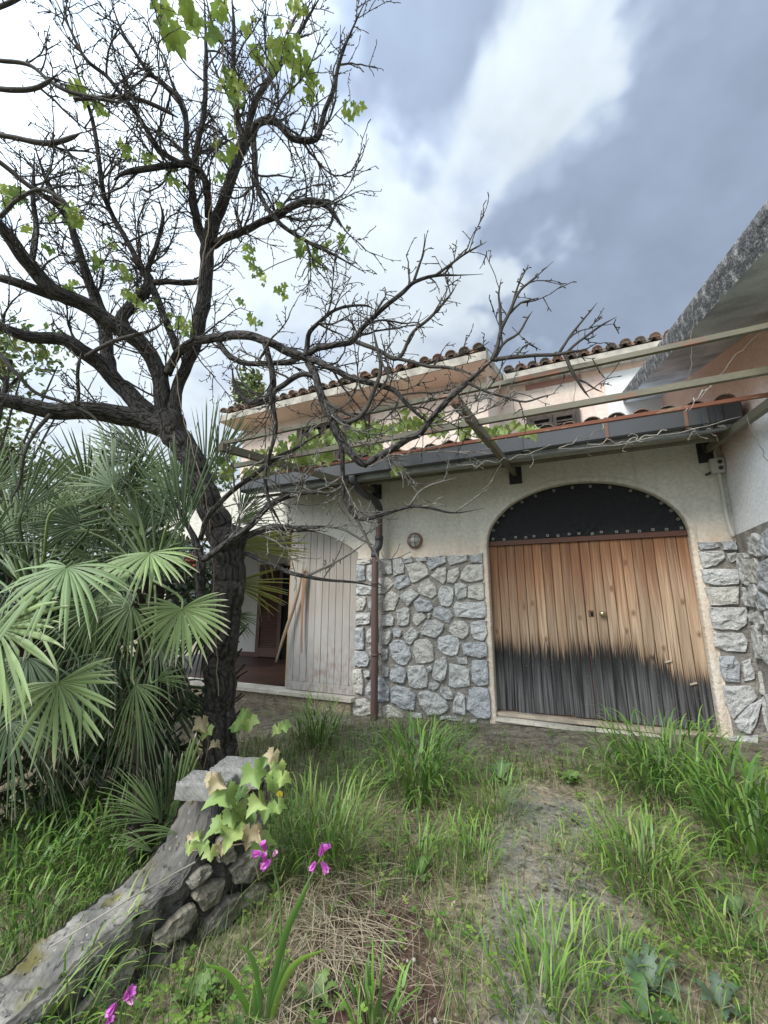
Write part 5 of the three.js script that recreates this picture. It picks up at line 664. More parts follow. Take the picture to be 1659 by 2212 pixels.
// shoots: generations of crooked spurred twigs off every limb
reseed(77);
{
  const fine = [new MB(), new MB()], thick = [new MB(), new MB()];
  const randDir = () => V(rr(-1, 1), rr(-1, 1), rr(-1, 1)).normalize();
  function grow(p, d, len, r, sides, b, lvl, up, spur) {
    const n = Math.max(3, Math.round(len / (lvl === 1 ? 0.045 : 0.032))), pts = [p.clone()], dir = d.clone(); const curl = randDir().multiplyScalar(0.16);
    for (let i = 0; i < n; i++) { dir.addScaledVector(curl, lvl === 1 ? 0.7 : 0.5).addScaledVector(randDir(), lvl === 1 ? 0.24 : 0.20); dir.y += up; dir.normalize(); pts.push(pts[i].clone().addScaledVector(dir, len / n)); }
    b.tube(pts, pts.map((_, i) => Math.max(0.0022, r * (1 - 0.62 * i / n)) * rr(0.88, 1.16)), sides, { cap: false, us: 0.06 });
    if (spur) for (let i = 1; i <= n; i++) if (rnd() < spur) { const q = pts[i], e = q.clone().addScaledVector(randDir().addScaledVector(dir, 0.9).normalize(), rr(0.012, 0.03)); b.tube([q, e], [0.0036, 0.003], 3, { cap: false, us: 0.02 }); }
    return pts;
  }
  for (const { pp, rad, L, o } of LIMBS) {
    if (o.shoots === 0) continue; const li = o.light ? 1 : 0, F = fine[li], K = thick[li], dens = (o.n || 8) * L * 0.9, count = Math.round(Math.min(dens, 34));
    for (let k = 0; k < count; k++) {
      const i = Math.floor(mix(0.12, 0.99, rnd()) * (pp.length - 2)) + 1, t = pp[i + 1].clone().sub(pp[i - 1]).normalize(), side = randDir(); side.addScaledVector(t, -side.dot(t)).normalize(); side.z *= 0.8;
      if (o.light && rnd() < 0.3) continue; const small = rad[i] < 0.012, d = t.clone().multiplyScalar(rr(0.35, 1.0)).addScaledVector(side, rr(0.6, 1)); if (o.up || rnd() < 0.5) d.y += o.up ? 0.55 : 0.3; d.normalize();
      const len = small ? rr(0.08, 0.26) : rr(0.18, 0.62), r = Math.min(rad[i] * 0.6, small ? 0.005 : rr(0.005, 0.0095)), pts = grow(pp[i], d, len, r, 5, K, 1, rr(-0.02, 0.07), 0.5);
      const m = Math.round(len / (small ? 0.075 : 0.055)); for (let q = 0; q < m; q++) { const a = 1 + Math.floor(rnd() * (pts.length - 1)), tt = pts[a].clone().sub(pts[a - 1]).normalize(), dd = tt.multiplyScalar(rr(0.5, 1.1)).addScaledVector(randDir(), 0.8).normalize(); grow(pts[a], dd, rr(0.05, small ? 0.12 : 0.24), rr(0.003, 0.0044), 4, F, 2, rr(0, 0.06), 0.6); }
    }
    if (!o.light || true) for (let i = 2; i < pp.length - 1; i += 2) if (rad[i] < 0.02 && rnd() < 0.5) { const e = pp[i].clone().addScaledVector(randDir(), rad[i] + rr(0.01, 0.03)); F.tube([pp[i], e], [0.005, 0.0035], 4, { cap: false, us: 0.02 }); }
  }
  thick[0].build('branches', upTwigMat, tree, 'stuff'); thick[1].build('branches', twigMat, tree, 'stuff'); fine[0].build('twigs', upTwigMat, tree, 'stuff'); fine[1].build('twigs', twigMat, tree, 'stuff');
}
// ------------------------------------------------------------------ vine leaves
function vineLeaf(s, curl) {
  const b = new MB(), n = 32, lobes = [[0, 1, 0.62], [1.12, 0.92, 0.55], [-1.12, 0.9, 0.55], [2.15, 0.74, 0.6], [-2.15, 0.72, 0.6]], c = b.v(V(0, 0, 0), 0.5, 0);
  const pt = (a, r) => { const x = Math.sin(a) * r, y = -Math.cos(a) * r; return V(x, y, curl * (-0.45 * Math.abs(x) + 0.5 * r * r * Math.cos(a * 2.5))); }; const R = [];
  for (let i = 0; i <= n; i++) { const a = -2.85 + 5.7 * i / n; let r = 0.20; for (const [t, l, w] of lobes) r = Math.max(r, l * Math.exp(-Math.pow((a - t) / w, 2))); r = Math.max(r, 0.62) * (i % 2 ? 0.9 : 1.05); R.push([b.v(pt(a, r * 0.5 * s), 0, 0), b.v(pt(a, r * s), 0, 1)]); }
  for (let i = 0; i < n; i++) { b.tri(c, R[i][0], R[i + 1][0]); b.quadI(R[i][0], R[i][1], R[i + 1][1], R[i + 1][0]); } return b.geo();
}
const LG = [vineLeaf(1, 0.5), vineLeaf(1, 1.0), vineLeaf(1, -0.6)];
function placeLeaf(parent, p, size, mat, face, name = 'leaf') { // size: length in metres; face: direction the blade looks to
  const m = put(name, LG[Math.floor(rnd() * 3)], mat, parent), o = offset.get(parent); m.position.copy(p).sub(o); const z = face.clone().add(V(rr(-0.5, 0.5), rr(-0.4, 0.4), rr(-0.5, 0.5))).normalize(), y = V(rr(-0.5, 0.5), 1, rr(-0.3, 0.3)).addScaledVector(z, 0); y.addScaledVector(z, -y.dot(z)).normalize(); const x = y.clone().cross(z); m.quaternion.setFromRotationMatrix(new THREE.Matrix4().makeBasis(x, y, z)); m.scale.setScalar(size * 0.6); return m;
}
const toCam = p => p.clone().multiplyScalar(-1).normalize();
reseed(91);
{ // young vine climbing through the bare tree
  const v = thing('grape_vine', 'young grape vine with pale green leaves climbing through the bare tree', 'vine', [treeBase.x + 0.12, groundY(treeBase.x, treeBase.z), treeBase.z + 0.1]);
  const st = new MB(); for (const path of [[[470, 1500], [440, 1100], [385, 800], [440, 560], [470, 300], [480, 40]], [[440, 560], [540, 420], [500, 250], [600, 100], [650, -10]], [[385, 800], [290, 640], [180, 470], [60, 420], [10, 440]], [[540, 600], [620, 560], [690, 555], [745, 520]]]) { const pts = smooth(path.map(([x, y]) => at(x + rr(-8, 8), y, rr(3.0, 3.15))), 0.06); pts.forEach(p => { p.x += rr(-0.012, 0.012); p.y += rr(-0.012, 0.012); }); st.tube(pts, pts.map(() => 0.0045), 4); } st.build('stem', M.vineStem, v);
  const L = [[375, 78, 62, 0], [352, 20, 50, 1], [405, 18, 50, 0], [418, 45, 46, 0], [470, 22, 44, 0], [462, 70, 36, 2], [455, 85, 34, 0], [532, 60, 28, 1], [634, 8, 34, 1], [645, 22, 30, 1], [607, 52, 26, 1], [550, 110, 30, 0], [560, 125, 34, 1], [585, 110, 36, 0], [608, 98, 38, 0], [590, 140, 36, 0], [625, 130, 40, 1], [640, 145, 40, 1], [655, 125, 36, 0], [668, 150, 30, 0], [625, 95, 30, 2], [680, 175, 34, 0], [665, 190, 34, 1], [670, 215, 30, 0], [628, 190, 26, 1], [490, 155, 30, 2], [500, 170, 30, 1], [488, 185, 28, 0], [515, 180, 30, 1], [505, 205, 28, 0], [520, 225, 24, 2], [748, 240, 24, 1], [768, 238, 26, 1], [758, 250, 22, 0], [502, 285, 28, 1], [498, 320, 28, 0], [490, 340, 28, 0], [470, 305, 24, 1], [478, 380, 22, 2], [162, 185, 34, 1], [175, 195, 26, 0], [202, 210, 24, 2], [188, 225, 26, 1], [215, 235, 28, 0], [265, 320, 30, 1], [275, 335, 26, 0], [318, 345, 24, 1], [330, 338, 20, 0], [365, 385, 24, 2], [385, 395, 22, 1], [22, 415, 34, 2], [38, 425, 36, 0], [50, 432, 30, 2], [18, 440, 26, 0], [150, 450, 32, 0], [158, 470, 34, 1], [165, 480, 28, 0], [120, 465, 22, 1], [178, 365, 22, 1], [110, 540, 26, 2], [60, 500, 24, 1], [155, 610, 24, 1], [148, 620, 20, 0], [285, 640, 24, 1], [295, 652, 24, 1], [270, 632, 22, 0], [310, 660, 20, 1], [330, 665, 18, 0], [205, 560, 22, 0], [215, 570, 22, 2], [260, 575, 24, 0], [270, 590, 22, 0], [280, 600, 20, 1], [245, 530, 18, 1], [390, 690, 24, 1], [385, 705, 26, 0], [400, 715, 22, 0], [368, 680, 22, 2], [400, 705, 20, 1], [535, 560, 24, 0], [545, 570, 22, 2], [560, 590, 22, 0], [570, 600, 22, 1], [545, 690, 24, 1], [550, 700, 22, 0], [520, 650, 20, 2], [600, 625, 22, 0], [615, 640, 22, 1], [680, 555, 30, 0], [690, 565, 26, 1], [648, 545, 28, 2], [655, 535, 22, 0], [700, 530, 22, 1], [735, 510, 24, 0], [745, 540, 22, 2], [530, 535, 20, 1], [595, 440, 18, 1], [605, 445, 18, 0]];
  for (const [x, y, s, m] of L) for (let k = 0; k < 3; k++) { const p = at(x + (k ? rr(-17, 17) : 0), y + (k ? rr(-20, 16) : 0), rr(2.9, 3.25)); placeLeaf(v, p, s * 1.15 * 3.05 / FOC * (k ? rr(0.4, 0.7) : 0.85) * rr(0.85, 1.1), M.treeLeaf[k ? Math.floor(rnd() * 3) : m], toCam(p).add(V(rr(-0.5, 0.5), rr(-0.6, 0.6), 0))); }
}
{ // vine leaves over the pergola and lower roof
  const v = thing('grape_vine', 'bright green grape vine shoots spreading over the pergola and lower roof', 'vine', [-2.6, 1.7, -4.2]); const st = new MB();
  for (let k = 0; k < 12; k++) { const x = rr(490, 960), y = mix(1000, 930, (x - 490) / 470), pts = smooth([at(x - 50, y + 20, rr(4.4, 5)), at(x, y - rr(0, 40), rr(4.4, 5)), at(x + rr(20, 70), y - rr(-10, 50), rr(4.4, 5))], 0.08); st.tube(pts, pts.map(() => 0.005), 4); } st.build('stem', M.vineStem, v);
  for (let k = 0; k < 150; k++) { const x = k < 135 ? rr(485, 960) : rr(1000, 1150), base = mix(1012, 925, (x - 490) / 470), lift = Math.abs(n3(x * 0.02, 3, 1)) * 70, y = k < 135 ? base - rr(-22, 30 + lift) : rr(915, 935); const d = y < base - 10 ? rr(4.3, 5.0) : rr(3.9, 4.4), p = at(x, y, k < 135 ? d : 3.8); placeLeaf(v, p, rr(0.09, 0.17), [M.leaf[1], M.leaf[1], M.leaf[0], M.leaf[1]][Math.floor(rnd() * 4)], toCam(p)); }
  for (const [x, y, s] of [[855, 1010, 0.09], [850, 1020, 0.08], [866, 1014, 0.07], [880, 890, 0.12], [870, 910, 0.12], [890, 920, 0.12]]) { const p = at(x, y, 3.5); placeLeaf(v, p, s, M.leaf[1], toCam(p)); }
}
{ // vine shoot over the parapet
  const b0 = at(500, 1900, 2.1), v = thing('grape_vine', 'grape vine shoot with broad pale leaves trailing over the parapet pier', 'vine', [b0.x, b0.y, b0.z]); const st = new MB(); for (const path of [[[560, 1900], [540, 1820], [520, 1740], [555, 1690], [580, 1670]], [[520, 1740], [490, 1700], [478, 1680]], [[540, 1820], [470, 1830], [415, 1838]], [[545, 1790], [500, 1755], [470, 1730]]]) { const pts = smooth(path.map(([x, y]) => at(x, y, 1.98)), 0.02); st.tube(pts, pts.map(() => 0.003), 5); } st.build('stem', M.vineStem, v);
  for (const [x, y, s, m] of [[488, 1735, 62, 0], [515, 1750, 42, 1], [480, 1800, 52, 0], [548, 1685, 52, 0], [598, 1668, 40, 1], [590, 1700, 40, 0], [560, 1745, 46, 1], [575, 1762, 40, 0], [525, 1790, 44, 2], [505, 1815, 52, 1], [540, 1815, 40, 3], [555, 1810, 34, 3], [565, 1835, 50, 0], [470, 1700, 36, 3], [455, 1690, 28, 3], [410, 1838, 28, 1], [440, 1835, 26, 0], [455, 1850, 30, 1], [478, 1838, 26, 3], [430, 1812, 22, 1], [412, 1812, 16, 3], [590, 1640, 30, 3], [575, 1650, 26, 2], [600, 1750, 30, 0], [540, 1765, 34, 2], [500, 1775, 40, 0], [520, 1720, 30, 2], [610, 1690, 30, 1]]) { const p = at(x, y - s * 0.4, rr(1.9, 2.0)); placeLeaf(v, p, s * 1.22 * 1.95 / FOC, M.leaf[m], toCam(p).add(V(0, 0.45, 0))); }
  const w = thing('grape_vine', 'small vine seedling with pale leaves at the foot of the bare tree', 'vine', [treeBase.x + 0.1, groundY(treeBase.x, treeBase.z), treeBase.z + 0.2]); const ws = new MB(); { const pts = smooth([at(440, 1660, 3.0), at(450, 1600, 3.0), at(440, 1570, 2.98)], 0.02); ws.tube(pts, pts.map(() => 0.003), 4); const p2 = smooth([at(500, 1660, 3.0), at(520, 1600, 2.98), at(530, 1575, 2.98)], 0.02); ws.tube(p2, p2.map(() => 0.003), 4); } ws.build('stem', M.vineStem, w);
  for (const [x, y, s, m] of [[437, 1570, 34, 3], [447, 1585, 30, 1], [540, 1565, 34, 1], [528, 1550, 26, 0], [520, 1570, 30, 0], [600, 1582, 26, 1], [615, 1575, 24, 0], [510, 1580, 24, 2], [465, 1615, 22, 3]]) { const p = at(x, y - 10, 2.95); placeLeaf(w, p, s * 1.2 * 2.95 / FOC, M.leaf[m], toCam(p).add(V(0, 0.4, 0))); }
}
// ------------------------------------------------------------------ fan palms
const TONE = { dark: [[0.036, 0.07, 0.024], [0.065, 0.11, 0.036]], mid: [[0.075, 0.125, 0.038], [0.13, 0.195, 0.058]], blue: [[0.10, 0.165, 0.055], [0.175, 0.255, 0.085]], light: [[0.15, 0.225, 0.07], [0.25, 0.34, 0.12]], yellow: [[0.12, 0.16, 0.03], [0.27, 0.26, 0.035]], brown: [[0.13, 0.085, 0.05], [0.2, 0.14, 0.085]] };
function frond(palm, crown, f) { // x, y hub pixel; R pixels; ax axis angle; half spread; d depth; tone; tau tilt of the tip towards the viewer; droop
  const { x, y, R, ax, half, d, tone = 'mid', tau = 0, droop = 0.15, n = 30, roll = 0, tip = rr(0.02, 0.12), join = 0.38 } = f, H = at(x, y, d), a = ax * Math.PI / 180, L0 = R * d / FOC, t = tau * Math.PI / 180;
  const A0 = RT.clone().multiplyScalar(Math.cos(a)).addScaledVector(UP, Math.sin(a)), N0 = FW.clone().multiplyScalar(-1), A = A0.clone().multiplyScalar(Math.cos(t)).addScaledVector(N0, Math.sin(t)), N = N0.clone().multiplyScalar(Math.cos(t)).addScaledVector(A0, -Math.sin(t)); let S = A.clone().cross(N);
  if (roll) { const q = new THREE.Quaternion().setFromAxisAngle(A, roll * Math.PI / 180); N.applyQuaternion(q); S.applyQuaternion(q); }
  const b = new MB(true), hw = half * Math.PI / 180, dth = 2 * hw / n, [c0, c1] = TONE[tone];
  for (let k = 0; k < n; k++) {
    if (rnd() < 0.05) continue; const th = -hw + (k + 0.5) * dth + rr(-0.2, 0.2) * dth, u = th / hw, L = L0 * (1 - 0.22 * u * u) * rr(0.90, 1.05), dir = A.clone().multiplyScalar(Math.cos(th)).addScaledVector(S, Math.sin(th)).addScaledVector(N, 0.10 * Math.cos(k * 2.1) * 0.6 - 0.10).normalize(), sd = A.clone().multiplyScalar(-Math.sin(th)).addScaledVector(S, Math.cos(th)), dr = droop * rr(0.4, 1.7), bend = rnd() < 0.14 ? rr(0.35, 0.75) : 0, jt = join * rr(0.85, 1.15), tw = rr(-0.25, 0.25), shade = rr(0.8, 1.15), wmax = 2 * jt * L * Math.tan(dth / 2) * 1.04;
    const ts = [0.015, jt * 0.5, jt, mix(jt, 1, 0.3), mix(jt, 1, 0.55), mix(jt, 1, 0.8), 1]; let prev = null;
    for (const s of ts) {
      const w = s <= jt ? wmax * s / jt : wmax * Math.pow(1 - (s - jt) / (1 - jt), 0.55) * 0.95 + 0.0008, p = H.clone().addScaledVector(dir, s * L); p.y -= dr * L * Math.pow(s, 2.6); if (bend && s > bend) { p.addScaledVector(dir, -(s - bend) * L * 0.75); p.y -= (s - bend) * L * 0.8; }
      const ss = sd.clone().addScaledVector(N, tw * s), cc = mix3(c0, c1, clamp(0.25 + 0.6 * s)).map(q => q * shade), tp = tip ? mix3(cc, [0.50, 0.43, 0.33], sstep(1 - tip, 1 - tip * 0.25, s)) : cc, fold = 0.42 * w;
      const row = [b.v(p.clone().addScaledVector(ss, -w / 2), 0, s, tp.map(q => q * 1.05)), b.v(p.clone().addScaledVector(N, fold), 0.5, s, tp.map(q => q * 0.92)), b.v(p.clone().addScaledVector(ss, w / 2), 1, s, tp.map(q => q * 1.05))];
      if (prev) { b.quadI(prev[0], prev[1], row[1], row[0]); b.quadI(prev[1], prev[2], row[2], row[1]); } prev = row;
    }
  }
  if (crown) { const c = at(crown[0] + rr(-12, 12), crown[1] + rr(-12, 12), crown[2]), m = H.clone().lerp(c, 0.5); m.y += 0.04; const pts = smooth([H.clone().addScaledVector(A, 0.03 * L0), H.clone().addScaledVector(A, -0.05), m, c], 0.06); b.tube(pts, pts.map((_, i) => mix(0.007, 0.012, i / pts.length)), 5, { col: c1.map(q => q * 0.9) }); }
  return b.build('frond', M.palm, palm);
}
reseed(101);
const palmThing = (label, px, py, d, crown) => { const q = at(px, py, d), g = groundY(q.x, q.z), t = thing('fan_palm', label, 'palm', [q.x, g, q.z]); const c = at(...crown), b = new MB(), pts = smooth([V(q.x, g - 0.05, q.z), V((q.x + c.x) / 2 + 0.03, (g + c.y) / 2, (q.z + c.z) / 2), V(c.x, c.y - 0.05, c.z)], 0.06); b.tube(pts, pts.map(() => 0.09 * rr(0.92, 1.1)), 14, { rough: 0.25, us: 0.8 });
  for (let k = 0; k < 90; k++) { const p = pts[Math.floor(rnd() * (pts.length - 1))], a = rnd() * 6.28, o = V(Math.cos(a), 0.3, Math.sin(a)); b.bar(p.clone().addScaledVector(o, 0.08), p.clone().addScaledVector(o, rr(0.15, 0.24)).add(V(0, rr(0.02, 0.12), 0)), 0.03, 0.01); } b.build('trunk', M.fibre, t); return t; };
{
  const cA = [330, 1240, 3.15], A = palmThing('tall fan palm with spiky dark fans directly left of the bare tree trunk', 330, 1640, 3.15, cA), cB = [70, 1330, 3.0], B = palmThing('broad fan palm with drooping pale fans at the left edge', -60, 1640, 3.2, cB), cC = [490, 1260, 3.85], C = palmThing('yellowing fan palm half hidden behind the bare tree trunk', 466, 1560, 4.0, cC);
  const F = (p, c, list) => list.forEach(([x, y, R, ax, half, d, tone, tau = 0, droop = 0.15, o = {}]) => frond(p, c, { x, y, R, ax, half, d, tone, tau, droop, ...o }));
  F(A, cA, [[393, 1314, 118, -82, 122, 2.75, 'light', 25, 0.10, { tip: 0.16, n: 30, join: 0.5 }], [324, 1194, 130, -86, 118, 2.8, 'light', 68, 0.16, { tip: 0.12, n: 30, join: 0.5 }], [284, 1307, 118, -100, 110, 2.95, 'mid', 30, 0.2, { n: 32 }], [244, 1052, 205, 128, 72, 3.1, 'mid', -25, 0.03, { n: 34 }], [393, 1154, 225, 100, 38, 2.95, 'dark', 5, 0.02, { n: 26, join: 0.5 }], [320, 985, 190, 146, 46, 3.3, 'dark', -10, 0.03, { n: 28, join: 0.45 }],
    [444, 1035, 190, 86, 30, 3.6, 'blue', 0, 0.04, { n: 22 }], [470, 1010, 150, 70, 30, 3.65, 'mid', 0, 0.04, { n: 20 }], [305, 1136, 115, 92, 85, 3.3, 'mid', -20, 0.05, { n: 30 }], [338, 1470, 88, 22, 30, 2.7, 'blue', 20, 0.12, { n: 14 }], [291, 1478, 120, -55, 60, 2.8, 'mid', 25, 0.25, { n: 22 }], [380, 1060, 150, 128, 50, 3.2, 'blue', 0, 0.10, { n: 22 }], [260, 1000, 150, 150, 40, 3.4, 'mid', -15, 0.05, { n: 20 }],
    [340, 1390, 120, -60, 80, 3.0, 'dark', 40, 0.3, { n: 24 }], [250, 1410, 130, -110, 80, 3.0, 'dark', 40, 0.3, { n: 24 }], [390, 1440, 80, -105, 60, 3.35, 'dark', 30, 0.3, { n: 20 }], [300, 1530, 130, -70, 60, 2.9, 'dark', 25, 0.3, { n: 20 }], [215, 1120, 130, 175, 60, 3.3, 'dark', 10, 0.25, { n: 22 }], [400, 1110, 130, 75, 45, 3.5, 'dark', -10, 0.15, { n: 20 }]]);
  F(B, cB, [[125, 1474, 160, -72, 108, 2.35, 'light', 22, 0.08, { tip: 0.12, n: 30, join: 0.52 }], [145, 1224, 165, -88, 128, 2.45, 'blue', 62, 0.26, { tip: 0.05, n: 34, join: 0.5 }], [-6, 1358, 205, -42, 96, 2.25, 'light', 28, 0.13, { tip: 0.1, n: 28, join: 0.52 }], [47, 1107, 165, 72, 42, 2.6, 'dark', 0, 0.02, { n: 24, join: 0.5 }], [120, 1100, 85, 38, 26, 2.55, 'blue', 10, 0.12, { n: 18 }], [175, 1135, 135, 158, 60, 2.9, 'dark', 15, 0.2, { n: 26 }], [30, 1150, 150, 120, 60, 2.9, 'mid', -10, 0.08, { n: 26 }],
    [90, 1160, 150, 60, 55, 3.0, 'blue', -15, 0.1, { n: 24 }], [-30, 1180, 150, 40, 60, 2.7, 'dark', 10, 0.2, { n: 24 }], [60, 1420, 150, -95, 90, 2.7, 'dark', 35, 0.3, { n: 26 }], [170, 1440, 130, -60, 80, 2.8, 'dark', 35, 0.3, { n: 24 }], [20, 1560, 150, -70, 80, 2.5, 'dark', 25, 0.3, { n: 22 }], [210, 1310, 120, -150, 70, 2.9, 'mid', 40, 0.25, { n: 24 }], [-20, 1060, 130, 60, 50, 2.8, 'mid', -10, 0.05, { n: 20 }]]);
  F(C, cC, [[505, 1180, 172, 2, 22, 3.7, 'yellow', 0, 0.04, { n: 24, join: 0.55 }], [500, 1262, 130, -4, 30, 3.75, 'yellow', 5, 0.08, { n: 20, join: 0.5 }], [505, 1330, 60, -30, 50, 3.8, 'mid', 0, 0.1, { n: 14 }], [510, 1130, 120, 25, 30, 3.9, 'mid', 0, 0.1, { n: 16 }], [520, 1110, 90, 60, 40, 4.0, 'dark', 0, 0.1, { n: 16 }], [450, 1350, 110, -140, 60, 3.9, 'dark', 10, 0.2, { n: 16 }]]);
  for (const [p, c] of [[A, cA], [B, cB]]) for (let k = 0; k < 24; k++) frond(p, c, { x: c[0] + rr(-200, 20), y: c[1] + rr(-60, 300), R: rr(110, 170), ax: rr(-180, 0), half: rr(40, 85), d: c[2] + rr(-0.15, 0.45), tone: rnd() < 0.75 ? 'dark' : 'mid', tau: rr(-10, 45), droop: rr(0.15, 0.4), n: 20 });
  for (let k = 0; k < 22; k++) { const l = k % 2; frond(l ? B : A, l ? cB : cA, { x: l ? rr(-60, 130) : rr(120, 350), y: rr(1030, 1240), R: rr(120, 180), ax: rr(50, 140), half: rr(35, 70), d: rr(3.2, 3.7), tone: rnd() < 0.5 ? 'mid' : 'dark', tau: rr(-25, 25), droop: rr(0.05, 0.3), n: 24 }); }
  for (const [p, c] of [[A, cA], [B, cB]]) for (let k = 0; k < 5; k++) frond(p, null, { x: c[0] + rr(-90, 90), y: c[1] + rr(170, 300), R: rr(90, 130), ax: rr(-120, -60), half: rr(20, 45), d: c[2] + rr(-0.05, 0.2), tone: 'brown', tau: 0, droop: 0.1, n: 14 });
  // date cluster by the crown of the taller palm
  const fr = new MB(); for (let k = 0; k < 26; k++) { const q = at(415 + rr(-12, 12), 1212 + rr(-14, 14), 3.05 + rr(-0.03, 0.03)); fr.lathe([[0.0001, -0.013], [0.01, -0.007], [0.013, 0], [0.01, 0.008], [0.0001, 0.013]], q, V(0, 1, 0), 7); } fr.build('fruit', std({ color: rgb(0.22, 0.055, 0.03), roughness: 0.5 }), A, 'stuff', 'cluster of small red brown palm fruit');
  // young palms beside the pier
  const q = at(372, 1790, 2.35), Y = thing('young_fan_palm', 'young fan palm with upright pleated leaves behind the parapet pier', 'palm', [q.x, groundY(q.x, q.z), q.z]); F(Y, null, [[372, 1770, 190, 75, 8, 2.4, 'mid', 0, 0.02, { n: 7, join: 0.75 }], [362, 1775, 165, 92, 9, 2.5, 'dark', 0, 0.02, { n: 8, join: 0.7 }], [345, 1770, 170, 128, 26, 2.35, 'blue', 10, 0.14, { n: 14 }], [335, 1775, 130, 150, 24, 2.3, 'mid', 15, 0.22, { n: 12 }], [350, 1780, 140, 108, 18, 2.45, 'dark', 0, 0.08, { n: 10 }], [385, 1800, 110, 160, 20, 2.2, 'blue', 20, 0.2, { n: 9 }], [330, 1840, 110, 140, 22, 2.2, 'mid', 10, 0.25, { n: 10 }]]);
}
// ------------------------------------------------------------------ dried palm spathe and stick leaning by the porch door
reseed(111);
{
  const zl = ZF + 0.06, A = onZ(597, 1428, zl + 0.05), B = onZ(632, 1320, zl), C = onZ(655, 1235, zl - 0.02), s = new MB();
  const p1 = smooth([onZ(596, 1430, zl + 0.10), onZ(612, 1378, zl + 0.05), B, onZ(645, 1275, zl), onZ(652, 1240, zl)], 0.05); s.tube(p1, p1.map((_, i) => 0.010 + 0.018 * Math.sin(Math.PI * i / (p1.length - 1))), 6);
  for (let k = 0; k < 7; k++) s.tube([onZ(651, 1246, zl), onZ(650 + rr(-3, 14), 1214 + rr(-6, 14), zl + rr(-0.02, 0.03))], [0.008, 0.002], 4); s.alone('palm_spathe', M.dryStick, [A.x, -1.22, zl + 0.1], 'dry splintered grey palm stalk leaning across the porch door edge', 'dry stalk');
  const o = new MB(), p2 = smooth([onZ(652, 1410, zl - 0.02), onZ(652, 1340, zl - 0.02), onZ(656, 1270, zl - 0.02), onZ(660, 1232, zl - 0.02)], 0.05); for (let i = 0; i < p2.length - 1; i++) { const w = q => 0.010 + 0.032 * Math.pow(Math.max(0, (q / (p2.length - 1))), 1.2) * (q / (p2.length - 1) > 0.85 ? 0.6 : 1); const a = p2[i], c = p2[i + 1], wa = w(i), wc = w(i + 1); const e = V(1, 0, 0), h = V(0, 0, 0.014); const r = [a.clone().addScaledVector(e, -wa), a.clone().add(h), a.clone().addScaledVector(e, wa), c.clone().addScaledVector(e, -wc), c.clone().add(h), c.clone().addScaledVector(e, wc)].map(q => o.v(q, q.x, q.y)); o.quadI(r[0], r[1], r[4], r[3]); o.quadI(r[1], r[2], r[5], r[4]); }
  const pp = onZ(652, 1412, zl); o.alone('palm_spathe', M.deadLeaf, [pp.x, pp.y, zl], 'orange brown dried palm sheath standing against the grey porch door', 'dry stalk');
}
// ------------------------------------------------------------------ grass
const onGround = (px, py) => { const r = ray(px, py); let t = 0.5; while (t < 12 && r.y * t > groundY(r.x * t, r.z * t)) t += 0.02; return V(r.x * t, groundY(r.x * t, r.z * t), r.z * t); };
function blade(b, p, az, len, w, lean, bend, c0, c1, seg = 5) { // a curved strip; lean from upright and bend over its length, in radians
  const h = V(Math.cos(az), 0, Math.sin(az)), s = V(-Math.sin(az), 0, Math.cos(az)), q = p.clone(); let a = lean, prev = null; const st = len / seg;
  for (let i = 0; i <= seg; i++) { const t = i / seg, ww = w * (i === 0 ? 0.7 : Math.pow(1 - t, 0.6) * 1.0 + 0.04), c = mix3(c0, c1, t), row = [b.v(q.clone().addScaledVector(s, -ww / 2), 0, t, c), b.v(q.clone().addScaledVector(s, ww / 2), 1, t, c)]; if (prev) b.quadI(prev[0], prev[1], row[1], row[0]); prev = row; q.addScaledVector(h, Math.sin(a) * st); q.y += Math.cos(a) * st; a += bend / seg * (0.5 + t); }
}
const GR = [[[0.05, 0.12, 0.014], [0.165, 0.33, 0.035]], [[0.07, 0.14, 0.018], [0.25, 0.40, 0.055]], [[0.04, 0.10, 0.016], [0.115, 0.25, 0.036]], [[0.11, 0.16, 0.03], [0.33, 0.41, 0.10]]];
const DRY = [[0.22, 0.17, 0.10], [0.42, 0.34, 0.20]];
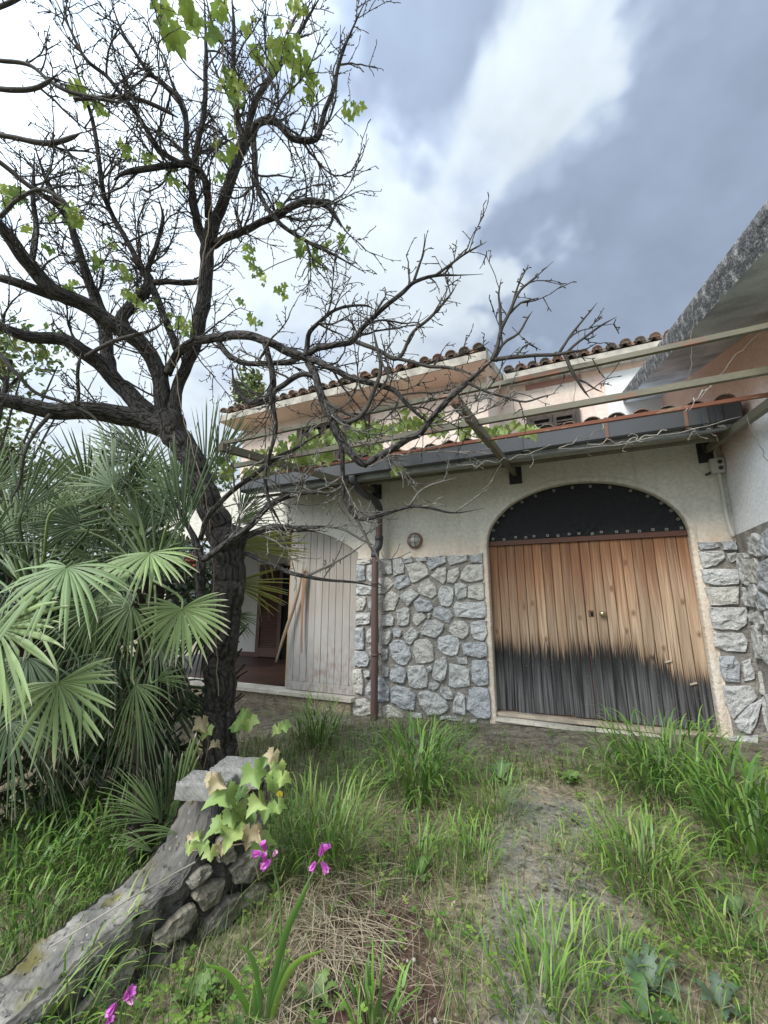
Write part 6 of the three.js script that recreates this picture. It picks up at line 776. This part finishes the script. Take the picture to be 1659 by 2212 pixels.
function tuft(label, px, py, hpx, o = {}) {
  const { n = 260, spread = 0.14, w = 0.0085, lean = 0.55, bend = 1.1, tones = [0, 1, 2], dry = 0.18, az } = o, c = onGround(px, py), d = c.dot(FW), H = hpx * d / FOC, b = o.into || new MB(true);
  for (let k = 0; k < n; k++) {
    const a = rnd() * 6.283, r = spread * Math.sqrt(rnd()), x = c.x + Math.cos(a) * r, z = c.z + Math.sin(a) * r, isDry = rnd() < dry, g = isDry ? DRY : GR[tones[Math.floor(rnd() * tones.length)]], v = rr(0.75, 1.25), ga = g[0].map(q => q * v), gb = g[1].map(q => q * v);
    const dirA = az !== undefined ? az + rr(-0.9, 0.9) : a + rr(-0.8, 0.8), ln = lean * rr(0.1, 1.2) * (0.35 + r / spread), y = groundY(x, z) - 0.01;
    if (isDry) { blade(b, V(x, y, z), dirA, H * rr(0.3, 0.75), w * rr(0.6, 1), ln + rr(0.2, 0.7), bend * rr(0.8, 1.8), ga, gb, 6); continue; }
    if (k % 3) { // leaf springing from a leaning stem, arching over with a drooping tip
      const sl = H * rr(0.15, 0.75), p = V(x + Math.cos(dirA) * Math.sin(ln) * sl, y + Math.cos(ln) * sl, z + Math.sin(dirA) * Math.sin(ln) * sl); if (k % 3 === 1) blade(b, V(x, y, z), dirA, sl * 1.02, w * 0.4, ln, 0.04, ga, mix3(ga, gb, 0.5), 3);
      blade(b, p, dirA + rr(-1.1, 1.1), H * rr(0.3, 0.62), w * rr(0.9, 1.7), rr(0.15, 0.8), bend * rr(0.9, 2.1), mix3(ga, gb, 0.35), gb, 6);
    } else blade(b, V(x, y, z), dirA, H * rr(0.5, 1.2), w * rr(0.8, 1.5), ln, bend * rr(0.6, 2.0), ga, gb, 7);
  }
  if (o.into) return;
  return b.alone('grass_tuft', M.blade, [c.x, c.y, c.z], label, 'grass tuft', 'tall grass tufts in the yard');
}
reseed(121);
tuft('dense tall green tuft in front of the stone wall by the downpipe', 900, 1715, 150, { n: 420, spread: 0.26, w: 0.011, bend: 1.3 });
tuft('small tuft in front of the open porch door', 682, 1612, 105, { n: 240, spread: 0.2, w: 0.010 });
tuft('largest tuft, with a brown dry base, before the right leaf of the garage', 1440, 1712, 165, { n: 620, spread: 0.30, w: 0.0105, bend: 1.5, lean: 0.7, dry: 0.2 });
tuft('tall broad bladed tuft at the right edge beside the wing stones', 1640, 1850, 210, { n: 330, spread: 0.20, w: 0.0125, bend: 1.3, dry: 0.12 });
tuft('bright mid height tuft right of the concrete slab', 1395, 1925, 170, { n: 330, spread: 0.20, w: 0.0085, tones: [0, 1, 3], bend: 1.4, dry: 0.2 });
tuft('loose yellow green tuft at the bottom edge on the concrete slab', 1180, 2215, 200, { n: 190, spread: 0.17, w: 0.0075, tones: [1, 3, 0], bend: 1.1, dry: 0.15 });
tuft('wide tuft of upright fine stems just right of the parapet pier', 700, 1880, 190, { n: 420, spread: 0.20, w: 0.0062, tones: [1, 3, 0], bend: 1.2, lean: 0.45, dry: 0.15 });
tuft('small fine tuft left of the parapet pier flowers', 630, 1900, 150, { n: 150, spread: 0.09, w: 0.006, tones: [0, 2], bend: 1.0 });
tuft('narrow tuft along the left edge of the concrete slab, upper one', 1070, 1770, 105, { n: 170, spread: 0.16, w: 0.0055, tones: [0, 1], bend: 0.9, dry: 0.15 });
tuft('narrow tuft along the left edge of the concrete slab, lower one', 1030, 1900, 110, { n: 140, spread: 0.12, w: 0.0055, tones: [1, 0], bend: 0.9 });
tuft('sparse tuft standing alone in the bare reddish soil', 912, 1900, 115, { n: 70, spread: 0.06, w: 0.007, tones: [0, 1], bend: 0.9, lean: 0.35 });
tuft('few broad upright blades at the bottom edge in the reddish soil', 810, 2250, 140, { n: 34, spread: 0.07, w: 0.012, tones: [0, 2], bend: 0.7, lean: 0.3 });
tuft('arching tuft draped over the low end of the parapet', 130, 2240, 210, { n: 150, spread: 0.16, w: 0.0095, tones: [1, 3, 0], bend: 1.0, lean: 0.5, az: -0.7 });
tuft('mixed tuft at the lower right corner', 1600, 2110, 130, { n: 220, spread: 0.22, w: 0.0065, tones: [0, 2, 3], bend: 1.4, dry: 0.3 });
tuft('low fine tuft on the slab between the two larger ones', 1230, 1880, 80, { n: 130, spread: 0.16, w: 0.005, tones: [0, 3], bend: 1.2, dry: 0.25 });
tuft('low tuft at the bottom right beside the grey green thistle', 1330, 2110, 110, { n: 130, spread: 0.14, w: 0.0065, tones: [1, 0], bend: 1.4, dry: 0.2 });
{
  const b = new MB(true); for (const [x, y, h, n, w] of [[120, 1830, 130, 150, 0.012], [215, 1900, 150, 130, 0.013], [40, 1930, 150, 160, 0.013], [300, 1850, 130, 120, 0.011], [90, 2030, 120, 120, 0.010], [170, 1760, 110, 110, 0.011], [20, 1800, 120, 120, 0.012], [250, 1970, 100, 100, 0.009]]) tuft('', x, y, h, { n, spread: 0.22, w, tones: [0, 2, 1], bend: 1.5, lean: 0.5, dry: 0.05, into: b });
  b.alone('bank_grass', M.blade, [-3, -1.7, -2], 'long arching grass massed on the bank left of the parapet', 'grass', null, 'stuff');
}
// short grass, small weeds and straw that nobody could count
const cover = (x, z) => { const n = fbm(x * 2.1, z * 2.1, 6, 3); return clamp(0.55 + 1.6 * n) * (1 - 0.72 * slabMask(x, z)) * (1 - 0.9 * dirtMask(x, z)) * (1 - 0.85 * apronMask(x, z)); };
const spotXZ = () => { for (; ;) { const d = mix(1.2, 5.4, Math.pow(rnd(), 1.2)), a = YAW + rr(-0.95, 0.95), x = -Math.sin(a) * d, z = -Math.cos(a) * d; if (z > -5.05 && x < 1.38 && !(x < fxp(z) + 0.02 && x > fxp(z) - 0.36 && z > -2.15)) return [x, z]; } };
const fxp = z => -1.733 - 0.36 * (z + 2.137);
reseed(131);
{
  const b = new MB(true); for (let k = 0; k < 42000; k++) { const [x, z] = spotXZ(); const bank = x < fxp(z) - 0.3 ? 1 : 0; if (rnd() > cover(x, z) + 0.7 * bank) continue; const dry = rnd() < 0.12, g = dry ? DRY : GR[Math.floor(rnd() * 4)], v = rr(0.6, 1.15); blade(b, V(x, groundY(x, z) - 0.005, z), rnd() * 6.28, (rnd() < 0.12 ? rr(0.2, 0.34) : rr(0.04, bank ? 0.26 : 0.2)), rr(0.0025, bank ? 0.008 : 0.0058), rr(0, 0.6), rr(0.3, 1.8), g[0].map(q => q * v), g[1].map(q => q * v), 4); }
  b.alone('short_grass', M.blade, [-1, -1.5, -3], 'short green grass growing thinly over the sloping yard', 'grass', null, 'stuff');
  const w = new MB(true), leaflet = (p, s, up, az, c) => { const h = V(Math.cos(az), rr(-0.1, 0.45), Math.sin(az)), sd = V(-Math.sin(az), rr(-0.3, 0.3), Math.cos(az)); const q = [p.clone(), p.clone().addScaledVector(h, s * 0.55).addScaledVector(sd, s * 0.36), p.clone().addScaledVector(h, s), p.clone().addScaledVector(h, s * 0.55).addScaledVector(sd, -s * 0.36)].map((k, i) => w.v(k, 0, i / 3, c.map(e => e * (0.9 + 0.1 * i)))); w.quadI(...q); };
  for (let k = 0; k < 13000; k++) { const [x, z] = spotXZ(); if (rnd() > 0.25 + cover(x, z) || rnd() > 1.15 - 0.7 * slabMask(x, z) - 0.75 * dirtMask(x, z) - 0.5 * apronMask(x, z) || fbm(x * 3, z * 3, 40, 3) < -0.03) continue; const y = groundY(x, z) + rr(0.005, 0.07), g = GR[Math.floor(rnd() * 4)][1], v = rr(0.5, 1.0), m = 3 + Math.floor(rnd() * 4), a0 = rnd() * 6; for (let i = 0; i < m; i++) leaflet(V(x, y + rr(-0.01, 0.02), z), rr(0.012, 0.034), 0, a0 + i / m * 6.28, g.map(q => q * v)); }
  w.alone('small_weeds', M.blade, [-1, -1.5, -3], 'small clover like weeds spread among the grass', 'weeds', null, 'stuff');
  const s = new MB(true); for (let k = 0; k < 17000; k++) { const [x, z] = spotXZ(); const pr = clamp(bump2(x, z, -1.35, -2.2, 0.36, 1.1) + bump2(x, z, -1.25, -1.85, 0.3, 1) + bump2(x, z, -1.2, -3.0, 0.42, 0.9) + bump2(x, z, 0.4, -2.7, 0.5, 0.5) + bump2(x, z, -0.1, -3.3, 0.4, 0.35) + bump2(x, z, -0.75, -2.5, 0.4, 0.4) + 0.2); if (rnd() > pr * (1 - 0.2 * slabMask(x, z))) continue; const v = rr(0.55, 1.2), L = rr(0.05, 0.26), flat = 1.45 + rr(-0.12, 0.1), near = bump2(x, z, -1.3, -2.1, 0.4, 1); blade(s, V(x, groundY(x, z) + rr(0.004, 0.03 + 0.04 * near), z), near > 0.4 && rnd() < 0.6 ? 0.6 + rr(-0.5, 0.5) : rnd() * 6.28, L, rr(0.0018, 0.0048), flat, rr(-0.25, 0.35), [0.30, 0.24, 0.155].map(q => q * v), [0.42, 0.345, 0.235].map(q => q * v), 4); }
  for (let k = 0; k < 260; k++) { const t = rnd(), p = onGround(mix(640, 760, t) + rr(-70, 60), mix(1890, 2110, rnd())), v = rr(0.7, 1.25); p.y += rr(0.01, 0.06); blade(s, p, rr(-0.2, 1.6), rr(0.12, 0.36), rr(0.003, 0.0062), rr(1.0, 1.5), rr(0.1, 0.9), [0.36, 0.29, 0.19].map(q => q * v), [0.50, 0.42, 0.29].map(q => q * v), 6); }
  s.alone('straw', M.straw, [-1.2, -1.55, -2.4], 'pale dry straw lying matted over the bare soil', 'straw', null, 'stuff');
  const dl = new MB(true); for (let k = 0; k < 1500; k++) { const [x, z] = spotXZ(); if (fbm(x * 2.5, z * 2.5, 60, 3) < -0.12) continue; const c = V(x, groundY(x, z) + rr(0.006, 0.03), z), az = rnd() * 6.28, L = rr(0.012, 0.042), h = V(Math.cos(az), rr(-0.3, 0.5), Math.sin(az)), sd = V(-Math.sin(az), rr(-0.5, 0.5), Math.cos(az)), v = rr(0.5, 1.2), col = (rnd() < 0.5 ? [0.20, 0.13, 0.08] : rnd() < 0.5 ? [0.34, 0.26, 0.17] : [0.10, 0.065, 0.04]).map(q => q * v), q = [c, c.clone().addScaledVector(h, L * 0.5).addScaledVector(sd, L * 0.3), c.clone().addScaledVector(h, L), c.clone().addScaledVector(h, L * 0.5).addScaledVector(sd, -L * 0.3)].map(e => dl.v(e, 0, 0, col)); dl.quadI(...q); }
  dl.alone('dead_leaves', M.straw, [-1, -1.5, -3], 'scattered brown dead leaf scraps over the yard', 'leaf litter', null, 'stuff');
  const t = new MB(true); for (let k = 0; k < 2600; k++) { const [x, z] = spotXZ(); if (rnd() > dirtMask(x, z) + 0.22) continue; const r = rr(0.003, 0.013), c = rnd() < 0.25 ? [0.42, 0.38, 0.33] : [0.16, 0.11, 0.08], p = V(x, groundY(x, z) + r * 0.4, z); const o = t.n, P = [[1, 0, 0], [-1, 0, 0], [0, 1, 0], [0, -1, 0], [0, 0, 1], [0, 0, -1]]; for (const q of P) t.v(p.clone().add(V(...q).multiplyScalar(r * rr(0.7, 1.2))), 0, 0, c); for (const [a, c2, d] of [[0, 2, 4], [2, 1, 4], [1, 3, 4], [3, 0, 4], [2, 0, 5], [1, 2, 5], [3, 1, 5], [0, 3, 5]]) t.tri(o + a, o + c2, o + d); } t.alone('pebbles', M.straw, [-1, -1.58, -2.1], 'small pebbles and crumbs on the reddish soil', 'pebbles', null, 'stuff');
}
// ------------------------------------------------------------------ gladioli, sword leaves and broad weeds
reseed(141);
function gladiolus(label, base, stemPts, blooms, d) {
  const c = at(base[0], base[1], d), g = groundY(c.x, c.z), t = thing('wild_gladiolus', label, 'flower', [c.x, g, c.z], 'wild gladioli in bloom'); const st = new MB(), pts = smooth([V(c.x, g, c.z), ...stemPts.map(([x, y]) => at(x, y, d))], 0.03); st.tube(pts, pts.map((_, i) => mix(0.0055, 0.0028, i / pts.length)), 6); st.build('stem', M.stem, t);
  for (const [x, y, s, ang, pale] of blooms) { const H = at(x, y, d - 0.01), a = ang * Math.PI / 180, L = 0.82 * s * d / FOC, A = RT.clone().multiplyScalar(Math.cos(a)).addScaledVector(UP, Math.sin(a)), N = FW.clone().multiplyScalar(-1), S = A.clone().cross(N), b = new MB();
    for (let k = 0; k < 6; k++) { const r = k / 6 * 6.283 + rr(-0.2, 0.2), R = S.clone().multiplyScalar(Math.cos(r)).addScaledVector(N, Math.sin(r)), W = A.clone().cross(R); let prev = null; for (let i = 0; i <= 5; i++) { const q = i / 5, p = H.clone().addScaledVector(A, L * (q * 0.95 - 0.25 * q * q * q)).addScaledVector(R, L * (0.05 + 0.24 * q * q)), w = L * 0.40 * Math.sin(Math.PI * (0.12 + 0.84 * q)), row = [b.v(p.clone().addScaledVector(W, -w / 2), 0, q), b.v(p.clone().addScaledVector(R, -w * 0.12), 0.5, q), b.v(p.clone().addScaledVector(W, w / 2), 1, q)]; if (prev) { b.quadI(prev[0], prev[1], row[1], row[0]); b.quadI(prev[1], prev[2], row[2], row[1]); } prev = row; } }
    b.build('bloom', pale ? M.petalPale : M.petal, t); }
  return t;
}
gladiolus('magenta wild gladiolus in front of the vine leaves on the parapet pier', [612, 2000], [[604, 1930], [592, 1880], [585, 1850], [574, 1820]], [[574, 1838, 34, 110, 0], [572, 1862, 30, 95, 0], [566, 1842, 36, 188, 0], [585, 1858, 40, 222, 0], [590, 1850, 22, 60, 1]], 1.8);
gladiolus('magenta wild gladiolus leaning right over the straw', [600, 2110], [[625, 2000], [655, 1925], [685, 1870], [705, 1830]], [[690, 1848, 40, 62, 0], [695, 1862, 38, -60, 0], [682, 1862, 32, 240, 0], [700, 1834, 26, 35, 0]], 1.75);
gladiolus('magenta wild gladiolus by the foot of the sloping parapet', [262, 2212], [[262, 2180], [270, 2160], [278, 2150]], [[268, 2158, 46, 48, 0], [272, 2156, 34, -20, 1], [250, 2168, 44, 240, 0]], 1.55);
gladiolus('magenta wild gladiolus cut by the bottom edge of the photograph', [232, 2240], [[232, 2220], [236, 2205]], [[230, 2212, 30, 50, 0], [228, 2216, 30, 230, 0]], 1.5);
function swords(label, list, d, base) { const c = at(base[0], base[1], d), g = groundY(c.x, c.z), b = new MB(true); for (const [pts, w, tone] of list) { const P = smooth(pts.map(([x, y, dd]) => at(x, y, dd || d)), 0.03), n = P.length, cc = GR[tone]; let prev = null; for (let i = 0; i < n; i++) { const t = i / (n - 1), tg = P[Math.min(n - 1, i + 1)].clone().sub(P[Math.max(0, i - 1)]).normalize(), s = tg.clone().cross(FW).normalize(), ww = w * d / FOC * Math.pow(Math.sin(Math.PI * clamp(0.18 + 0.81 * t)), 0.7), col = mix3(cc[0], cc[1], 0.25 + 0.6 * t), row = [b.v(P[i].clone().addScaledVector(s, -ww / 2), 0, t, col), b.v(P[i].clone().addScaledVector(FW, -ww * 0.2), 0.5, t, col.map(q => q * 0.9)), b.v(P[i].clone().addScaledVector(s, ww / 2), 1, t, col)]; if (prev) { b.quadI(prev[0], prev[1], row[1], row[0]); b.quadI(prev[1], prev[2], row[2], row[1]); } prev = row; } } return b.alone('sword_leaf_plant', M.blade, [c.x, g, c.z], label, 'plant'); }
swords('clump of long sword shaped leaves rising past the parapet foot', [[[[575, 2240], [590, 2120], [620, 2010], [652, 1940], [668, 1905]], 15, 2], [[[565, 2240], [560, 2140], [540, 2060], [515, 2040]], 12, 2], [[[550, 2240], [530, 2170], [490, 2100], [440, 2082]], 15, 0], [[[580, 2240], [600, 2150], [640, 2080], [705, 2050]], 16, 1], [[[570, 2240], [585, 2170], [610, 2100], [630, 2060]], 14, 2], [[[556, 2240], [552, 2180], [548, 2120]], 12, 2]], 1.62, [566, 2260]);
function rosette(name, label, px, py, R, n, tone, lobed, cat) { const c = onGround(px, py), d = c.dot(FW), L = R * d / FOC, t = thing(name, label, cat, [c.x, c.y, c.z]); for (let k = 0; k < n; k++) { const b = new MB(true), az = k * 2.4 + rr(-0.3, 0.3), h = V(Math.cos(az), 0, Math.sin(az)), s = V(-Math.sin(az), 0, Math.cos(az)), v = rr(0.8, 1.15); let prev = null; for (let i = 0; i <= 12; i++) { const q = i / 12, p = c.clone().addScaledVector(h, L * q * 0.85); p.y += L * (0.75 * Math.sin(q * 2.0)) * (0.5 + 0.5 * (k % 3) / 2); const w = L * 0.42 * Math.pow(Math.sin(Math.PI * clamp(0.05 + 0.93 * q)), 0.8) * (lobed ? (i % 2 ? 0.62 : 1.1) : 1), col = tone.map(e => e * v * (0.8 + 0.25 * q)), row = [b.v(p.clone().addScaledVector(s, -w / 2).add(V(0, 0.15 * w, 0)), 0, q, col), b.v(p, 0.5, q, col.map(e => e * 1.25)), b.v(p.clone().addScaledVector(s, w / 2).add(V(0, 0.15 * w, 0)), 1, q, col)]; if (prev) { b.quadI(prev[0], prev[1], row[1], row[0]); b.quadI(prev[1], prev[2], row[2], row[1]); } prev = row; } b.build('leaf', M.blade, t); } return t; }
rosette('thistle', 'grey green thistle with lobed leaves near the bottom edge, the larger one', 1410, 2150, 75, 8, [0.115, 0.175, 0.105], true, 'thistle'); rosette('thistle', 'small grey green thistle in the lower right corner', 1560, 2200, 60, 7, [0.105, 0.165, 0.095], true, 'thistle'); rosette('broad_weed', 'broad pointed dark leaf weed beside the thistle at the bottom', 1395, 2225, 75, 3, [0.07, 0.15, 0.04], false, 'weed');
rosette('broad_weed', 'yellow green wood sorrel patch on the slab top below the apron', 1235, 1700, 30, 12, [0.15, 0.24, 0.05], false, 'weed'); rosette('broad_weed', 'soft green weed standing in the middle of the bare soil tuft', 905, 1905, 40, 8, [0.13, 0.22, 0.05], false, 'weed'); rosette('broad_weed', 'pale green bushy weed at the bottom edge right of the sword leaves', 680, 2190, 60, 10, [0.15, 0.23, 0.055], true, 'weed'); rosette('broad_weed', 'soft green weed on the ground between parapet and sword leaves', 420, 2190, 60, 10, [0.13, 0.21, 0.05], true, 'weed'); rosette('broad_weed', 'feathery green weed at the upper end of the slab', 1080, 1690, 45, 8, [0.11, 0.19, 0.06], true, 'weed'); rosette('broad_weed', 'leafy weed at the right edge below the tall tuft', 1590, 1990, 45, 8, [0.11, 0.18, 0.075], false, 'weed');
// yellow flower and a fallen twig on the parapet
{ const b = new MB(), p = at(604, 1715, 2.15); for (let k = 0; k < 8; k++) { const a = k / 8 * 6.283; b.tri(b.v(p), b.v(p.clone().addScaledVector(RT, Math.cos(a) * 0.017).addScaledVector(UP, Math.sin(a) * 0.017)), b.v(p.clone().addScaledVector(RT, Math.cos(a + 0.5) * 0.017).addScaledVector(UP, Math.sin(a + 0.5) * 0.017))); } const g = groundY(p.x, p.z), t = thing('yellow_flower', 'single small yellow flower right of the parapet pier', 'flower', [p.x, g, p.z]); b.build('bloom', std({ color: rgb(0.72, 0.55, 0.03) }), t); const s = new MB(); s.tube([V(p.x, g, p.z), p], [0.002, 0.0015], 4); s.build('stem', M.stem, t);
  const f = new MB(), pts = smooth([[422, 1862, 1.92], [380, 1885, 1.86], [330, 1915, 1.78], [290, 1935, 1.72], [240, 1965, 1.67], [110, 2045, 1.6]].map(([x, y, d]) => at(x, y, d)), 0.03); f.tube(pts, pts.map((_, i) => 0.0042 - 0.0016 * i / pts.length), 5); f.alone('fallen_twig', M.dryVine, [pts[8].x, pts[8].y, pts[8].z], 'long pale dry twig lying down the slope of the parapet', 'twig'); }
// ------------------------------------------------------------------ trees and shrubs behind the palms
reseed(151);
function leafCloud(b, c, rad, n, s, tones) { for (let k = 0; k < n; k++) { const d = V(rr(-1, 1), rr(-1, 1), rr(-1, 1)); if (d.length() > 1) { k--; continue; } const r = 1 + 0.5 * n3(d.x * 2 + c.x, d.y * 2 + c.y, d.z * 2), p = V(c.x + d.x * rad.x * r, c.y + d.y * rad.y * r, c.z + d.z * rad.z * r); if (n3(p.x * 2.2, p.y * 2.2, p.z * 2.2) < -0.12) continue; const u = V(rr(-1, 1), rr(-1, 1), rr(-1, 1)).normalize(), w = u.clone().cross(V(rr(-1, 1), rr(-1, 1), rr(-1, 1)).normalize()).normalize(), q = s * rr(0.6, 1.3), col = tones[Math.floor(rnd() * tones.length)].map(e => e * rr(0.75, 1.2)); const i = [p.clone().addScaledVector(u, -q), p.clone().addScaledVector(w, q * 0.55), p.clone().addScaledVector(u, q), p.clone().addScaledVector(w, -q * 0.55)].map(e => b.v(e, 0, 0, col)); b.quadI(...i); } }
function bgTree(name, label, cat, px, py, d, r, n, s, tones, group) { const c = at(px, py, d), R = r * d / FOC, g = groundY(c.x, c.z), t = thing(name, label, cat, [c.x, g, c.z], group), tr = new MB(), top = V(c.x, c.y + R * 0.2, c.z), pts = smooth([V(c.x + 0.1, g - 0.1, c.z), V(c.x - 0.05, (g + c.y) / 2, c.z), top], 0.15); tr.tube(pts, pts.map((_, i) => mix(0.05 + R * 0.05, 0.02, i / pts.length)), 9, { rough: 0.12 }); for (let k = 0; k < 9; k++) { const a = pts[Math.floor(pts.length * rr(0.4, 0.98))], e = c.clone().add(V(rr(-1, 1), rr(-0.5, 1), rr(-1, 1)).multiplyScalar(R * 0.8)), m = a.clone().lerp(e, 0.5).add(V(0, 0.1 * R, 0)); const q = smooth([a, m, e], 0.15); tr.tube(q, q.map((_, i) => mix(0.025, 0.008, i / q.length)), 5); } tr.build('trunk', barkMat, t); const b = new MB(true); for (let k = 0; k < 7; k++) leafCloud(b, c.clone().add(V(rr(-0.7, 0.7) * R, rr(-0.5, 0.6) * R, rr(-0.6, 0.6) * R)), V(R * 0.55, R * 0.45, R * 0.55), Math.round(n / 7), s, tones); b.build('crown', M.blade, t); return t; }
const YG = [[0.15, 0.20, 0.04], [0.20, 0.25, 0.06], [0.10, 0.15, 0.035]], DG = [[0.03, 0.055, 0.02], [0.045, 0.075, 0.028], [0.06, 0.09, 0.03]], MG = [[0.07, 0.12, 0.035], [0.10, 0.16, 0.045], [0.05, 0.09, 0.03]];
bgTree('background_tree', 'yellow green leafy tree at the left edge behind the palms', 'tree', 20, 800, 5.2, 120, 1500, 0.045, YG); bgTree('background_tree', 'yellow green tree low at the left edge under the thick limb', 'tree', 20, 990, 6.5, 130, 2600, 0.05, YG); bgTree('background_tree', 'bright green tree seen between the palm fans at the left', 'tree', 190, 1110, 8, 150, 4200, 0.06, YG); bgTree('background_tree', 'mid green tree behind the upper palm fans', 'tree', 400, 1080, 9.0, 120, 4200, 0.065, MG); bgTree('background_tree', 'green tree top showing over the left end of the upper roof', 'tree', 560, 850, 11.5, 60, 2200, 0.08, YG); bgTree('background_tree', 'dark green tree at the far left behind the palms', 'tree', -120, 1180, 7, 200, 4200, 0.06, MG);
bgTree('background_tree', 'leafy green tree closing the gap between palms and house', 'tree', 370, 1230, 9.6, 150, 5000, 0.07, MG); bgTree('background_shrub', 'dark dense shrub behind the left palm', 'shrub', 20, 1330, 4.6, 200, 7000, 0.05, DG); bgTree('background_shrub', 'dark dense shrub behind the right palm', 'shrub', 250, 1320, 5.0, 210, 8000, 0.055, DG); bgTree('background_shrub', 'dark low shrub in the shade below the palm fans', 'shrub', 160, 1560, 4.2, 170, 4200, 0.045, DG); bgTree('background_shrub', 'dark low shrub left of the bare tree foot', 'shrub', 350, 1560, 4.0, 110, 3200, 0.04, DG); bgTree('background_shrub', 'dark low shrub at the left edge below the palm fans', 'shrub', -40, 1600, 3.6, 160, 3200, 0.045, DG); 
renderer.render(scene, camera);
